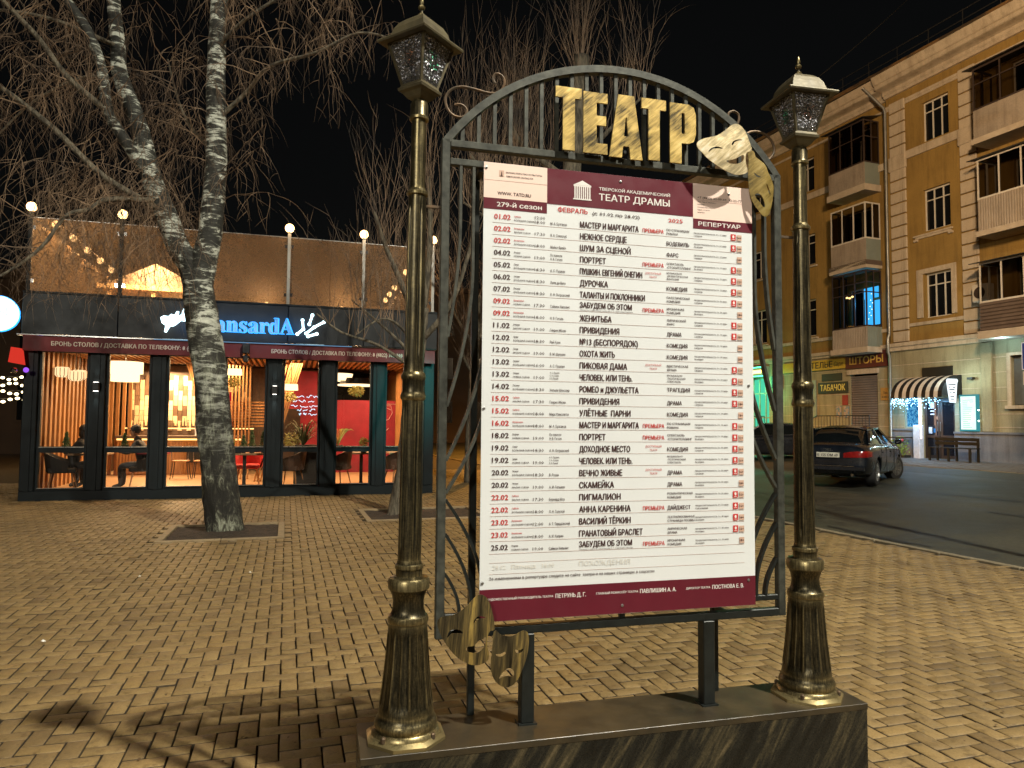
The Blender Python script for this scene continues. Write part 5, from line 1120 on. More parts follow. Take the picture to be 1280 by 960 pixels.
for x in (A0+.002, A1-.002):
    fan = [(x, -PR*math.sin(PI/2*i/8), ZB+(ZT-ZB)*math.cos(PI/2*i/8)) for i in range(9)]+[(x,0,ZB)]; b = MB(); b.add(fan,[tuple(range(10))]); b.build('awning_end', M['awn_black'], aw, fix=False)
M['cup_glow'] = em('white_cup_sign_glow', (0.85,0.95,1.0), 1.6)
cs = thing('cup_sign', 'glowing white paper-cup shaped sign on the end of the striped awning', 'sign', BO, BA)
b = MB(); b.add([(A1+.02,-.78,3.10),(A1+.02,-.26,3.10),(A1+.02,-.34,2.42),(A1+.02,-.66,2.42),(A1+.02,-.80,3.20),(A1+.02,-.22,3.20),(A1+.02,-.26,3.26),(A1+.02,-.74,3.26)],[(0,1,2,3),(0,1,5,4),(4,5,6,7)]); cs_ = b.build('cup_shape', M['cup_glow'], cs, fix=False)
b = MB()
for (ya, yb, z) in ((-.70,-.34,3.08),(-.68,-.60,2.98),(-.5,-.36,2.98),(-.66,-.40,2.90),(-.62,-.55,2.80),(-.5,-.38,2.80),(-.62,-.42,2.66),(-.60,-.44,2.56)): b.add([(A1+.025,ya,z),(A1+.025,yb,z),(A1+.025,yb,z-.035),(A1+.025,ya,z-.035)],[(0,1,2,3)])
b.build('cup_marks', M['sign_black'], cs, fix=False)
# icicle lights
M['ice'] = em('icy_white_led', (0.35,0.70,1.0), 9)
ic = thing('icicle_lights', 'string of icy blue-white icicle lights hanging under the awning', 'string lights', BO, BA); b = MB(); r_ = random.Random(9)
for i in range(190):
    u = r_.uniform(A0-.85,A1+.55); y = -PR-.02 if u < A1 and u > A0 else -0.12; z = ZB-.08-abs(r_.gauss(0,.17)); b.ball((u,y+r_.uniform(-.03,.03),z),r_.uniform(.008,.017),5,3)
b.build('led_bulbs', M['ice'], ic, kind='stuff', fix=False)
light('icicle_light','AREA',bl_(1.9,0.75,2.55),75,(0.25,0.6,1.0),1.9,target=bl_(1.9,0.45,0.3),sy=.4); light('icicle_light','POINT',bl_(1.0,0.75,2.4),40,(0.2,0.6,1.0),0.1)
light('bar_wall_light','POINT',bl_(3.35,0.9,3.3),60,(0.65,0.95,0.95),0.1); light('bar_wall_light','POINT',bl_(4.9,0.7,4.4),26,(0.45,0.8,0.95),0.1)
# led strip and pillar
ls = thing('led_strip', 'pinkish white vertical light strip beside the bar door', 'light strip', BO, BA); part(lambda b: b.box(1.45,1.51,-0.30,-0.26,1.12,2.62), 'tube', em('pink_white_led', (1.0,0.62,0.42), 7), ls)
pl_ = thing('white_pillar', 'short white pillar below the light strip at the bar door', 'pillar', BO, BA); M['white_paint'] = pm('white_painted_masonry', (0.62,0.62,0.66), None, 0.7); part(lambda b: b.bev(1.22,1.50,-0.36,-0.13,0.34,1.62,.02), 'shaft', M['white_paint'], pl_)
light('led_strip_light','POINT',bl_(1.48,0.5,1.9),6,(1.0,0.7,0.55),0.1)
# poster window left of the door
M['blueposter'] = None
def blueposter():
    m, nt, out = newmat('blue_lit_patterned_poster'); v = mapping(nt, (1,1,1)); n = noise(nt, v, 9, 8, 0.8, 2.0); r = ramp(nt, n.outputs[0], [(0.42,(0.01,0.06,0.20)),(0.5,(0.03,0.30,0.75)),(0.58,(0.25,0.75,1.0))])
    e = nt.nodes.new('ShaderNodeEmission'); nt.links.new(r.outputs[0], e.inputs[0]); e.inputs[1].default_value = 0.8; nt.links.new(e.outputs[0], out.inputs[0]); m.cycles.emission_sampling = 'NONE'; return m
M['blueposter'] = blueposter()
wp = thing('poster_window', 'blue-lit window with a patterned poster left of the bar door', 'window', BO, BA); part(lambda b: b.box(0.56,1.17,0.10,0.13,1.52,2.74), 'poster', M['blueposter'], wp)
part(lambda b: (b.box(0.55,0.60,0.05,0.099,1.5,2.75), b.box(1.13,1.18,0.05,0.099,1.5,2.75), b.box(0.60,1.13,0.05,0.099,1.5,1.56)), 'window_frame', M['palegreen'], wp)
# door
M['doorwood'] = pm('dark_brown_door_frame', (0.05,0.028,0.018), (0.03,0.018,0.012), 0.45, 0, 6, (1,1,6)); M['doorglass'] = pm('dark_door_glass', (0.012,0.012,0.015), None, 0.08, 0, 4, bs=0, rv=0.02)
dr = thing('bar_door', 'dark brown glazed double door under the striped awning', 'door', BO, BA)
for (ua, ub) in ((1.38,2.0),(2.02,2.64)):
    b = MB(); b.box(ua,ua+.09,0.08,0.14,0.40,2.6); b.box(ub-.09,ub,0.08,0.14,0.40,2.6); b.box(ua+.09,ub-.09,0.08,0.14,0.40,0.52); b.box(ua+.09,ub-.09,0.08,0.14,1.15,1.25); b.box(ua+.09,ub-.09,0.08,0.14,2.5,2.6); lf_ = b.build('door_leaf', M['doorwood'], dr)
    part(lambda b: b.box(ua+.085,ub-.085,0.10,0.11,0.5,2.52), 'pane', M['doorglass'], lf_)
    hx_ = ub-.045 if ua < 2 else ua+.045; part(lambda b: b.tube([(hx_,0.02,1.4),(hx_,0.02,1.75)],.014,6), 'handle', M['screw'], lf_)
part(lambda b: b.box(1.52,1.66,0.095,0.099,1.32,1.55), 'notice_sheet', M['white_paint'], dr); part(lambda b: b.box(1.72,1.80,0.095,0.099,1.35,1.50), 'blue_sticker', em('blue_sticker',(0.05,0.3,0.8),0.8), dr); part(lambda b: [b.box(1.60,1.76,0.095,0.099,z,z+.05) for z in (2.0,2.12,2.24)], 'door_lettering', M['white_paint'], dr)
# light box menu
def menu():
    m, nt, out = newmat('backlit_menu'); e = nt.nodes.new('ShaderNodeEmission'); v = mapping(nt,(1,1,1)); n = noise(nt, v, 3, 3); r = ramp(nt, n.outputs[0], [(0.3,(0.65,1.0,0.92)),(0.7,(0.85,1.0,0.85))]); nt.links.new(r.outputs[0], e.inputs[0]); e.inputs[1].default_value = 1.25; nt.links.new(e.outputs[0], out.inputs[0]); m.cycles.emission_sampling = 'NONE'; return m
mb_ = thing('light_box_menu', 'bright white backlit menu board on the wall right of the bar door', 'light box', BO, BA); part(lambda b: b.box(2.95,3.60,-0.14,-0.012,1.42,2.70), 'case', em('cyan_case_edge',(0.1,0.55,0.6),0.5), mb_); part(lambda b: b.box(3.0,3.55,-0.15,-0.141,1.48,2.64), 'menu_sheet', menu(), mb_)
b = MB(); r_ = random.Random(2)
for i in range(15): z = 2.5-i*.068; b.box(3.08,3.08+r_.uniform(.15,.40),-.154,-.151,z,z+.012)
b.build('menu_lines', em('menu_print',(0.25,0.6,0.55),0.6), mb_)
part(lambda b: (b.ball((3.66,-.15,2.15),.025,8,5), b.ball((3.66,-.15,1.78),.025,8,5)), 'spot_bulb', em('tiny_spot',(0.9,1,0.7),10), mb_)
dp = thing('blank_plate', 'black blank rectangular plate on the wall above the striped awning', 'plate', BO, BA); part(lambda b: b.box(1.42,2.64,-0.06,-0.013,3.32,3.76), 'plate', M['sign_black'], dp)
cm_ = thing('security_camera', 'small dark camera on the wall right of the awning', 'camera', BO, BA); part(lambda b: (b.box(3.42,3.46,-.12,-.012,3.25,3.30), b.bev(3.30,3.52,-.22,-.12,3.22,3.30,.01)), 'body', M['sign_black'], cm_)
# right window
rw = thing('grilled_window', 'dark window with grey roller blind at the far right of the ground floor', 'window', BO, BA); M['blind'] = pm('grey_blind', (0.10,0.10,0.09), None, 0.7)
part(lambda b: b.box(4.74,6.2,0.10,0.14,2.32,3.93), 'blind', M['blind'], rw); part(lambda b: (b.box(4.60,4.73,-.06,-.013,2.2,4.05), b.box(4.73,6.3,-.06,-.013,3.95,4.05), b.box(4.55,6.3,-.12,-.013,2.18,2.29)), 'surround', M['trim'], rw)
# bench in front of the bar
bn = thing('bench', 'black wooden bench against the wall below the backlit menu', 'bench', bl_(2.55,0.75,ground_z(.75)+.004), BA)
MB_ = M['letter_dark']
for x in (0.0,0.72,1.50): part(lambda b: (b.box(x,x+.06,-.45,-.39,0,.44), b.box(x,x+.06,-.06,0.0,0,.80)), 'leg', MB_, bn)
for i in range(4): part(lambda b: b.box(-.03,1.6,-.46+i*.115,-.36+i*.115,.442,.475), 'seat_plank', MB_, bn)
for i in range(2): part(lambda b: b.box(-.03,1.6,-.085,-.062,.56+i*.14,.67+i*.14), 'back_plank', MB_, bn)
# flower box
fb = thing('flower_stand', 'black planter with yellow-green foliage and a pink flower left of the bar door', 'planter', bl_(0.75,0.45,ground_z(.45)+.004), BA)
part(lambda b: b.box(-.32,.32,-.2,.15,0,.10), 'base', MB_, fb); part(lambda b: b.box(-.36,.36,-.24,.2,.74,.78), 'top_board', MB_, fb)
M['brightleaf'] = pm('yellow_green_leaves', (0.25,0.36,0.04), (0.10,0.20,0.03), 0.6, 0, 12); b = MB(); r_ = random.Random(4)
for i in range(260):
    x, y, z = r_.uniform(-.25,.3), r_.uniform(-.22,.12), r_.uniform(.1,.78); a = Vector((r_.uniform(-1,1),r_.uniform(-1,1),r_.uniform(-1,1))).normalized()*.04; c = a.orthogonal().normalized()*.022; p = Vector((x,y,z)); b.quad(p-a,p-c,p+a,p+c)
b.build('foliage', M['brightleaf'], fb, kind='stuff', fix=False); part(lambda b: (b.ball((.26,-.2,.66),.05,8,5), b.ball((-.12,-.2,.30),.03,8,5)), 'flower', pm('pink_petals',(0.6,0.10,0.18)), fb)
light('flower_light','POINT',bl_(0.9,0.9,1.3),2.5,(0.8,1.0,0.6),0.05)
# road sign at the frame edge
rs = thing('road_sign', 'blue rectangular road sign on a grey pole at the right edge', 'road sign', bl_(7.64,3.2,ground_z(3.2)), BA)
part(lambda b: b.lathe([(0,.03),(4.0,.03)],10), 'pole', M['pipe'], rs); part(lambda b: b.box(-.36,.36,-.05,-.035,2.85,3.62), 'blue_panel', pm('blue_sign_sheet',(0.01,0.03,0.22)), rs)
part(lambda b: [b.box(-.36,.36,-.055,-.051,z,z+.02) for z in (2.85,3.60)]+[b.box(x,x+.02,-.055,-.051,2.85,3.62) for x in (-.36,.34)], 'white_border', M['white_paint'], rs)
part(lambda b: b.box(-.34,.36,-.05,-.035,2.42,2.80), 'lower_plate', pm('pale_plate',(0.5,0.42,0.36)), rs)
# overhead cables
def cable(label_, p, q, sag, r=0.012):
    P, Q = Vector(p), Vector(q); pts = [P.lerp(Q,t)-Vector((0,0,sag*4*t*(1-t))) for t in np.linspace(0,1,24)]
    o = part(lambda b: b.tube(pts, r, 5), 'overhead_cable', M['railing'], None); tag(o, label_, 'cable')
M['railing2'] = pm('grey_cable', (0.10,0.10,0.09), None, 0.6)
def atp(X, Y, Z): return (X, Y, Z)
cable('thin cable crossing the black sky from the arch towards the upper right', (7.6,18.0,13.2), (4.9,11.0,8.6), 0.05, 0.006)
cable('thin cable rising steeply left of the yellow building roof', (8.2,22.0,11.5), (17.5,25.0,20.5), 0.4, 0.012)
# ================================================================== CAR
def paint(name, c):
    m, nt, out = newmat(name); p = nt.nodes.new('ShaderNodeBsdfPrincipled'); v = mapping(nt); n = noise(nt, v, 3, 6, 0.6)
    r = ramp(nt, n.outputs[0], [(0.35,c),(0.7,tuple(x*1.6+.003 for x in c))]); nt.links.new(r.outputs[0], p.inputs['Base Color']); p.inputs['Roughness'].default_value = 0.22; p.inputs['Coat Weight'].default_value = 0.8
    nt.links.new(math_(nt,'MULTIPLY_ADD',n.outputs[0],0.25,0.12), p.inputs['Roughness']); nt.links.new(p.outputs[0], out.inputs[0]); return m
M['carpaint'] = paint('dark_blue_black_car_paint', (0.004,0.006,0.010)); M['tyre'] = pm('tyre_rubber', (0.018,0.018,0.018), None, 0.8, 0, 20); M['rim'] = pm('alloy_rim', (0.45,0.46,0.44), (0.3,0.3,0.3), 0.3, 0.9, 10)
M['carglass'] = pm('tinted_car_glass', (0.006,0.008,0.009), None, 0.05, 0, 3, bs=0, rv=0.02, spec=0.8); M['taillight'] = pm('red_tail_light', (0.26,0.012,0.010), (0.13,0.006,0.006), 0.15, 0, 8, bs=0, rv=0.05)
M['chrome'] = pm('chrome_trim', (0.6,0.6,0.6), None, 0.15, 1.0, 10, bs=0, rv=0.03); M['plate'] = pm('white_number_plate', (0.62,0.60,0.50), None, 0.5); M['blackplastic'] = pm('black_plastic', (0.012,0.012,0.012), None, 0.5)
def car(label, loc, rz):
    # x forward, origin at the centre of the wheelbase on the ground
    t = thing('parked_car', label, 'car', loc, rz, 'dark cars parked by the yellow building')
    WB = 2.70; st = []
    # station: x, half width at sill, belt, z sill, z bottom bumper, z belt, z deck, halfwidth deck
    S_ = [(-2.36,.62,.70,.36,.42,.80,.86,.55),(-2.30,.76,.84,.30,.36,.86,.95,.66),(-2.10,.84,.90,.26,.40,.90,1.02,.74),(-1.70,.88,.915,.24,.40,.93,1.055,.76),(-1.0,.89,.925,.22,.40,.935,1.03,.80),(0.0,.89,.925,.20,.40,.93,.985,.84),(0.8,.89,.92,.20,.40,.91,.965,.84),(1.4,.885,.915,.22,.40,.88,.95,.80),(1.9,.86,.88,.24,.38,.80,.87,.72),(2.18,.76,.80,.26,.36,.70,.77,.60),(2.32,.58,.62,.32,.38,.60,.66,.44)]
    b = MB(); k = 11
    for (x, ws, wb, zs, zm, zb, zd, wd) in S_:
        ring = [(x,0,zs),(x,-ws*.85,zs),(x,-ws,zs+.06),(x,-wb*1.0,zm+.16),(x,-wb*1.005,zb-.10),(x,-wb*.985,zb),(x,-wd,zd-.005),(x,-wd*.55,zd+.018),(x,0,zd+.024)]
        half = ring[1:-1]; full = [ring[0]]+half+[ring[-1]]+[(p[0],-p[1],p[2]) for p in reversed(half)]
        b.v += full; n_ = len(full)
    for i in range(len(S_)-1):
        for j in range(n_): b.f.append((i*n_+j,(i+1)*n_+j,(i+1)*n_+(j+1)%n_,i*n_+(j+1)%n_)); b.m.append(0)
    b.f += [tuple(range(n_)), tuple(range((len(S_)-1)*n_+n_-1,(len(S_)-1)*n_-1,-1))]; b.m += [0,0]
    body = b.build('body', M['carpaint'], t, smooth='all'); md = body.modifiers.new('s','SUBSURF'); md.levels = md.render_levels = 2
    cb = MB()
    for x in (-WB/2, WB/2):
        k0 = len(cb.v)
        for yy in (-1.1,1.1):
            for i in range(28): a = 2*PI*i/28; cb.v.append((x+.375*math.cos(a), yy, .335+.375*math.sin(a)))
        cb.f += [(k0+i,k0+(i+1)%28,k0+28+(i+1)%28,k0+28+i) for i in range(28)]+[tuple(range(k0+27,k0-1,-1)),tuple(range(k0+28,k0+56))]
    cb.m = [0]*len(cb.f); cut = cb.build('cut', M['blackplastic'], None); bo = body.modifiers.new('b','BOOLEAN'); bo.operation = 'DIFFERENCE'; bo.object = cut; bo.solver = 'EXACT'
    tl0 = body.location.copy(); par = body.parent; body.parent = None; bpy.context.view_layer.update(); nm_ = bpy.data.meshes.new_from_object(body.evaluated_get(bpy.context.evaluated_depsgraph_get())); body.modifiers.clear(); body.data = nm_; bpy.data.objects.remove(cut); body.parent = par
    from mathutils.bvhtree import BVHTree
    bvh = BVHTree.FromPolygons([v.co for v in nm_.vertices],[tuple(p.vertices) for p in nm_.polygons])
    part(lambda b: [b.box(x-.40,x+.40,-.70,.70,.22,.72) for x in (-WB/2,WB/2)], 'wheel_housing', M['blackplastic'], t)
    # greenhouse
    G_ = [(-1.72,.76,1.03,.76,1.035),(-1.15,.80,1.00,.60,1.385),(-0.45,.84,.98,.585,1.445),(0.25,.85,.97,.585,1.425),(1.02,.84,.95,.78,.97)]
    b = MB()
    for (x, w0, z0, w1, z1) in G_: b.v += [(x,-w0,z0-.03),(x,-w1-.012,z1-.03),(x,-w1*.7,z1+.012),(x,0,z1+.025),(x,w1*.7,z1+.012),(x,w1+.012,z1-.03),(x,w0,z0-.03)]
    for i in range(4):
        for j in range(6): b.f.append((i*7+j,(i+1)*7+j,(i+1)*7+j+1,i*7+j+1)); b.m.append(0)
    gh_ = b.build('greenhouse', M['carglass'], t, smooth='all'); 
    # roof skin and pillars
    b = MB(); P = lambda i, j: Vector(G_ and b0_[i*7+j]); b0_ = [Vector(v) for v in gh_.data.vertices[0:] and [tuple(v.co) for v in gh_.data.vertices]]
    up = Vector((0,0,.008))
    for i in (1,2):
        for j in range(1,5): b.quad(b0_[i*7+j]+up, b0_[(i+1)*7+j]+up, b0_[(i+1)*7+j+1]+up, b0_[i*7+j+1]+up)
    b.build('roof', M['carpaint'], t, smooth='all', fix=False)
    for sy in (-1, 1):
        j0, j1 = (0,1) if sy < 0 else (6,5); o_ = Vector((0, sy*.012, .004))
        for (ia, ib, wd) in ((0,1,.10),(2,2,.05),(3,4,.06)):
            pa = b0_[ia*7+j0] if ia == 0 else b0_[ia*7+j1]; pb = b0_[ib*7+j1] if ib != 4 else b0_[ib*7+j0]
            if ia == 2: pa = b0_[2*7+j0]; pb = b0_[2*7+j1]
            part(lambda b: b.bar(pa+o_, pb+o_, wd, .02, up=(0,1,0)), 'pillar', M['carpaint'], t)
        part(lambda b: b.bar(b0_[1*7+j1]+o_, b0_[3*7+j1]+o_, .05, .02, up=(0,1,0)), 'roof_rail', M['carpaint'], t)
        part(lambda b: b.tube([b0_[0*7+j0]+o_+Vector((0,0,.03)), b0_[2*7+j0]+o_+Vector((0,0,.03)), b0_[4*7+j0]+o_+Vector((0,0,.03))], .010, 5), 'chrome_strip', M['chrome'], t)
        part(lambda b: b.bev(.62,.80,sy*.93,sy*1.08,.98,1.11,.03), 'mirror', M['carpaint'], t)
        tl = MB(); nn_a, nn_z = 12, 5
        for iz in range(nn_z+1):
            for ia in range(nn_a+1):
                f_ = ia/nn_a; th = R(158-118*f_)*1.0; z_ = .70+.145*iz/nn_z*(1-.25*abs(2*f_-1)**3)+.03*f_; cx_, cy_ = -1.95, .42
                dr2 = Vector((-math.sin(R(100-100*f_)), sy*math.cos(R(100-100*f_)), 0)); org = Vector((cx_, sy*cy_, z_)); hit = bvh.ray_cast(org+dr2*3, -dr2)[0] or org+dr2*.4; tl.v.append(tuple(hit+dr2*.010))
        tl.f = [(a*(nn_a+1)+c_,a*(nn_a+1)+c_+1,(a+1)*(nn_a+1)+c_+1,(a+1)*(nn_a+1)+c_) for a in range(nn_z) for c_ in range(nn_a)]; tl.m = [0]*len(tl.f); tl.build('tail_light', M['taillight'], t, smooth='all')
        [part(lambda b: b.box(q,q+.2,sy*.925,sy*.945,.795,.825), 'door_handle', M['carpaint'], t) for q in (-.9,.10)]
        part(lambda b: (b.box(-.40,-.39,sy*.918,sy*.932,.30,.95), b.box(.62,.63,sy*.918,sy*.930,.30,.93), b.box(-1.0,-.99,sy*.918,sy*.930,.6,.95)), 'door_gap', M['blackplastic'], t)
    part(lambda b: b.bev(-2.395,-2.34,-.26,.26,.70,.82,.006), 'number_plate', M['plate'], t)
    nb_ = MB(); text('Е 155 ОМ 69', 0, .728, .062, .46, bold=.02, align='C', target=nb_, y=0.0); flush_text(); o = nb_.build('plate_number', M['blackplastic'], t, fix=False); o.location = (-2.398,0,0); o.rotation_euler = (0,0,R(-90))
    rg = MB()
    for i in range(4): rg.tube([(-2.345,(i-1.5)*.045+.035*math.cos(a),.885+.032*math.sin(a)) for a in np.linspace(0,2*PI,15)],.004,4)
    rg.build('ring_badge', M['chrome'], t)
    part(lambda b: (b.bev(-2.43,-2.25,-.80,.80,.38,.52,.03),), 'bumper', M['carpaint'], t); part(lambda b: b.box(-2.436,-2.43,-.6,.6,.50,.512), 'chrome_line', M['chrome'], t)
    part(lambda b: (b.tube([(-2.44,-.55,.30),(-2.2,-.55,.30)],.035,10), b.tube([(-2.44,.55,.30),(-2.2,.55,.30)],.035,10)), 'exhaust', M['chrome'], t)
    # wheels
    for i, (x, sy) in enumerate(((-WB/2,-1),(-WB/2,1),(WB/2,-1),(WB/2,1))):
        wv = MB(); wv.lathe([(-.11,.22),(-.11,.29),(-.095,.322),(-.05,.33),(.05,.33),(.095,.322),(.11,.29),(.11,.22)],32,caps=False)
        wo_ = wv.build('wheel', M['tyre'], t, smooth=True); st_ = R(-22) if x > 0 else 0
        wo_.matrix_local = Matrix.Translation((x, sy*(.78 if x < 0 else .76), .33)) @ Matrix.Rotation(st_,4,'Z') @ Matrix.Rotation(R(90)*(1 if sy<0 else -1),4,'X')
        rm = MB(); rm.lathe([(.02,.225),(.105,.228),(.108,.215),(.06,.20)],32,caps=False); rm.lathe([(.0,.21),(.03,.21)],28); rm.lathe([(.03,.05),(.085,.045),(.09,.02)],14)
        for s in range(10): a = 2*PI*s/10; rm.bar((.04*math.cos(a),.04*math.sin(a),.085),(.215*math.cos(a),.215*math.sin(a),.095),.030,.02)
        rm.build('rim', M['rim'], wo_, fix=False)
    return t
px_, py_ = 9.03, 17.55; hd = R(52)
h_ = Vector((math.cos(hd), math.sin(hd))); r_v = Vector((math.sin(hd), -math.cos(hd)))
o2 = Vector((px_, py_)) - r_v*0.93 + h_*1.35
cz_ = ground_z(s_of(o2.x, o2.y))
c1 = car('dark blue-black sedan parked with its rear to the square before the striped awning', (o2.x, o2.y, cz_+0.01), hd)
c2 = copy_tree(c1, (11.9-1.6, 28.2, ground_z(s_of(10.3,28.2))+.01), R(150), 'dark car whose front shows between the frame bars below the pharmacy light')
# ================================================================== RESTAURANT PAVILION (local: x along front, y inwards, z up)
M['ral'] = pm('anthracite_green_metal', (0.006,0.011,0.013), (0.004,0.007,0.008), 0.5, 0.0, 3, bs=0.05, spec=0.25)
M['fascia'] = pm('dark_fascia_cladding', (0.010,0.013,0.015), (0.006,0.008,0.009), 0.5, 0.2, 1.2, bs=0.08)
M['valance'] = pm('maroon_awning_cassette', (0.15,0.008,0.010), (0.11,0.006,0.008), 0.6, 0, 3)
M['cream_print'] = pm('cream_lettering', (0.70,0.60,0.48), None, 0.6, bs=0)
M['shopglass'] = glass('restaurant_glass', (0.93,0.90,0.86), 0.9, 0.015)
M['roofglass'] = glass('terrace_screen_glass', (0.72,0.62,0.52), 0.02, 0.3, haze=0.50, hazecol=(0.50,0.37,0.25))
M['wood'] = pm('warm_timber', (0.42,0.21,0.075), (0.28,0.13,0.045), 0.5, 0, 3, (6,6,1), bs=0.1, rand=0.2)
M['woodfloor'] = pm('pale_wood_floor', (0.42,0.26,0.14), (0.33,0.20,0.10), 0.35, 0, 3, (1,5,1), bs=0.05)
M['ceil'] = pm('dark_brown_ceiling', (0.10,0.06,0.04), (0.06,0.04,0.03), 0.7)
M['redwall'] = pm('crimson_wall', (0.28,0.015,0.035), (0.18,0.01,0.025), 0.8, 0, 2)
M['tile_a'] = pm('cream_shelf_tile', (0.60,0.46,0.28), None, 0.4, rand=0.3); M['tile_b'] = pm('brown_shelf_tile', (0.12,0.07,0.04), None, 0.4, rand=0.3)
M['warm_em'] = em('warm_shade_glow', (1.0,0.72,0.40), 2.6); M['warm_em2'] = em('warm_glow_bulb', (1.0,0.75,0.42), 9); M['led_line'] = em('led_line', (1.0,0.55,0.18), 3.5)
M['bulb'] = em('terrace_bulb', (1.0,0.60,0.26), 7); M['bulb_s'] = em('string_bulb', (1.0,0.60,0.26), 6)
M['blue_line'] = em('pale_blue_led_line', (0.25,0.5,0.8), 0.55); M['neon_blue'] = em('neon_blue_outline', (0.03,0.35,1.0), 2.6); M['neon_face'] = pm('silver_letter_face', (0.30,0.42,0.48), (0.22,0.34,0.42), 0.35, 0.3, 6); M['neon_white'] = em('white_blue_emblem', (0.62,0.90,1.0), 4.5)
rest = thing('restaurant_pavilion', 'glazed dark restaurant pavilion with maroon awning strip and warm lit dining room', 'restaurant', RO_, RA)
W_, D_r = 8.05, 8.6
FZ = 0.12
for a_ in ((0,W_),): part(lambda b: b.box(0.0,W_,0.0,0.30,-0.02,0.185), 'base_beam', M['ral'], rest)
cols_ = [(0.0,0.25),(1.13,1.42),(2.25,2.52),(3.36,3.62),(4.48,4.78),(5.57,5.88),(6.68,6.95),(7.72,8.05)]
for (a, c) in cols_:
    part(lambda b: (b.bev(a,c,-0.01,0.26,0.188,3.18,.012), b.box((a+c)/2-.045,(a+c)/2+.045,-0.03,-0.011,0.188,2.92)), 'column', M['ral'], rest)
wins = [(cols_[i][1], cols_[i+1][0]) for i in range(7)]
for (a, c) in wins:
    fr = MB(); t = .05
    fr.box(a+.002,a+t,0.05,0.13,0.188,2.95); fr.box(c-t,c-.002,0.05,0.13,0.188,2.95); fr.box(a+t,c-t,0.05,0.13,0.188,0.235); fr.box(a+t,c-t,0.05,0.13,2.90,2.95); fr.box(a+t,c-t,0.04,0.14,0.93,1.05)
    f_ = fr.build('window', M['ral'], rest)
    for (z0, z1) in ((0.235,0.93),(1.05,2.90)): p_ = MB(); p_.quad((a+t,0.09,z0),(c-t,0.09,z0),(c-t,0.09,z1),(a+t,0.09,z1)); p_.build('pane', M['shopglass'], f_, fix=False)
    M['sillmetal'] = M.get('sillmetal') or pm('pale_sill_strip', (0.4,0.4,0.38), None, 0.3, 0.8)
    for q in ((.038,1.03,1.045),(.048,.236,.246)): part(lambda b: b.box(a+t,c-t,0.0,q[0],q[1],q[2]), 'sill_strip', M['sillmetal'], f_)
part(lambda b: (b.box(0.0,0.02,0.31,D_r,-0.02,3.2), b.box(W_-.02,W_,0.31,D_r,-0.02,3.2), b.box(0.021,W_-.021,D_r-.15,D_r,-0.02,3.2)), 'outer_wall', M['ral'], rest)
part(lambda b: b.box(0.021,W_-.021,0.31,D_r-.151,-0.02,FZ), 'floor', M['woodfloor'], rest)
part(lambda b: b.box(0.0,W_,0.27,D_r,3.201,3.40), 'ceiling_slab', M['ceil'], rest)
# fascia with panel joints, valance with lettering
for (a, c) in ((-0.03,1.62),(1.63,3.17),(3.18,4.86),(4.87,6.44),(6.45,8.08)): part(lambda b: b.bev(a,c,-0.12,0.0,3.235,4.03,.006), 'fascia_panel', M['fascia'], rest)
part(lambda b: b.box(-0.03,8.08,-0.14,D_r,4.033,4.07), 'parapet_cap', M['ral'], rest)
part(lambda b: b.box(-0.03,8.08,0.001,D_r,3.41,4.03), 'roof_box', M['fascia'], rest)
part(lambda b: b.bev(-0.08,8.06,-0.20,-0.02,3.195,3.225,.004), 'awning_cassette', M['chrome'], rest)
part(lambda b: b.box(2.3,6.2,-0.206,-0.202,3.198,3.214), 'light_line', M['blue_line'], rest)
for (a, c) in ((0.02,3.98),(4.12,8.03)): part(lambda b: b.box(a,c,-0.17,-0.13,2.90,3.194), 'valance', M['valance'], rest)
lt_ = MB()
for x, w_ in ((0.50,3.05),(4.55,2.75)): text('БРОНЬ СТОЛОВ / ДОСТАВКА ПО ТЕЛЕФОНУ: 8 (4822) 302-303', x, 3.01, 0.085, w_, bold=.015, target=lt_, y=-0.173)
flush_text(); lt_.build('valance_lettering', M['cream_print'], rest, fix=False, kind='stuff')
# neon name
def boldmath(s): return ''.join(chr(0x1D400+ord(ch)-65) if 'A' <= ch <= 'Z' else chr(0x1D41A+ord(ch)-97) for ch in s)
nm = thing('neon_name_sign', 'blue-haloed silver serif restaurant name on the dark fascia', 'sign', RO_, RA)
n1, n2 = MB(), MB()
text(boldmath('MansardA'), 3.02, 3.42, 0.36, 1.97, bold=.035, target=n1, y=-0.135, res=3); text(boldmath('MansardA'), 3.03, 3.43, 0.345, 1.95, bold=-0.002, target=n2, y=-0.150, res=3); flush_text()
n1.build('halo', M['neon_blue'], nm, fix=False); n2.build('letter_faces', M['neon_face'], nm, fix=False)
light('neon_light','AREA',(RO_[0]+4*math.cos(RA)+0.5*math.sin(RA), RO_[1]+4*math.sin(RA)-0.5*math.cos(RA), 3.6),9,(0.05,0.4,1.0),2.6,target=(RO_[0]+4*math.cos(RA), RO_[1]+4*math.sin(RA), 3.6),sy=.3)
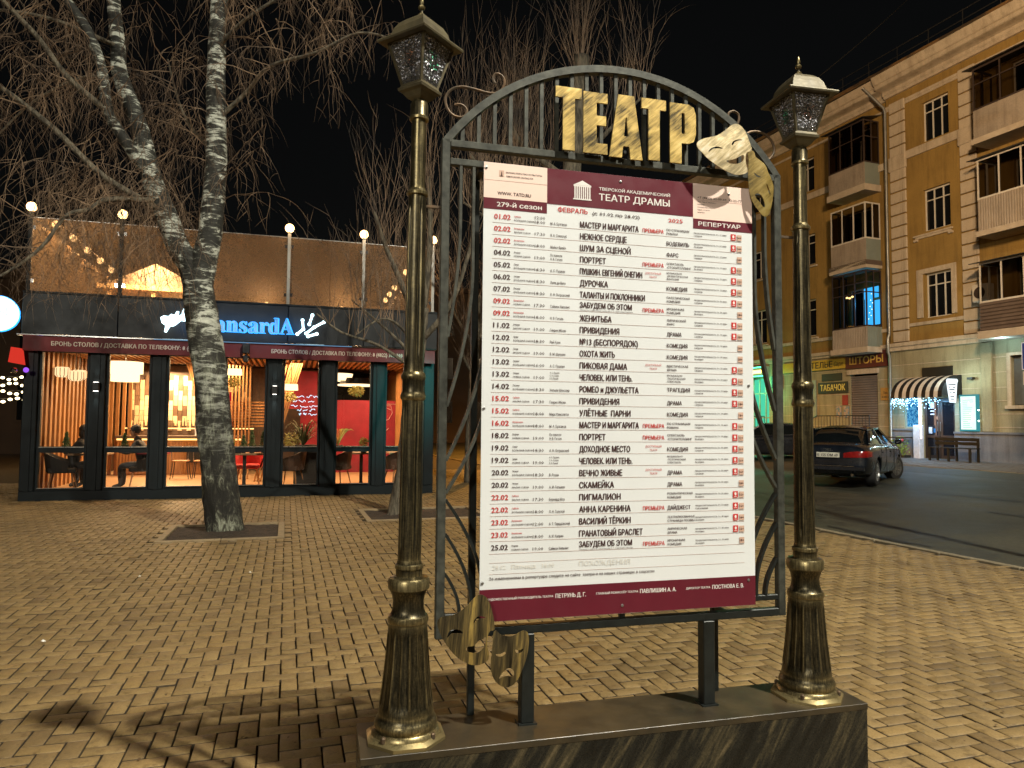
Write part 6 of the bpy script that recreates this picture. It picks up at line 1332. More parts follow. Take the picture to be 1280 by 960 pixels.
# sleeping-goat style emblem left and bone-like emblem right: light tubes
eb = thing('neon_emblem', 'white-blue glowing leaping shape left of the name on the fascia', 'sign', RO_, RA)
part(lambda b: b.prism([(2.43,3.55),(2.40,3.66),(2.46,3.70),(2.55,3.69),(2.60,3.74),(2.66,3.72),(2.70,3.80),(2.74,3.80),(2.73,3.70),(2.79,3.74),(2.82,3.86),(2.86,3.86),(2.85,3.72),(2.90,3.66),(2.86,3.60),(2.78,3.61),(2.72,3.55),(2.66,3.50),(2.58,3.48),(2.52,3.36),(2.48,3.37),(2.50,3.50)],-0.16,-0.13), 'emblem', M['neon_white'], eb)
eb = thing('neon_emblem', 'white glowing bone-like strokes right of the name on the fascia', 'sign', RO_, RA)
for (p, q) in (((5.06,3.44),(5.18,3.55)),((5.18,3.55),(5.16,3.74)),((5.30,3.66),(5.36,3.86)),((5.24,3.46),(5.40,3.60)),((5.40,3.60),(5.60,3.72)),((5.28,3.40),(5.46,3.46))):
    part(lambda b: (b.bar((p[0],-0.145,p[1]),(q[0],-0.145,q[1]),.045,.03,up=(0,1,0)), b.ball((p[0],-0.145,p[1]),.036,8,5), b.ball((q[0],-0.145,q[1]),.036,8,5)), 'tube', M['neon_white'], eb)
# round side sign
rd = thing('round_light_sign', 'round glowing blue-white sign projecting at the left end of the pavilion', 'sign', (RO_[0]-0.50, RO_[1]-0.05, 3.62), R(30)); part(lambda b: b.tube([(0,-.06,0),(0,.06,0)],.34,32), 'face', em('round_sign_glow',(0.55,0.88,1.0),2.6), rd); part(lambda b: b.bar((0.30,0,0.0),(0.52,0,0),.04,.04), 'bracket', M['ral'], rd); part(lambda b: b.tube([(0,-.055,0),(0,.055,0)],.352,32), 'rim', M['neon_blue'], rd)
rb = thing('red_loudspeaker_box', 'small red lit box with two spotlights on the left corner of the pavilion', 'lamp', RO_, RA); part(lambda b: b.add([(-.16,-.32,2.66),(.06,-.32,2.62),(.06,-.10,2.62),(-.16,-.10,2.66),(-.13,-.30,2.95),(.02,-.30,2.93),(.02,-.12,2.93),(-.13,-.12,2.95)],[(0,1,5,4),(1,2,6,5),(2,3,7,6),(3,0,4,7),(4,5,6,7),(0,3,2,1)]), 'box', em('red_lit_plastic',(0.9,0.05,0.03),0.75), rb)
part(lambda b: (b.ball((-.06,-.3,2.50),.06,10,6)), 'spotlight', M['chrome'], rb); part(lambda b: b.ball((.12,-.25,2.52),.05,10,6), 'spotlight', em('violet_spot',(0.35,0.1,0.9),1.2), rb)
pj = thing('projector_lamp', 'small black projector lamp hanging between the two maroon awning strips', 'lamp', RO_, RA); part(lambda b: (b.bev(3.98,4.12,-.30,-.14,2.98,3.18,.01), b.bev(4.0,4.10,-.33,-.2,2.80,2.93,.01), b.box(4.04,4.06,-.26,-.24,2.93,2.98)), 'body', M['blackplastic'], pj)
# wall sconces up/down
for u, lb in ((1.275,'wall sconce shining up and down on the second column from the left'),(4.63,'wall sconce shining up and down on the fifth column from the left')):
    q = thing('wall_sconce', lb, 'lamp', RO_, RA, 'up-down sconces on the pavilion columns'); part(lambda b: b.bev(u-.06,u+.06,-.13,-.031,2.15,2.32,.01), 'body', M['blackplastic'], q); part(lambda b: (b.box(u-.04,u+.04,-.11,-.05,2.321,2.325), b.box(u-.04,u+.04,-.11,-.05,2.145,2.149)), 'lens', em('sconce_lens',(1,.95,.85),9), q)
    for dz, tz in ((2.36,4.0),(2.11,0.0)):
        p = Vector((RO_[0]+u*math.cos(RA)+.10*math.sin(RA), RO_[1]+u*math.sin(RA)-.10*math.cos(RA), dz)); light('sconce_light','SPOT',p,7 if tz else 9,(0.95,0.95,0.85),0.02,target=(p.x+.02*0-math.sin(RA)*.05,p.y+math.cos(RA)*.05,tz),spot=70)
# ---- dining room interior
wd = MB()
r_ = random.Random(11)
def slats(b, p, q, n_, w_, d_, z0, z1, gap=0.5):
    P, Q = Vector((*p,0)), Vector((*q,0)); t = (Q-P).normalized(); nn = Vector((-t.y,t.x,0)); L_ = (Q-P).length
    for i in range(n_):
        c = P+t*(L_*(i+.5)/n_); vs = [(c+t*sx*w_/2+nn*sy*d_/2) for sx, sy in ((-1,-1),(1,-1),(1,1),(-1,1))]; b.add([(v.x,v.y,z0) for v in vs]+[(v.x,v.y,z1) for v in vs],[(0,1,5,4),(1,2,6,5),(2,3,7,6),(3,0,4,7)])
def slat_parts(p, q, n_, w_, d_, z0, z1, nm_='timber_slat'):
    P, Q = Vector((*p,0)), Vector((*q,0)); t = (Q-P).normalized(); b = MB(); b.box(-w_/2,w_/2,-d_/2,d_/2,z0,z1); me = b.mesh(nm_, M['wood']); L_ = (Q-P).length
    for i in range(n_): c = P+t*(L_*(i+.5)/n_); inst(nm_, me, rest, (c.x,c.y,0), (0,0,math.atan2(t.y,t.x)))
slat_parts((0.12,0.5),(0.16,5.2),16,.12,.05,FZ,3.1)              # timber posts along the left wall
slat_parts((0.3,5.3),(0.9,5.3),4,.08,.05,FZ,3.1)
part(lambda b: b.box(0.03,0.06,0.32,8.4,FZ,3.19), 'side_lining', M['wood'], rest); part(lambda b: b.box(W_-.06,W_-.03,0.32,8.4,FZ,3.19), 'side_lining', M['wood'], rest)
slat_parts((7.9,0.5),(7.9,5.2),16,.10,.05,FZ,3.1)
# bar with lit edge
part(lambda b: (b.box(0.6,3.7,5.0,5.55,FZ,1.10),), 'bar_counter', M['wood'], rest); part(lambda b: b.box(0.55,3.75,4.93,5.6,1.10,1.16), 'bar_top', M['ceil'], rest); part(lambda b: b.box(0.6,3.7,4.955,4.975,1.045,1.085), 'bar_light', M['led_line'], rest)
b = MB(); slats(b,(0.6,4.98),(3.7,4.98),42,.04,.03,FZ+.05,1.02); b.build('bar_slats', M['wood'], rest, kind='stuff', fix=False)
part(lambda b: (b.box(2.3,3.15,4.93,4.962,0.45,0.88),), 'menu_blackboard', M['blackplastic'], rest)
# shelf wall behind the bar with separate tiles
part(lambda b: b.box(0.5,6.2,6.6,6.65,FZ,3.15), 'bar_rear_wall', M['ceil'], rest)
tm = [MB(), MB()]; 
for k_ in (0,1): tm[k_].box(-.055,.055,-.03,.0,-.14,.14)
tms = [tm[0].mesh('shelf_tile', M['tile_a']), tm[1].mesh('shelf_tile', M['tile_b'])]
for i in range(26):
    for j in range(5):
        if 13 < i < 21 : continue
        inst('shelf_tile', tms[0 if r_.random() < .62 else 1], rest, (0.62+i*.125, 6.6-.02*r_.random(), 1.42+j*.29+(.14 if i % 2 else 0)))
part(lambda b: b.box(0.5,3.9,6.35,6.4,1.33,1.36), 'bottle_shelf', M['led_line'], rest)
bt = MB()
for i in range(34): x = 0.6+i*.095; h = r_.uniform(.16,.30); bt.lathe([(1.36,.022),(1.36+h*.6,.022),(1.36+h*.75,.009),(1.36+h,.009)],6,cx=x,cy=6.38+r_.uniform(-.03,.03))
bt.build('bottles', M['tile_b'], rest, kind='stuff', fix=False)
# fridge
fg = thing('glass_fridge', 'white lit glass-door fridge of bottles behind the bar', 'fridge', RO_, RA); part(lambda b: b.box(2.35,3.15,6.0,6.5,FZ,2.35), 'case', M['white_paint'], fg)
b = MB(); b.box(2.40,3.10,5.985,5.995,1.25,2.28); b.build('lit_interior', em('fridge_glow',(0.85,0.88,0.85),1.3), fg)
b = MB()
for j in range(4):
    b.box(2.40,3.10,5.96,5.984,1.40+j*.24,1.415+j*.24)
    for i in range(9): b.lathe([(1.42+j*.24,.026),(1.55+j*.24,.026),(1.59+j*.24,.01)],6,cx=2.45+i*.075,cy=5.955)
b.build('bottles_inside', pm('coloured_bottles',(0.10,0.16,0.20),(0.30,0.10,0.06),0.3,0,3,contrast=(.45,.55)), fg, kind='stuff', fix=False)
part(lambda b: b.box(3.2,3.3,5.9,6.5,1.0,2.4), 'red_door_edge', em('red_edge',(0.8,0.02,0.05),0.6), fg)
# ceiling beams of timber
bm_ = MB(); bm_.box(-.03,.03,0,3.6,0,.09); bme = bm_.mesh('ceiling_slat', M['wood'])
for i in range(58): inst('ceiling_slat', bme, rest, (0.3+i*.13, 0.45, 3.02))
# slanted timber screens near the fourth and fifth windows
def plank_screen(u0, u1, y, lean, n_, z0=FZ, z1=3.0):
    b = MB(); b.bar((0,0,z0),(lean,0,z1),.035,.05,up=(0,1,0)); me = b.mesh('screen_slat', M['wood'])
    for i in range(n_): inst('screen_slat', me, rest, (u0+(u1-u0)*i/(n_-1), y, 0))
plank_screen(3.45,3.95,3.2,0.0,7); plank_screen(4.15,4.5,2.4,0.55,6); plank_screen(3.2,2.95,3.3,-0.5,6,1.6,3.0); plank_screen(4.45,4.7,2.0,0.5,6,1.2,3.0)
b = MB(); b.box(3.45,4.75,3.28,3.31,-.02,.02); hm = b.mesh('screen_rail', M['wood'])
for i in range(9): inst('screen_rail', hm, rest, (0,0,1.45+i*.075))
# red wall with drawn wine glass, behind the right windows
part(lambda b: b.box(5.2,8.0,5.2,5.25,FZ,2.2), 'red_wall', M['redwall'], rest)
part(lambda b: b.box(4.6,5.6,3.6,3.65,1.9,2.9), 'red_canopy', M['redwall'], rest)
gd = MB()
def tb(pts): gd.tube([(x,5.19,z) for x, z in pts],.012,4)
tb([(7.35,2.05),(7.30,1.85),(7.40,1.66),(7.55,1.60),(7.70,1.66),(7.80,1.85),(7.75,2.05),(7.35,2.05)]); tb([(7.55,1.60),(7.55,1.0)]); tb([(7.35,1.98),(7.45,1.92),(7.6,2.0),(7.75,1.93)]); tb([(7.4,1.4),(7.55,1.25),(7.7,1.4)]); tb([(7.2,2.1),(7.9,2.1)])
gd.build('wineglass_drawing', pm('pale_chalk_line',(0.6,0.3,0.3)), rest, fix=False)
# pendant lamps
pd = thing('drum_pendant_lamp', 'large two-tier cream drum lamp hanging behind the second window', 'lamp', RO_, RA); part(lambda b: (b.lathe([(2.62,.36),(2.88,.36)],28,cx=1.38,cy=1.9),), 'upper_shade', M['warm_em'], pd); part(lambda b: b.lathe([(2.44,.29),(2.615,.29)],28,cx=1.38,cy=1.9), 'lower_shade', M['warm_em'], pd); part(lambda b: b.tube([(1.38,1.9,2.88),(1.38,1.9,3.19)],.01,5), 'cord', M['blackplastic'], pd)
for k_, (x, y, z) in enumerate(((0.30,1.3,2.58),(0.47,1.9,2.56),(0.58,1.2,2.50))):
    q = thing('cage_pendant_lamp', ('woven cage lamp nearest the left corner','woven cage lamp hanging deepest of the three at the left window','woven cage lamp on the right of the three at the left window')[k_], 'lamp', RO_, RA, 'cage lamps in the left window')
    part(lambda b: b.lathe([(z-.10,.10),(z-.06,.14),(z+.08,.14),(z+.11,.12)],16,cx=x,cy=y,caps=False), 'cage', em('cage_glow',(1.0,.70,.38),1.5), q); part(lambda b: b.ball((x,y,z-.02),.05,8,5), 'bulb', M['warm_em2'], q); part(lambda b: b.tube([(x,y,z+.1),(x,y,3.19)],.008,4), 'cord', M['blackplastic'], q)
    b = MB()
    for i in range(12): a = 2*PI*i/12; b.tube([(x+.105*math.cos(a),y+.105*math.sin(a),z-.1),(x+.146*math.cos(a),y+.146*math.sin(a),z-.06),(x+.146*math.cos(a),y+.146*math.sin(a),z+.09)],.007,4)
    b.build('cage_wires', M['wood'], q)
ch = thing('chandelier', 'wide chandelier with cream shade and yellow greenery behind the sixth window', 'lamp', RO_, RA); part(lambda b: b.lathe([(2.55,.30),(2.72,.34)],24,cx=6.02,cy=1.5,caps=False), 'shade', M['warm_em'], ch); part(lambda b: b.lathe([(2.44,.44),(2.47,.44)],24,cx=6.45,cy=1.5), 'ring', M['warm_em'], ch); part(lambda b: b.lathe([(2.475,.40),(2.62,.36)],24,cx=6.45,cy=1.5), 'dark_crown', M['blackplastic'], ch)
M['yleaf'] = pm('yellowish_hanging_leaves', (0.50,0.42,0.10), (0.30,0.26,0.06), 0.6, 0, 10)
def foliage(name, par, c, rad, n_, leaf, mat, up=0.3, seed=1):
    r2 = random.Random(seed); b = MB()
    for i in range(n_):
        while True:
            p = Vector((r2.uniform(-1,1),r2.uniform(-1,1),r2.uniform(-1,1)))
            if p.length < 1: break
        p = Vector((c[0]+p.x*rad[0], c[1]+p.y*rad[1], c[2]+p.z*rad[2])); a = Vector((r2.uniform(-1,1),r2.uniform(-1,1),r2.uniform(-1,1)+up)).normalized(); s_ = leaf*r2.uniform(.6,1.3); e_ = a.orthogonal().normalized()*s_*.3; b.quad(p-a*s_,p-e_,p+a*s_,p+e_)
    return b.build(name, mat, par, kind='stuff', fix=False)
foliage('hanging_greenery', ch, (6.45,1.5,2.32), (.2,.2,.14), 220, .05, M['yleaf'])
for x, z in ((3.72,2.62),(4.95,2.30)):
    q = thing('cone_pendant_lamp', 'lit pendant lamp with yellow greenery behind the %s window' % ('fourth' if x < 4 else 'fifth'), 'lamp', RO_, RA); part(lambda b: b.lathe([(z,.16),(z+.14,.15)],20,cx=x,cy=1.4,caps=False), 'shade', M['warm_em'], q); foliage('hanging_greenery', q, (x,1.4,z-.16), (.15,.15,.12), 140, .045, M['yleaf'], seed=int(x*9)); part(lambda b: b.tube([(x,1.4,z+.14),(x,1.4,3.19)],.008,4), 'cord', M['blackplastic'], q)
# planters on the sill ledge
M['plant'] = pm('deep_green_leaves', (0.07,0.12,0.03), (0.03,0.06,0.02), 0.6, 0, 12); M['plant2'] = pm('olive_palm_leaves', (0.16,0.16,0.06), (0.07,0.08,0.03), 0.6, 0, 8); M['topi'] = pm('bright_topiary', (0.26,0.34,0.05), (0.12,0.2,0.03), 0.7, 0, 20); M['pot'] = pm('dark_pot', (0.03,0.025,0.02), None, 0.5)
def potted(label_, x, y, z, r0, h, kind, mat):
    t = thing('potted_plant', label_, 'plant', RO_, RA)
    part(lambda b: b.lathe([(z,r0*.55),(z+.11,r0*.75)],12,cx=x,cy=y), 'pot', M['pot'], t, smooth=True)
    if kind == 'ball': foliage('foliage', t, (x,y,z+.11+h*.5), (r0,r0,h*.5), 320, .025, M['topi'], seed=int(x*10))
    elif kind == 'cone': 
        for k in range(4): o = foliage('foliage', t, (x,y,z+.13+h*(.12+.25*k)), (r0*(1-.22*k),r0*(1-.22*k),h*.16), 110, .028, mat, seed=k+int(x*10))
    return t
def table(label_, x, y, w_, d_, h=.76, top='wood', group=None):
    t = thing('table', label_, 'table', RO_, RA, group); part(lambda b: b.bev(x-w_/2,x+w_/2,y-d_/2,y+d_/2,FZ+h-.04,FZ+h,.006), 'tabletop', M[top], t); part(lambda b: (b.box(x-.035,x+.035,y-.035,y+.035,FZ+.03,FZ+h-.041),), 'column_leg', M['blackplastic'], t); part(lambda b: b.box(x-.22,x+.22,y-.22,y+.22,FZ+.002,FZ+.03), 'foot', M['blackplastic'], t); return t
TG = 'dining tables by the windows'
M['tabletop'] = pm('pale_table_top', (0.45,0.30,0.18), None, 0.3)
table('wooden table between the two diners at the left window', 0.95,1.05,.75,.7,top='tabletop',group=TG); table('dark red table in front of the capped diner', 2.15,1.15,.55,.7,top='redwall',group=TG); table('light table with topiaries at the fourth window', 4.02,.75,.9,.6,top='tabletop',group=TG); table('table behind the sixth window', 6.55,1.0,.8,.7,top='tabletop',group=TG); table('table at the last window on the right', 7.45,1.0,.6,.7,top='tabletop',group=TG)
zt = FZ+.762
potted('small cone shrub at the left on the fourth-window table',4.00,.62,zt,.075,.26,'cone',M['plant']); potted('cone-shaped shrub in the middle of the fourth-window table',4.17,.62,zt,.085,.36,'cone',M['plant']); potted('cone shrub at the right end of the fourth-window table',4.40,.66,zt,.085,.34,'cone',M['plant']); potted('bright yellow-green ball topiary right behind the birch trunk',3.73,.60,zt,.10,.24,'ball',None); potted('bright green ball topiary in the sixth window',6.56,.55,zt,.11,.24,'ball',None)
potted('small shrub at the left window behind the seated woman',0.62,.6,zt,.08,.30,'cone',M['plant']); potted('small shrub beside the capped diner',1.62,.9,zt,.09,.28,'cone',M['plant'])
nb2 = thing('napkin_box', 'black napkin box on the light table in the fourth window', 'box', RO_, RA); part(lambda b: b.bev(3.80,3.96,.5,.62,zt,zt+.13,.01), 'box', M['blackplastic'], nb2)
# big palm-like plant in planter
pp = thing('palm_planter', 'large feathery palm in a tall dark planter behind the fifth window', 'plant', RO_, RA); part(lambda b: b.bev(5.05,5.55,.75,1.2,FZ,1.05,.02), 'planter', M['pot'], pp)
b = MB(); r2 = random.Random(8)
for i in range(70):
    a = r2.uniform(0,6.28); L_ = r2.uniform(.3,.6); rise = r2.uniform(.15,.65); c = (5.25,.95,1.04); prev = None
    for k in range(7):
        t = k/6; x = c[0]+math.cos(a)*L_*t; y = c[1]+math.sin(a)*L_*t*.6; z = c[2]+rise*math.sin(t*2.3)*.9; w2 = .018*(1-t)+.003; cur = (Vector((x-math.sin(a)*w2,y+math.cos(a)*w2,z)), Vector((x+math.sin(a)*w2,y-math.cos(a)*w2,z)))
        if prev: b.quad(prev[0],prev[1],cur[1],cur[0])
        prev = cur
b.build('fronds', M['plant2'], pp, kind='stuff', fix=False)
foliage('low_leaves', pp, (4.98,.9,1.15), (.22,.2,.2), 260, .04, M['yleaf'], seed=6)
pp = thing('potted_palm', 'yellowish spiky potted palm at the left side of the sixth window', 'plant', RO_, RA); part(lambda b: b.lathe([(.9,.09),(1.02,.12)],12,cx=6.05,cy=1.6), 'pot', M['pot'], pp); b = MB()
for i in range(34):
    a = r2.uniform(0,6.28); L_ = r2.uniform(.2,.38); prev = None
    for k in range(6): t = k/5; x = 6.05+math.cos(a)*L_*t; y = 1.6+math.sin(a)*L_*t*.6; z = 1.02+r2.uniform(.3,.32)*math.sin(t*2.2)+.1*t; w2 = .02*(1-t)+.003; cur = (Vector((x,y,z-w2)), Vector((x,y,z+w2))); (b.quad(prev[0],cur[0],cur[1],prev[1]) if prev else None); prev = cur
b.build('fronds', M['yleaf'], pp, kind='stuff', fix=False)
# chairs
M['chair_brown'] = pm('brown_leather', (0.10,0.05,0.03), (0.06,0.03,0.02), 0.5, 0, 8); M['chair_dark'] = pm('dark_grey_upholstery', (0.03,0.028,0.028), None, 0.7); M['chair_red'] = pm('red_upholstery', (0.55,0.02,0.02), None, 0.6)
def armchair(label_, x, y, rz, mat):
    t = thing('armchair', label_, 'chair', (RO_[0]+x*math.cos(RA)-y*math.sin(RA), RO_[1]+x*math.sin(RA)+y*math.cos(RA), FZ), RA+rz)
    part(lambda b: b.bev(-.26,.26,-.25,.25,.38,.48,.04), 'seat', mat, t)
    b = MB(); rings = []
    for k in range(13):
        a = R(-20)+R(220)*k/12; h_ = .62+.20*math.sin(max(0,min(PI,(a+R(20))*180/220)))**1.5; rings.append((a,h_))
    for k in range(12):
        (a1,h1),(a2,h2) = rings[k], rings[k+1]; P = lambda a, r_, z: (r_*math.cos(a), r_*math.sin(a)*.95, z)
        b.add([P(a1,.27,.40),P(a2,.27,.40),P(a2,.34,h2),P(a1,.34,h1),P(a1,.31,.40),P(a2,.31,.40),P(a2,.37,h2),P(a1,.37,h1)],[(0,1,2,3),(5,4,7,6),(3,2,6,7),(1,0,4,5)])
    b.build('back_and_arms', mat, t, smooth=True)
    for sx in (-1,1):
        for sy in (-1,1): part(lambda b: b.tube([(sx*.18,sy*.17,.39),(sx*.26,sy*.24,0)],[.018,.010],6), 'leg', M['wood'], t)
    return t
armchair('brown armchair turned left behind the fifth window', 4.98,.62,R(-110),M['chair_brown']); armchair('brown armchair with its back to the glass behind the sixth window', 5.98,.70,R(-120),M['chair_brown']); armchair('brown armchair at the far right window',7.35,.6,R(200),M['chair_brown'])
armchair('dark armchair under the seated woman at the left window', 0.55,.70,R(100),M['chair_dark']); armchair('red armchair behind the fourth window',4.05,1.45,R(0),M['chair_red']); armchair('dark armchair of the capped diner', 1.98,.9,R(-80),M['chair_dark'])
def barstool(label_, x, y):
    t = thing('bar_stool', label_, 'stool', (RO_[0]+x*math.cos(RA)-y*math.sin(RA), RO_[1]+x*math.sin(RA)+y*math.cos(RA), FZ), RA, 'metal chairs in front of the bar')
    part(lambda b: b.bev(-.19,.19,-.18,.18,.43,.46,.01), 'seat', M['wood'], t); part(lambda b: b.tube([(-.18,-.17,.46),(-.2,-.2,.80),(.2,-.2,.80),(.18,-.17,.46)],.012,5), 'back_hoop', M['chrome'], t)
    for sx in (-1,1):
        for sy in (-1,1): part(lambda b: b.tube([(sx*.16,sy*.15,.43),(sx*.21,sy*.21,0)],.011,5), 'leg', M['blackplastic'], t)
for k_, x in enumerate((2.35,2.85,3.25)): barstool(('left','middle','right')[k_]+' chair of the row in front of the bar behind the third window', x, 3.6)
# lamps that light the room
def RW(x, y, z): return (RO_[0]+x*math.cos(RA)-y*math.sin(RA), RO_[1]+x*math.sin(RA)+y*math.cos(RA), z)
for x, y, e in ((1.3,1.6,42),(3.2,2.8,55),(5.0,1.8,45),(6.8,2.2,55),(2.0,4.4,60),(1.6,6.0,110),(7.0,4.3,30)):
    light('dining_room_light','AREA',RW(x,y,2.98),e*2.6,(1.0,0.66,0.34),.9,target=RW(x,y,0))
# signs of the square reflected in the fifth window, made as glowing strokes inside
nn_ = thing('interior_neon', 'bluish white neon scribble glowing inside the fifth window', 'sign', RO_, RA)
for (z, a, c) in ((2.20,4.85,5.55),(2.08,5.0,5.5),(1.96,4.95,5.6),(1.86,5.1,5.5),(1.76,5.15,5.45)):
    rz_ = random.Random(int(z*100)); x_ = a
    while x_ < c-.06:
        w_2 = rz_.uniform(.05,.22); kk_ = [(x_+w_2*i/5, 2.6, z+rz_.uniform(-.035,.035)) for i in range(6)]; part(lambda b: b.tube(smooth_pts(kk_,2),.008,5), 'neon_stroke', M.setdefault('neonpw', em('neon_pinkwhite',(0.55,0.78,1.0),1.9)), nn_); x_ += w_2+rz_.uniform(.02,.07)
# ---- roof terrace
ter = thing('terrace_screen', 'brown-tinted glass wind screen around the roof terrace above the pavilion fascia', 'glass screen', RO_, RA)
posts = [0.02,1.62,4.85,6.43,7.98]
for u in posts: part(lambda b: b.bev(u-.035,u+.035,-.05,.02,4.072,5.62,.004), 'post', M['pipe'] if u > 4 else M['ral'], ter)
for i in range(4):
    a, c = posts[i]+.037, posts[i+1]-.037
    q = MB(); q.quad((a,-.015,4.075),(c,-.015,4.075),(c,-.015,5.53),(a,-.015,5.53)); q.build('pane', M['roofglass'], ter, fix=False)
    part(lambda b: b.box(a,c,-.022,-.008,5.531,5.545), 'top_edge', M['sillmetal'], ter); part(lambda b: (b.box(a,a+.05,-.03,-.0,4.25,4.32), b.box(c-.05,c,-.03,-.0,4.25,4.32), b.box(a,a+.05,-.03,0,5.3,5.37), b.box(c-.05,c,-.03,0,5.3,5.37)), 'glass_clamp', M['chrome'], ter)
for x in (0.02, W_-.05):
    q = MB(); q.quad((x,0.03,4.075),(x,D_r,4.075),(x,D_r,5.53),(x,0.03,5.53)); q.build('pane', M['roofglass'], ter, fix=False)
q = MB(); q.quad((0.03,D_r,4.075),(W_-.05,D_r,4.075),(W_-.05,D_r,5.53),(0.03,D_r,5.53)); q.build('pane', M['roofglass'], ter, fix=False)
part(lambda b: b.box(0,W_,0.02,D_r,4.071,4.085), 'terrace_floor', M['woodfloor'], ter)
gl_lab = ('round bulb on the left corner post of the roof terrace','round bulb on the second terrace post left of the birch','round bulb on the terrace post right of the birch','round bulb on the fourth terrace post','round bulb on the last terrace post beside the bronze lamp')
for k_, u in enumerate(posts):
    t = thing('globe_bulb', gl_lab[k_], 'lamp', RW(u,-.015,5.62), RA, 'bulbs on the front terrace posts')
    part(lambda b: b.ball((0,0,.12),.095,12,8), 'bulb', M['bulb'], t, smooth='all'); part(lambda b: b.lathe([(0,.03),(.04,.03)],10), 'socket', M['blackplastic'], t)
    light('terrace_bulb_light','POINT',RW(u,-.14,5.78),22,(1.0,0.62,0.30),.06)
def bulb_row(lab, x, ys, z):
    t = thing('string_lights', lab, 'string lights', RO_, RA); part(lambda b: b.tube([(x,y,z+.06) for y in ys],.008,4), 'cable', M['blackplastic'], t)
    bm2 = MB(); bm2.ball((0,0,0),.085,10,6); me = bm2.mesh('bulb', M['bulb_s'], 'all')
    for y in ys: inst('bulb', me, t, (x,y,z))
bulb_row('row of warm bulbs along the left side of the roof terrace', 0.10, [1.2+1.2*i for i in range(7)], 5.72)
bulb_row('row of warm bulbs along the right side of the roof terrace', W_-.15, [1.2+1.2*i for i in range(7)], 5.72)
for k_ in range(7): light('string_light','POINT',RW(0.14,1.2+1.2*k_,5.62),95,(1.0,0.60,0.27),.025); light('string_light','POINT',RW(W_-.19,1.2+1.2*k_,5.62),26,(1.0,0.60,0.27),.025)
b = MB()
for (x, y) in ((2.9,.35),(4.4,.35),(6.0,.4)): b.ball((x,y,4.13),.04,8,5)
b.build('floor_spot', M['bulb_s'], ter); 
for x in (2.9,4.4,6.0): light('terrace_floor_light','POINT',RW(x,.38,4.20),16,(1.0,0.62,0.3),.02)
# gabled house on the terrace
M['creamwall'] = pm('cream_gable_wall', (0.52,0.38,0.22), (0.40,0.29,0.16), 0.8, 0, 3); M['gableroof'] = pm('grey_gable_metal', (0.20,0.15,0.11), (0.14,0.11,0.08), 0.6, 0, 2)
gh2 = thing('terrace_gazebo', 'low cream gabled shelter lit warm behind the roof glass left of the birch', 'gazebo', RW(1.45,5.6,4.085), RA)
part(lambda b: b.prism([(-1.25,.98),(1.25,.98),(0,1.62)],-.98,1.0), 'gable', M['gableroof'], gh2); part(lambda b: (b.box(-1.35,1.35,-1.10,-.985,.88,1.0), b.box(-1.30,1.30,-.985,1.0,.90,.978)), 'eaves_board', M['creamwall'], gh2)
for x in (-1.15,-.1,1.05): part(lambda b: b.box(x,x+.1,-.95,-.85,0,.898), 'post', M['creamwall'], gh2)
part(lambda b: b.box(-1.15,1.15,.8,.85,0,.898), 'rear_wall', M['creamwall'], gh2); part(lambda b: b.bev(.30,.62,-.2,.1,.35,.75,.02), 'lantern', M['warm_em'], gh2)
light('gazebo_light','AREA',RW(1.45,4.2,5.4),260,(1.0,0.66,0.33),1.0,target=RW(1.45,5.6,4.1))

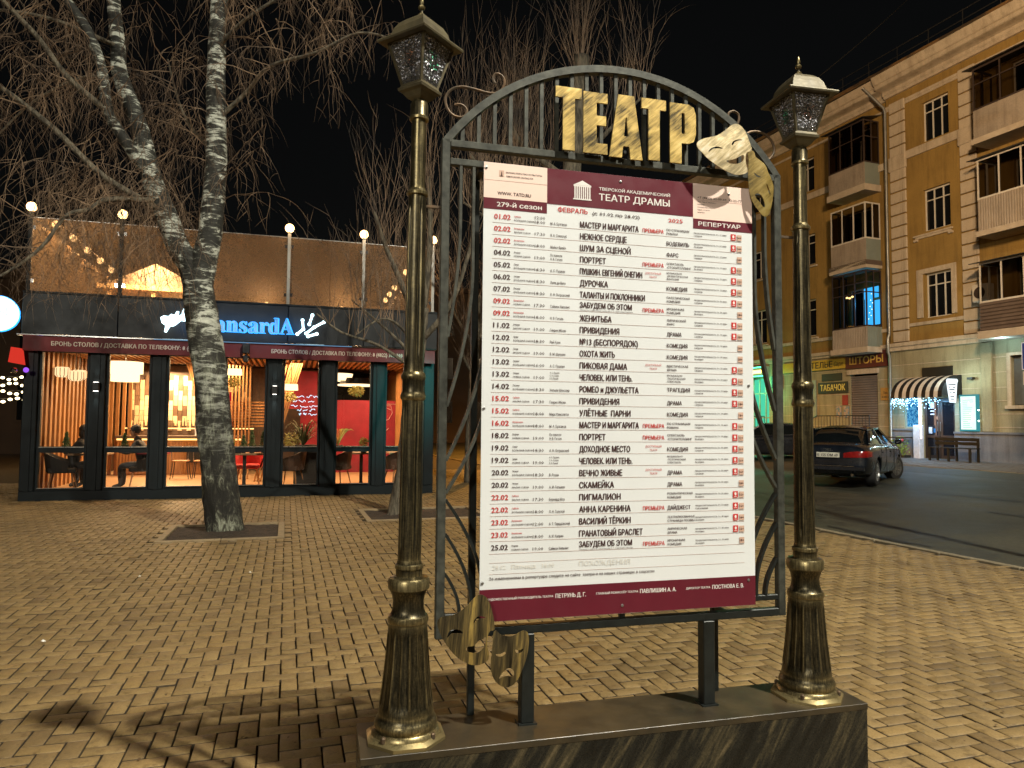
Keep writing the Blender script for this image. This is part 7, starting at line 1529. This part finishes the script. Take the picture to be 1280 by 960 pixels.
# ---- people at the tables
M['skin'] = pm('skin', (0.42,0.22,0.13), (0.36,0.18,0.10), 0.6, 0, 20, bs=0.05); M['hair'] = pm('dark_hair', (0.012,0.009,0.007), (0.03,0.02,0.014), 0.6, 0, 30, (1,1,5)); M['coat'] = pm('dark_jacket', (0.018,0.018,0.020), (0.03,0.03,0.032), 0.8, 0, 12); M['greycoat'] = pm('dark_grey_jacket', (0.04,0.042,0.048), (0.025,0.026,0.03), 0.7, 0, 8)
def person(label_, x, y, rz, coat, cap=False, longhair=False, lean=.10, hand_face=True):
    """seated figure: origin on the floor below the hips, facing local +x"""
    t = thing('person', label_, 'person', RW(x,y,FZ), RA+rz)
    J, E_, Rr = [], [], []
    def j(p, r): J.append(p); Rr.append(r); return len(J)-1
    pel = j((0,0,.52),(.15,.17)); wa = j((.01+lean*.3,0,.68),(.125,.155)); ch_ = j((.03+lean*.7,0,.90),(.13,.19)); ne = j((.05+lean,0,1.06),(.062,.062)); hb_ = j((.08+lean,0,1.13),(.055,.055))
    E_ += [(pel,wa),(wa,ch_),(ch_,ne),(ne,hb_)]; tips = []
    for sy in (-1,1):
        hp = j((.10,sy*.10,.50),(.095,.09)); kn = j((.46,sy*.13,.50),(.068,.066)); an = j((.44,sy*.13,.10),(.042,.045)); to = j((.60,sy*.14,.04),(.035,.045)); E_ += [(pel,hp),(hp,kn),(kn,an),(an,to)]
        shd = j((.03+lean,sy*.19,.985),(.065,.062))
        if hand_face and sy > 0: el = j((.28+lean,sy*.20,.80),(.045,.045)); wr = j((.20+lean,sy*.08,1.04),(.028,.026))
        else: el = j((.16+lean,sy*.26,.76),(.045,.045)); wr = j((.40+lean,sy*.12,.80),(.028,.026))
        E_ += [(ch_,shd),(shd,el),(el,wr)]; tips.append((sy, wr, el))
    me = bpy.data.meshes.new('body'); me.from_pydata(J, E_, []); o = bpy.data.objects.new('body', me); col.objects.link(o); o.parent = t; me.materials.append(coat)
    sk = o.modifiers.new('s','SKIN'); sk.use_smooth_shade = True
    for i, v in enumerate(me.skin_vertices[0].data): v.radius = Rr[i]; v.use_root = (i == 0)
    ss = o.modifiers.new('b','SUBSURF'); ss.levels = ss.render_levels = 1
    for sy, wr, el in tips:
        W = Vector(J[wr]); dr_ = (W-Vector(J[el])).normalized(); side = Vector((0,1,0)) if abs(dr_.y) < .7 else Vector((1,0,0)); pa = W+dr_*.07; V = [tuple(W), tuple(pa)]; E2 = [(0,1)]; R2 = [(.022,.016),(.030,.014)]
        for f in range(4):
            b0_ = pa+side*(f-1.5)*.018; m_ = b0_+dr_*(.038,.045,.042,.033)[f]; e_ = m_+dr_*.026+Vector((.01,0,-.012)); k = len(V); V += [tuple(b0_), tuple(m_), tuple(e_)]; E2 += [(1,k),(k,k+1),(k+1,k+2)]; R2 += [(.0095,.0095),(.0085,.0085),(.007,.007)]
        k = len(V); th_ = W+dr_*.02+side*.028*(-sy); V += [tuple(th_), tuple(th_+dr_*.04+side*.012*(-sy))]; E2 += [(0,k),(k,k+1)]; R2 += [(.011,.011),(.008,.008)]
        m2 = bpy.data.meshes.new('hand'); m2.from_pydata(V, E2, []); ho = bpy.data.objects.new('hand', m2); col.objects.link(ho); ho.parent = t; m2.materials.append(M['skin']); s2 = ho.modifiers.new('s','SKIN'); s2.use_smooth_shade = True
        for i, v in enumerate(m2.skin_vertices[0].data): v.radius = R2[i]; v.use_root = (i == 0)
    hc = Vector((.11+lean,0,1.235)); b = MB()
    prof = [(-.125,.030,.035,.02),(-.105,.055,.050,.015),(-.07,.078,.060,.008),(-.02,.090,.070,0),(.03,.095,.076,-.004),(.07,.088,.072,-.008),(.10,.062,.054,-.012),(.118,.02,.02,-.012)]
    for z, rx, ry, dx in prof:
        for i in range(16): a = 2*PI*i/16; b.v.append((hc.x+dx+rx*math.cos(a)+(.018 if i == 0 and -.06 < z < .0 else 0), hc.y+ry*math.sin(a), hc.z+z))
    n_ = 16
    b.f = [(i*n_+k,i*n_+(k+1)%n_,(i+1)*n_+(k+1)%n_,(i+1)*n_+k) for i in range(len(prof)-1) for k in range(n_)]+[tuple(range(n_-1,-1,-1)),tuple((len(prof)-1)*n_+k for k in range(n_))]; b.m = [0]*len(b.f)
    for sy in (-1,1): b.ball((hc.x-.005,hc.y+sy*.075,hc.z-.02),.022,8,5,sx=.7,sy=.35,sz=1.2)
    b.build('head', M['skin'], t, smooth='all')
    part(lambda b: [b.ball((hc.x+.082,hc.y+sy*.03,hc.z+.0),.011,8,5) for sy in (-1,1)], 'eye', M['blackplastic'], t); part(lambda b: b.ball((hc.x+.080,hc.y,hc.z-.065),.022,8,4,sx=.5,sz=.28), 'mouth', M['redwall'], t)
    b = MB(); b.ball((hc.x-.018,hc.y,hc.z+.028),.105,16,10,sx=1.0,sy=.86,sz=1.0); 
    if longhair: b.ball((hc.x-.06,hc.y,hc.z-.06),.09,12,8,sx=.7,sy=.95,sz=1.4)
    b.build('cap' if cap else 'hair', M['greycoat'] if cap else M['hair'], t, smooth='all')
    if cap: part(lambda b: b.bev(hc.x+.05,hc.x+.16,hc.y-.06,hc.y+.06,hc.z+.045,hc.z+.058,.005), 'cap_peak', M['greycoat'], t)
    part(lambda b: (b.lathe([(1.02,.085),(1.08,.075)],14,cx=.05+lean,cy=0)), 'collar', coat, t)
    return t
person('dark-haired woman in a black jacket leaning on her hand at the left window', .62,.85,R(15),M['coat'],longhair=True,lean=.16)
person('short-haired person in dark clothes seated behind the woman at the left window', 1.02,1.75,R(215),M['coat'],lean=.10)
person('man in a peaked cap and dark grey jacket facing left in the second window', 2.02,1.0,R(178),M['greycoat'],cap=True,lean=.12,hand_face=False)
# ================================================================== TREES
def birchbark():
    m, nt, out = newmat('birch_bark'); p = nt.nodes.new('ShaderNodeBsdfPrincipled')
    v = mapping(nt,(1.5,1.5,6)); n_a = noise(nt, v, 2.2, 9, 0.74, 1.0); n_b = noise(nt, mapping(nt), 2.6, 3, 0.5); n = nt.nodes.new('ShaderNodeMath'); n.operation = 'MULTIPLY_ADD'; nt.links.new(n_b.outputs[0], n.inputs[0]); n.inputs[1].default_value = 0.55; nt.links.new(math_(nt,'SUBTRACT',n_a.outputs[0],0.275), n.inputs[2]); v2 = mapping(nt,(5,5,1.6)); n2_ = noise(nt, v2, 2.6, 9, 0.74, 0.8); n2 = nt.nodes.new('ShaderNodeMath'); n2.operation = 'MULTIPLY_ADD'; nt.links.new(n_b.outputs[0], n2.inputs[0]); n2.inputs[1].default_value = 0.6; nt.links.new(math_(nt,'SUBTRACT',n2_.outputs[0],0.30), n2.inputs[2])
    geo = nt.nodes.new('ShaderNodeNewGeometry'); sx = nt.nodes.new('ShaderNodeSeparateXYZ'); nt.links.new(geo.outputs['Position'], sx.inputs[0])
    up = nt.nodes.new('ShaderNodeMapRange'); up.inputs[1].default_value = 0.6; up.inputs[2].default_value = 3.8; nt.links.new(sx.outputs[2], up.inputs[0])
    r = ramp(nt, n.outputs[0], [(0.47,(0.018,0.018,0.014)),(0.53,(0.075,0.075,0.06)),(0.57,(0.44,0.46,0.39)),(0.7,(0.68,0.70,0.61))])
    r2 = ramp(nt, n2.outputs[0], [(0.46,(0.014,0.013,0.009)),(0.55,(0.055,0.052,0.036)),(0.61,(0.19,0.20,0.145)),(0.72,(0.40,0.42,0.32))])
    c = mix(nt, up.outputs[0], r2.outputs[0], r.outputs[0]); nt.links.new(c, p.inputs['Base Color']); p.inputs['Roughness'].default_value = 0.8
    h = mix(nt, up.outputs[0], n2.outputs[0], math_(nt,'MULTIPLY',n.outputs[0],0.3)); nt.links.new(bump(nt, h, 1.0, 0.05), p.inputs['Normal']); nt.links.new(p.outputs[0], out.inputs[0]); return m
M['birch'] = birchbark()
M['bark'] = pm('grey_brown_bark', (0.17,0.145,0.10), (0.055,0.048,0.034), 0.85, 0, 5, (3,3,0.7), bs=1.0, bd=0.04, contrast=(0.42,0.6))
M['twig'] = pm('brown_twigs', (0.20,0.13,0.075), (0.055,0.038,0.025), 0.8, 0, 1.5, bs=0, contrast=(0.42,0.62))
M['shoot'] = pm('tan_young_shoots', (0.20,0.13,0.075), (0.045,0.032,0.022), 0.7, 0, 1.5, bs=0, contrast=(0.42,0.62))
def limb_mesh(b, pts, r0, r1, n=12, bumpy=0.06, rr=None):
    P = smooth_pts(pts, 5); k = len(P); rad = [(r0+(r1-r0)*i/(k-1)) for i in range(k)]
    s0 = len(b.v); b.tube(P, rad, n, True)
    if bumpy:
        for i in range(s0, len(b.v)):
            v = Vector(b.v[i]); ax = P[min((i-s0)//n, k-1)]; d = v-ax; f = 1+bumpy*(math.sin(v.z*9+v.x*31)+math.sin(v.z*23+v.y*17)*.6)*.7+(rr.gauss(0,bumpy*.4) if rr else 0); b.v[i] = tuple(ax+d*f)
    return P, rad
def twig_walk(b, p, d, length, r0, rr, gravity, wander, segs, n=3):
    pts = [p.copy()]; q = p.copy(); dd = d.normalized()
    for i in range(segs):
        dd = (dd + Vector((rr.gauss(0,wander),rr.gauss(0,wander),rr.gauss(0,wander))) + Vector((0,0,gravity))).normalized(); q = q+dd*(length/segs); pts.append(q.copy())
    b.tube(pts, [r0*(1-.8*i/segs) for i in range(segs+1)], n, False); return pts, dd
rr = random.Random(21)
bt_ = thing('birch_tree', 'large bare birch with forked white trunk standing before the glazed restaurant', 'tree', (-4.19,10.5,0))
def L_(pts): return [(x+4.19, y-10.5, z) for x, y, z in pts]
tk = MB()
trunk = L_([(-4.17,10.5,-0.15),(-4.19,10.5,0.1),(-4.27,10.5,0.72),(-4.37,10.5,1.42),(-4.44,10.5,2.13),(-4.56,10.5,2.84),(-4.66,10.5,3.43),(-4.72,10.5,3.80)])
P, _ = limb_mesh(tk, trunk, .262, .215, 34, .05, rr)
for i in range(0):  # root flare
    a = i*PI/3+.3; limb_mesh(tk, [(.04+.14*math.cos(a),.14*math.sin(a),.42),(.05+.20*math.cos(a),.20*math.sin(a),.12),(.05+.27*math.cos(a),.27*math.sin(a),-.06)], .10, .05, 8, .05, rr)
Rl = L_([(-4.66,10.5,3.55),(-4.60,10.5,3.95),(-4.53,10.5,4.35),(-4.49,10.5,4.89),(-4.47,10.5,5.5),(-4.49,10.5,6.11),(-4.51,10.5,6.73),(-4.51,10.5,7.35),(-4.5,10.5,7.97),(-4.5,10.5,8.73),(-4.5,10.5,9.62),(-4.4,10.4,11.5)])
L1 = L_([(-4.70,10.5,3.50),(-4.80,10.48,3.88),(-4.95,10.4,4.15),(-5.11,10.3,4.64),(-5.25,10.2,5.05),(-5.36,10.1,5.57),(-5.54,10.2,6.02),(-5.85,10.3,6.69),(-6.01,10.5,7.26),(-6.11,10.5,7.96),(-6.19,10.5,8.97),(-6.3,10.4,10.5)])
L2 = L_([(-5.25,10.2,5.05),(-5.51,9.9,5.54),(-5.66,9.7,5.88),(-5.71,9.6,6.43),(-5.87,9.5,6.93),(-6.1,9.4,7.29),(-6.32,9.3,7.78),(-6.7,9.2,9.0)])
B1 = L_([(-5.11,10.3,4.64),(-5.61,9.6,4.91),(-6.14,9.3,5.46),(-6.66,9.0,5.88),(-7.24,8.8,6.18),(-8.0,8.6,6.3)])
B2 = L_([(-5.66,9.7,5.88),(-5.97,9.3,6.15),(-6.18,9.0,6.52),(-6.38,8.7,6.78),(-6.55,8.5,7.04),(-6.8,8.4,7.6)])
B3 = L_([(-4.49,10.5,6.10),(-4.0,10.4,6.5),(-3.53,10.0,6.69),(-2.79,9.7,6.74),(-2.13,9.5,6.92),(-1.6,9.4,6.75)])
B4 = L_([(-5.2,10.1,4.75),(-5.55,9.6,4.6),(-5.74,9.5,4.43),(-5.93,9.3,4.28),(-6.18,9.2,3.82),(-6.54,9.0,3.41),(-7.0,8.9,3.2)])
B5 = L_([(-4.5,10.5,7.22),(-4.02,10.1,7.37),(-3.43,9.9,7.62),(-2.75,9.7,7.73),(-2.1,9.6,7.6)])
B6 = L_([(-4.47,10.5,5.6),(-5.0,10.9,6.1),(-5.3,11.0,6.6),(-5.6,11.2,7.4)])
B7 = L_([(-4.5,10.5,8.2),(-3.8,10.2,8.6),(-3.0,10.0,8.7),(-2.4,9.8,8.4)])
B8 = L_([(-6.0,10.4,7.2),(-6.9,10.2,7.5),(-7.8,10.0,7.5),(-8.6,9.9,7.2)])
B9 = L_([(-6.1,10.5,8.0),(-5.3,10.2,8.4),(-4.9,10.0,8.9)])
B10 = L_([(-5.85,10.3,6.6),(-6.7,10.8,6.9),(-7.6,11.0,6.6),(-8.4,11.2,6.0)])
limbs = []
for pts, r0, r1, nn in ((Rl,.19,.09,13),(L1,.185,.07,18),(L2,.085,.05,12)): limbs.append(limb_mesh(tk, pts, r0, r1, nn, .03, rr))
bt_o = tk.build('trunk', M['birch'], bt_, smooth='all', fix=False)
br = MB()
for pts, r0, r1 in ((B1,.05,.018),(B2,.045,.018),(B3,.036,.012),(B4,.04,.012),(B5,.03,.01),(B6,.03,.012),(B7,.03,.01),(B8,.035,.01),(B9,.03,.01),(B10,.03,.01)): limbs.append(limb_mesh(br, pts, r0, r1, 7, .02, rr))
br.build('branches', M['bark'], bt_, smooth='all', fix=False)
tw = MB(); nodes = []
for li, (P, rad) in enumerate(limbs):
    for i in range(len(P)-1):
        seg = (P[i+1]-P[i]).length
        if P[i].z < 4.1 and li in (0,1): continue
        dens = 5.6 if li > 2 else 3.9
        for _ in range(int(seg*dens+rr.random())): nodes.append((P[i].lerp(P[i+1],rr.random()), (P[i+1]-P[i]).normalized(), rad[i]))
def z_floor(x): return 3.15 if x < -0.2 else 4.3
tc = 0
for p, t, rad in nodes:
    side = Vector((rr.uniform(-1,1),rr.uniform(-1,1),rr.uniform(-.1,.7))); side = (side-t*side.dot(t)*.6).normalized()
    L0 = rr.uniform(.5,1.35); pts, d = twig_walk(tw, p, side+t*.3, L0, .0095, rr, -.07, .16, 6)
    for k in range(2, 7):
        for _ in range(2 if rr.random() < .75 else 1):
            d2 = Vector((rr.gauss(0,.5),rr.gauss(0,.5),rr.uniform(-.9,.1))); Lh = rr.uniform(.3,1.0); p2, d3 = twig_walk(tw, pts[k], d2, Lh, .0036, rr, -.32, .14, 6); tc += 1
            if rr.random() < .6:
                for kk in (2,4): twig_walk(tw, p2[kk], Vector((rr.gauss(0,.6),rr.gauss(0,.6),-.4)), rr.uniform(.15,.4), .003, rr, -.2, .12, 3)
# long curtains of twigs over the left part of the fascia
for i in range(340):
    p = Vector((rr.uniform(-2.5,-.45), rr.uniform(-1.4,.4), rr.uniform(3.9,5.3))); p2, d = twig_walk(tw, p, Vector((rr.gauss(0,.4),rr.gauss(0,.4),-.6)), rr.uniform(.6,1.3), .0045, rr, -.22, .20, 7)
    for kk in (1,2,3,4,5): 
        if rr.random() < .8: twig_walk(tw, p2[kk], Vector((rr.gauss(0,.8),rr.gauss(0,.8),-.3)), rr.uniform(.15,.45), .0032, rr, -.15, .16, 4)
tw.build('crown', M['twig'], bt_, kind='stuff', fix=False)
# ---- second tree behind the left lamp post, with stiff upright shoots
def pollard(label_, base, trunk, r0, r1, heads, mat, seed, sh, L_range, nshoot, up=.06, spread=.5):
    rr = random.Random(seed); t = thing('pollarded_tree', label_, 'tree', base, 0, None)
    tk = MB(); limb_mesh(tk, [tuple(Vector(p)-Vector(base)) for p in trunk], r0, r1, 16, .05, rr); 
    for h in heads: limb_mesh(tk, [tuple(Vector(q)-Vector(base)) for q in h[0]], h[1], h[2], 8, .04, rr)
    tk.build('trunk', mat, t, smooth='all', fix=False); tw = MB()
    src = [tuple(Vector(p)-Vector(base)) for p in trunk[-2:]]
    lists = [(smooth_pts([tuple(Vector(q)-Vector(base)) for q in h[0]],5), h[3] if len(h) > 3 else nshoot) for h in heads]
    for P, cnt in lists:
        for i in range(cnt):
            p = P[int(len(P)*(.25+.74*rr.random()))]; a = rr.uniform(0,6.28); s_ = rr.uniform(.1,1)*spread; d = Vector((math.cos(a)*s_, math.sin(a)*s_, 1.0)); L0 = rr.uniform(*L_range)
            pts, dd = twig_walk(tw, p, d, L0, sh, rr, up, .085, 8)
            for k in (2,3,4,5,6,7):
                if rr.random() < .75: twig_walk(tw, pts[k], dd+Vector((rr.gauss(0,.45),rr.gauss(0,.45),rr.uniform(-.1,.3))), L0*rr.uniform(.15,.4), sh*.55, rr, up*.6, .10, 5)
    tw.build('crown', M['shoot'], t, kind='stuff', fix=False); return t
B_ = (-1.92,12.55,0.0)
pollard('dark pollarded tree leaning behind the left bronze lamp post in front of the pavilion', B_, [(-2.0,12.55,-.1),(-1.95,12.55,.1),(-1.85,12.52,.72),(-1.80,12.5,1.4),(-1.74,12.5,2.1),(-1.66,12.5,2.9),(-1.6,12.5,3.6)], .20,.12,
 [([(-1.63,12.5,3.2),(-1.9,12.3,3.9),(-2.2,12.2,4.6),(-2.4,12.1,5.2)],.07,.025,27),([(-1.62,12.5,3.4),(-1.5,12.4,4.2),(-1.45,12.3,5.0),(-1.5,12.3,5.9)],.08,.03,37),([(-1.63,12.5,3.0),(-1.1,12.3,3.6),(-.8,12.2,4.4),(-.6,12.2,5.2)],.06,.02,27),
  ([(-1.7,12.5,2.5),(-2.3,12.2,2.9),(-2.9,12.0,3.1),(-3.3,11.9,3.4)],.035,.012,17),([(-1.68,12.5,2.7),(-2.2,12.4,3.2),(-2.8,12.3,3.7)],.035,.012,17),([(-1.66,12.5,2.8),(-1.9,12.0,3.2),(-2.2,11.8,3.3),(-2.6,11.7,3.0)],.03,.01,13)], M['bark'], 5, .0062, (.9,2.3), 60, .05, .65)
C_ = (1.05,14.6,0.0)
pollard('tall pollarded tree with a fan of upright shoots standing behind the playbill', C_, [(1.0,14.6,-.1),(1.05,14.6,1.5),(1.08,14.6,3.5),(1.14,14.6,5.5),(1.25,14.6,7.4),(1.36,14.6,8.6),(1.42,14.6,9.3)], .24,.16,
 [([(1.2,14.6,6.6),(.6,14.5,7.0),(.1,14.4,7.4),(-.1,14.3,7.8)],.09,.04,47),([(1.15,14.6,6.0),(.3,14.4,6.3),(-.5,14.2,6.6),(-.9,14.1,7.0)],.08,.03,64),([(1.3,14.6,7.8),(1.35,14.6,8.6),(1.42,14.6,9.2)],.10,.09,40),([(1.2,14.6,7.0),(1.8,14.5,7.5),(2.3,14.4,8.0),(2.7,14.4,8.4)],.07,.02,30),([(1.1,14.6,5.2),(.5,14.4,5.4),(-.3,14.2,5.6),(-1.0,14.1,6.0)],.06,.02,47)], M['bark'], 9, .0066, (1.3,3.0), 60, .06, .45)
pollard('dim pollarded tree beyond the restaurant corner between lamp post and frame', (-1.1,19.0,0.0), [(-1.1,19,-.1),(-1.08,19,1.5),(-1.0,19,3.4),(-.95,19,5.0)], .16,.10,
 [([(-1.0,19,3.6),(-1.5,18.9,4.4),(-1.8,18.8,5.2)],.05,.02,30),([(-.97,19,4.2),(-.5,18.9,5.0),(-.2,18.8,5.8)],.05,.02,30),([(-1.0,19,2.8),(-1.3,18.8,3.4),(-1.2,18.7,4.4)],.04,.02,30)], M['bark'], 13, .009, (1.0,2.6), 40, .02, .9)
# ================================================================== FAR BUILDINGS
M['farwall'] = pm('dark_brown_far_wall', (0.10,0.065,0.04), (0.06,0.04,0.027), 0.9, 0, .4); M['farwin'] = pm('dark_far_window', (0.01,0.01,0.01), None, 0.2); M['farlit'] = em('dim_lit_far_window', (1.0,0.6,0.25), 0.35)
def far_building(label_, loc, rz, w_, h_, d_, nx, nz, seed, lit=.1):
    r2 = random.Random(seed); t = thing('far_building', label_, 'building', loc, rz); part(lambda b: b.box(-w_/2,w_/2,0,d_,-.5,h_), 'wall', M['farwall'], t); part(lambda b: b.box(-w_/2-.3,w_/2+.3,-.4,d_+.3,h_,h_+.35), 'cornice', M['farwall'], t)
    for i in range(nx):
        for k in range(nz):
            x = -w_/2+w_*(i+.5)/nx; z = 1.2+(h_-1.5)*(k+.1)/nz; q = part(lambda b: (b.box(x-.65,x+.65,-.06,-.001,z-.1,z+1.7)), 'window', M['farwall'], t); part(lambda b: b.box(x-.5,x+.5,-.075,-.061,z,z+1.55), 'pane', M['farlit'] if r2.random() < lit else M['farwin'], q)
far_building('dark brown house far beyond the street seen through the left frame bars', (-3.5,52,0.0), R(8), 16,11,10,6,3,2,.0)
far_building('dim house behind the restaurant at the left edge', (-26,33,0.0), R(-10), 22,8,10,8,2,4,.12)
# orange lit strip of ground beyond the pavilion
# festoon lights far left
fl = thing('festoon_lights', 'rows of yellowish festoon bulbs far away at the left edge', 'string lights', (-15.5,22,0)); b = MB()
for k in range(4):
    for i in range(16): b.ball((-2.2+i*.22, k*.9, 2.15+.28*k+.06*math.sin(i*1.3+k)), .045, 6, 4, sx=1.7)
b.build('bulbs', em('festoon_bulb',(1.0,.80,.45),7), fl, kind='stuff'); part(lambda b: [b.tube([(-2.4,k*.9,2.2+.28*k),(1.5,k*.9,2.2+.28*k)],.01,4) for k in range(4)], 'cable', M['blackplastic'], fl)
for i, lb in enumerate(('left','right')): part(lambda b: b.lathe([(0,.06),(3.2,.05)],8,cx=-2.4+i*3.9,cy=0), 'pole', M['ral'], fl)
light('festoon_light','POINT',(-15.8,21.5,2.3),60,(1.0,.62,.25),.3)
street_light('orange street light behind the left part of the restaurant', -13.5, 27.0, 6.5, R(-90), (1.0,0.50,0.14), 900)

# added spot, hidden behind the playbill, tints the right end of the pavilion teal
light('teal_street_glow','SPOT',(1.2,12.6,4.6),2400,(0.02,0.85,0.75),0.05,target=(RW(7.35,0,2.0)),spot=26)
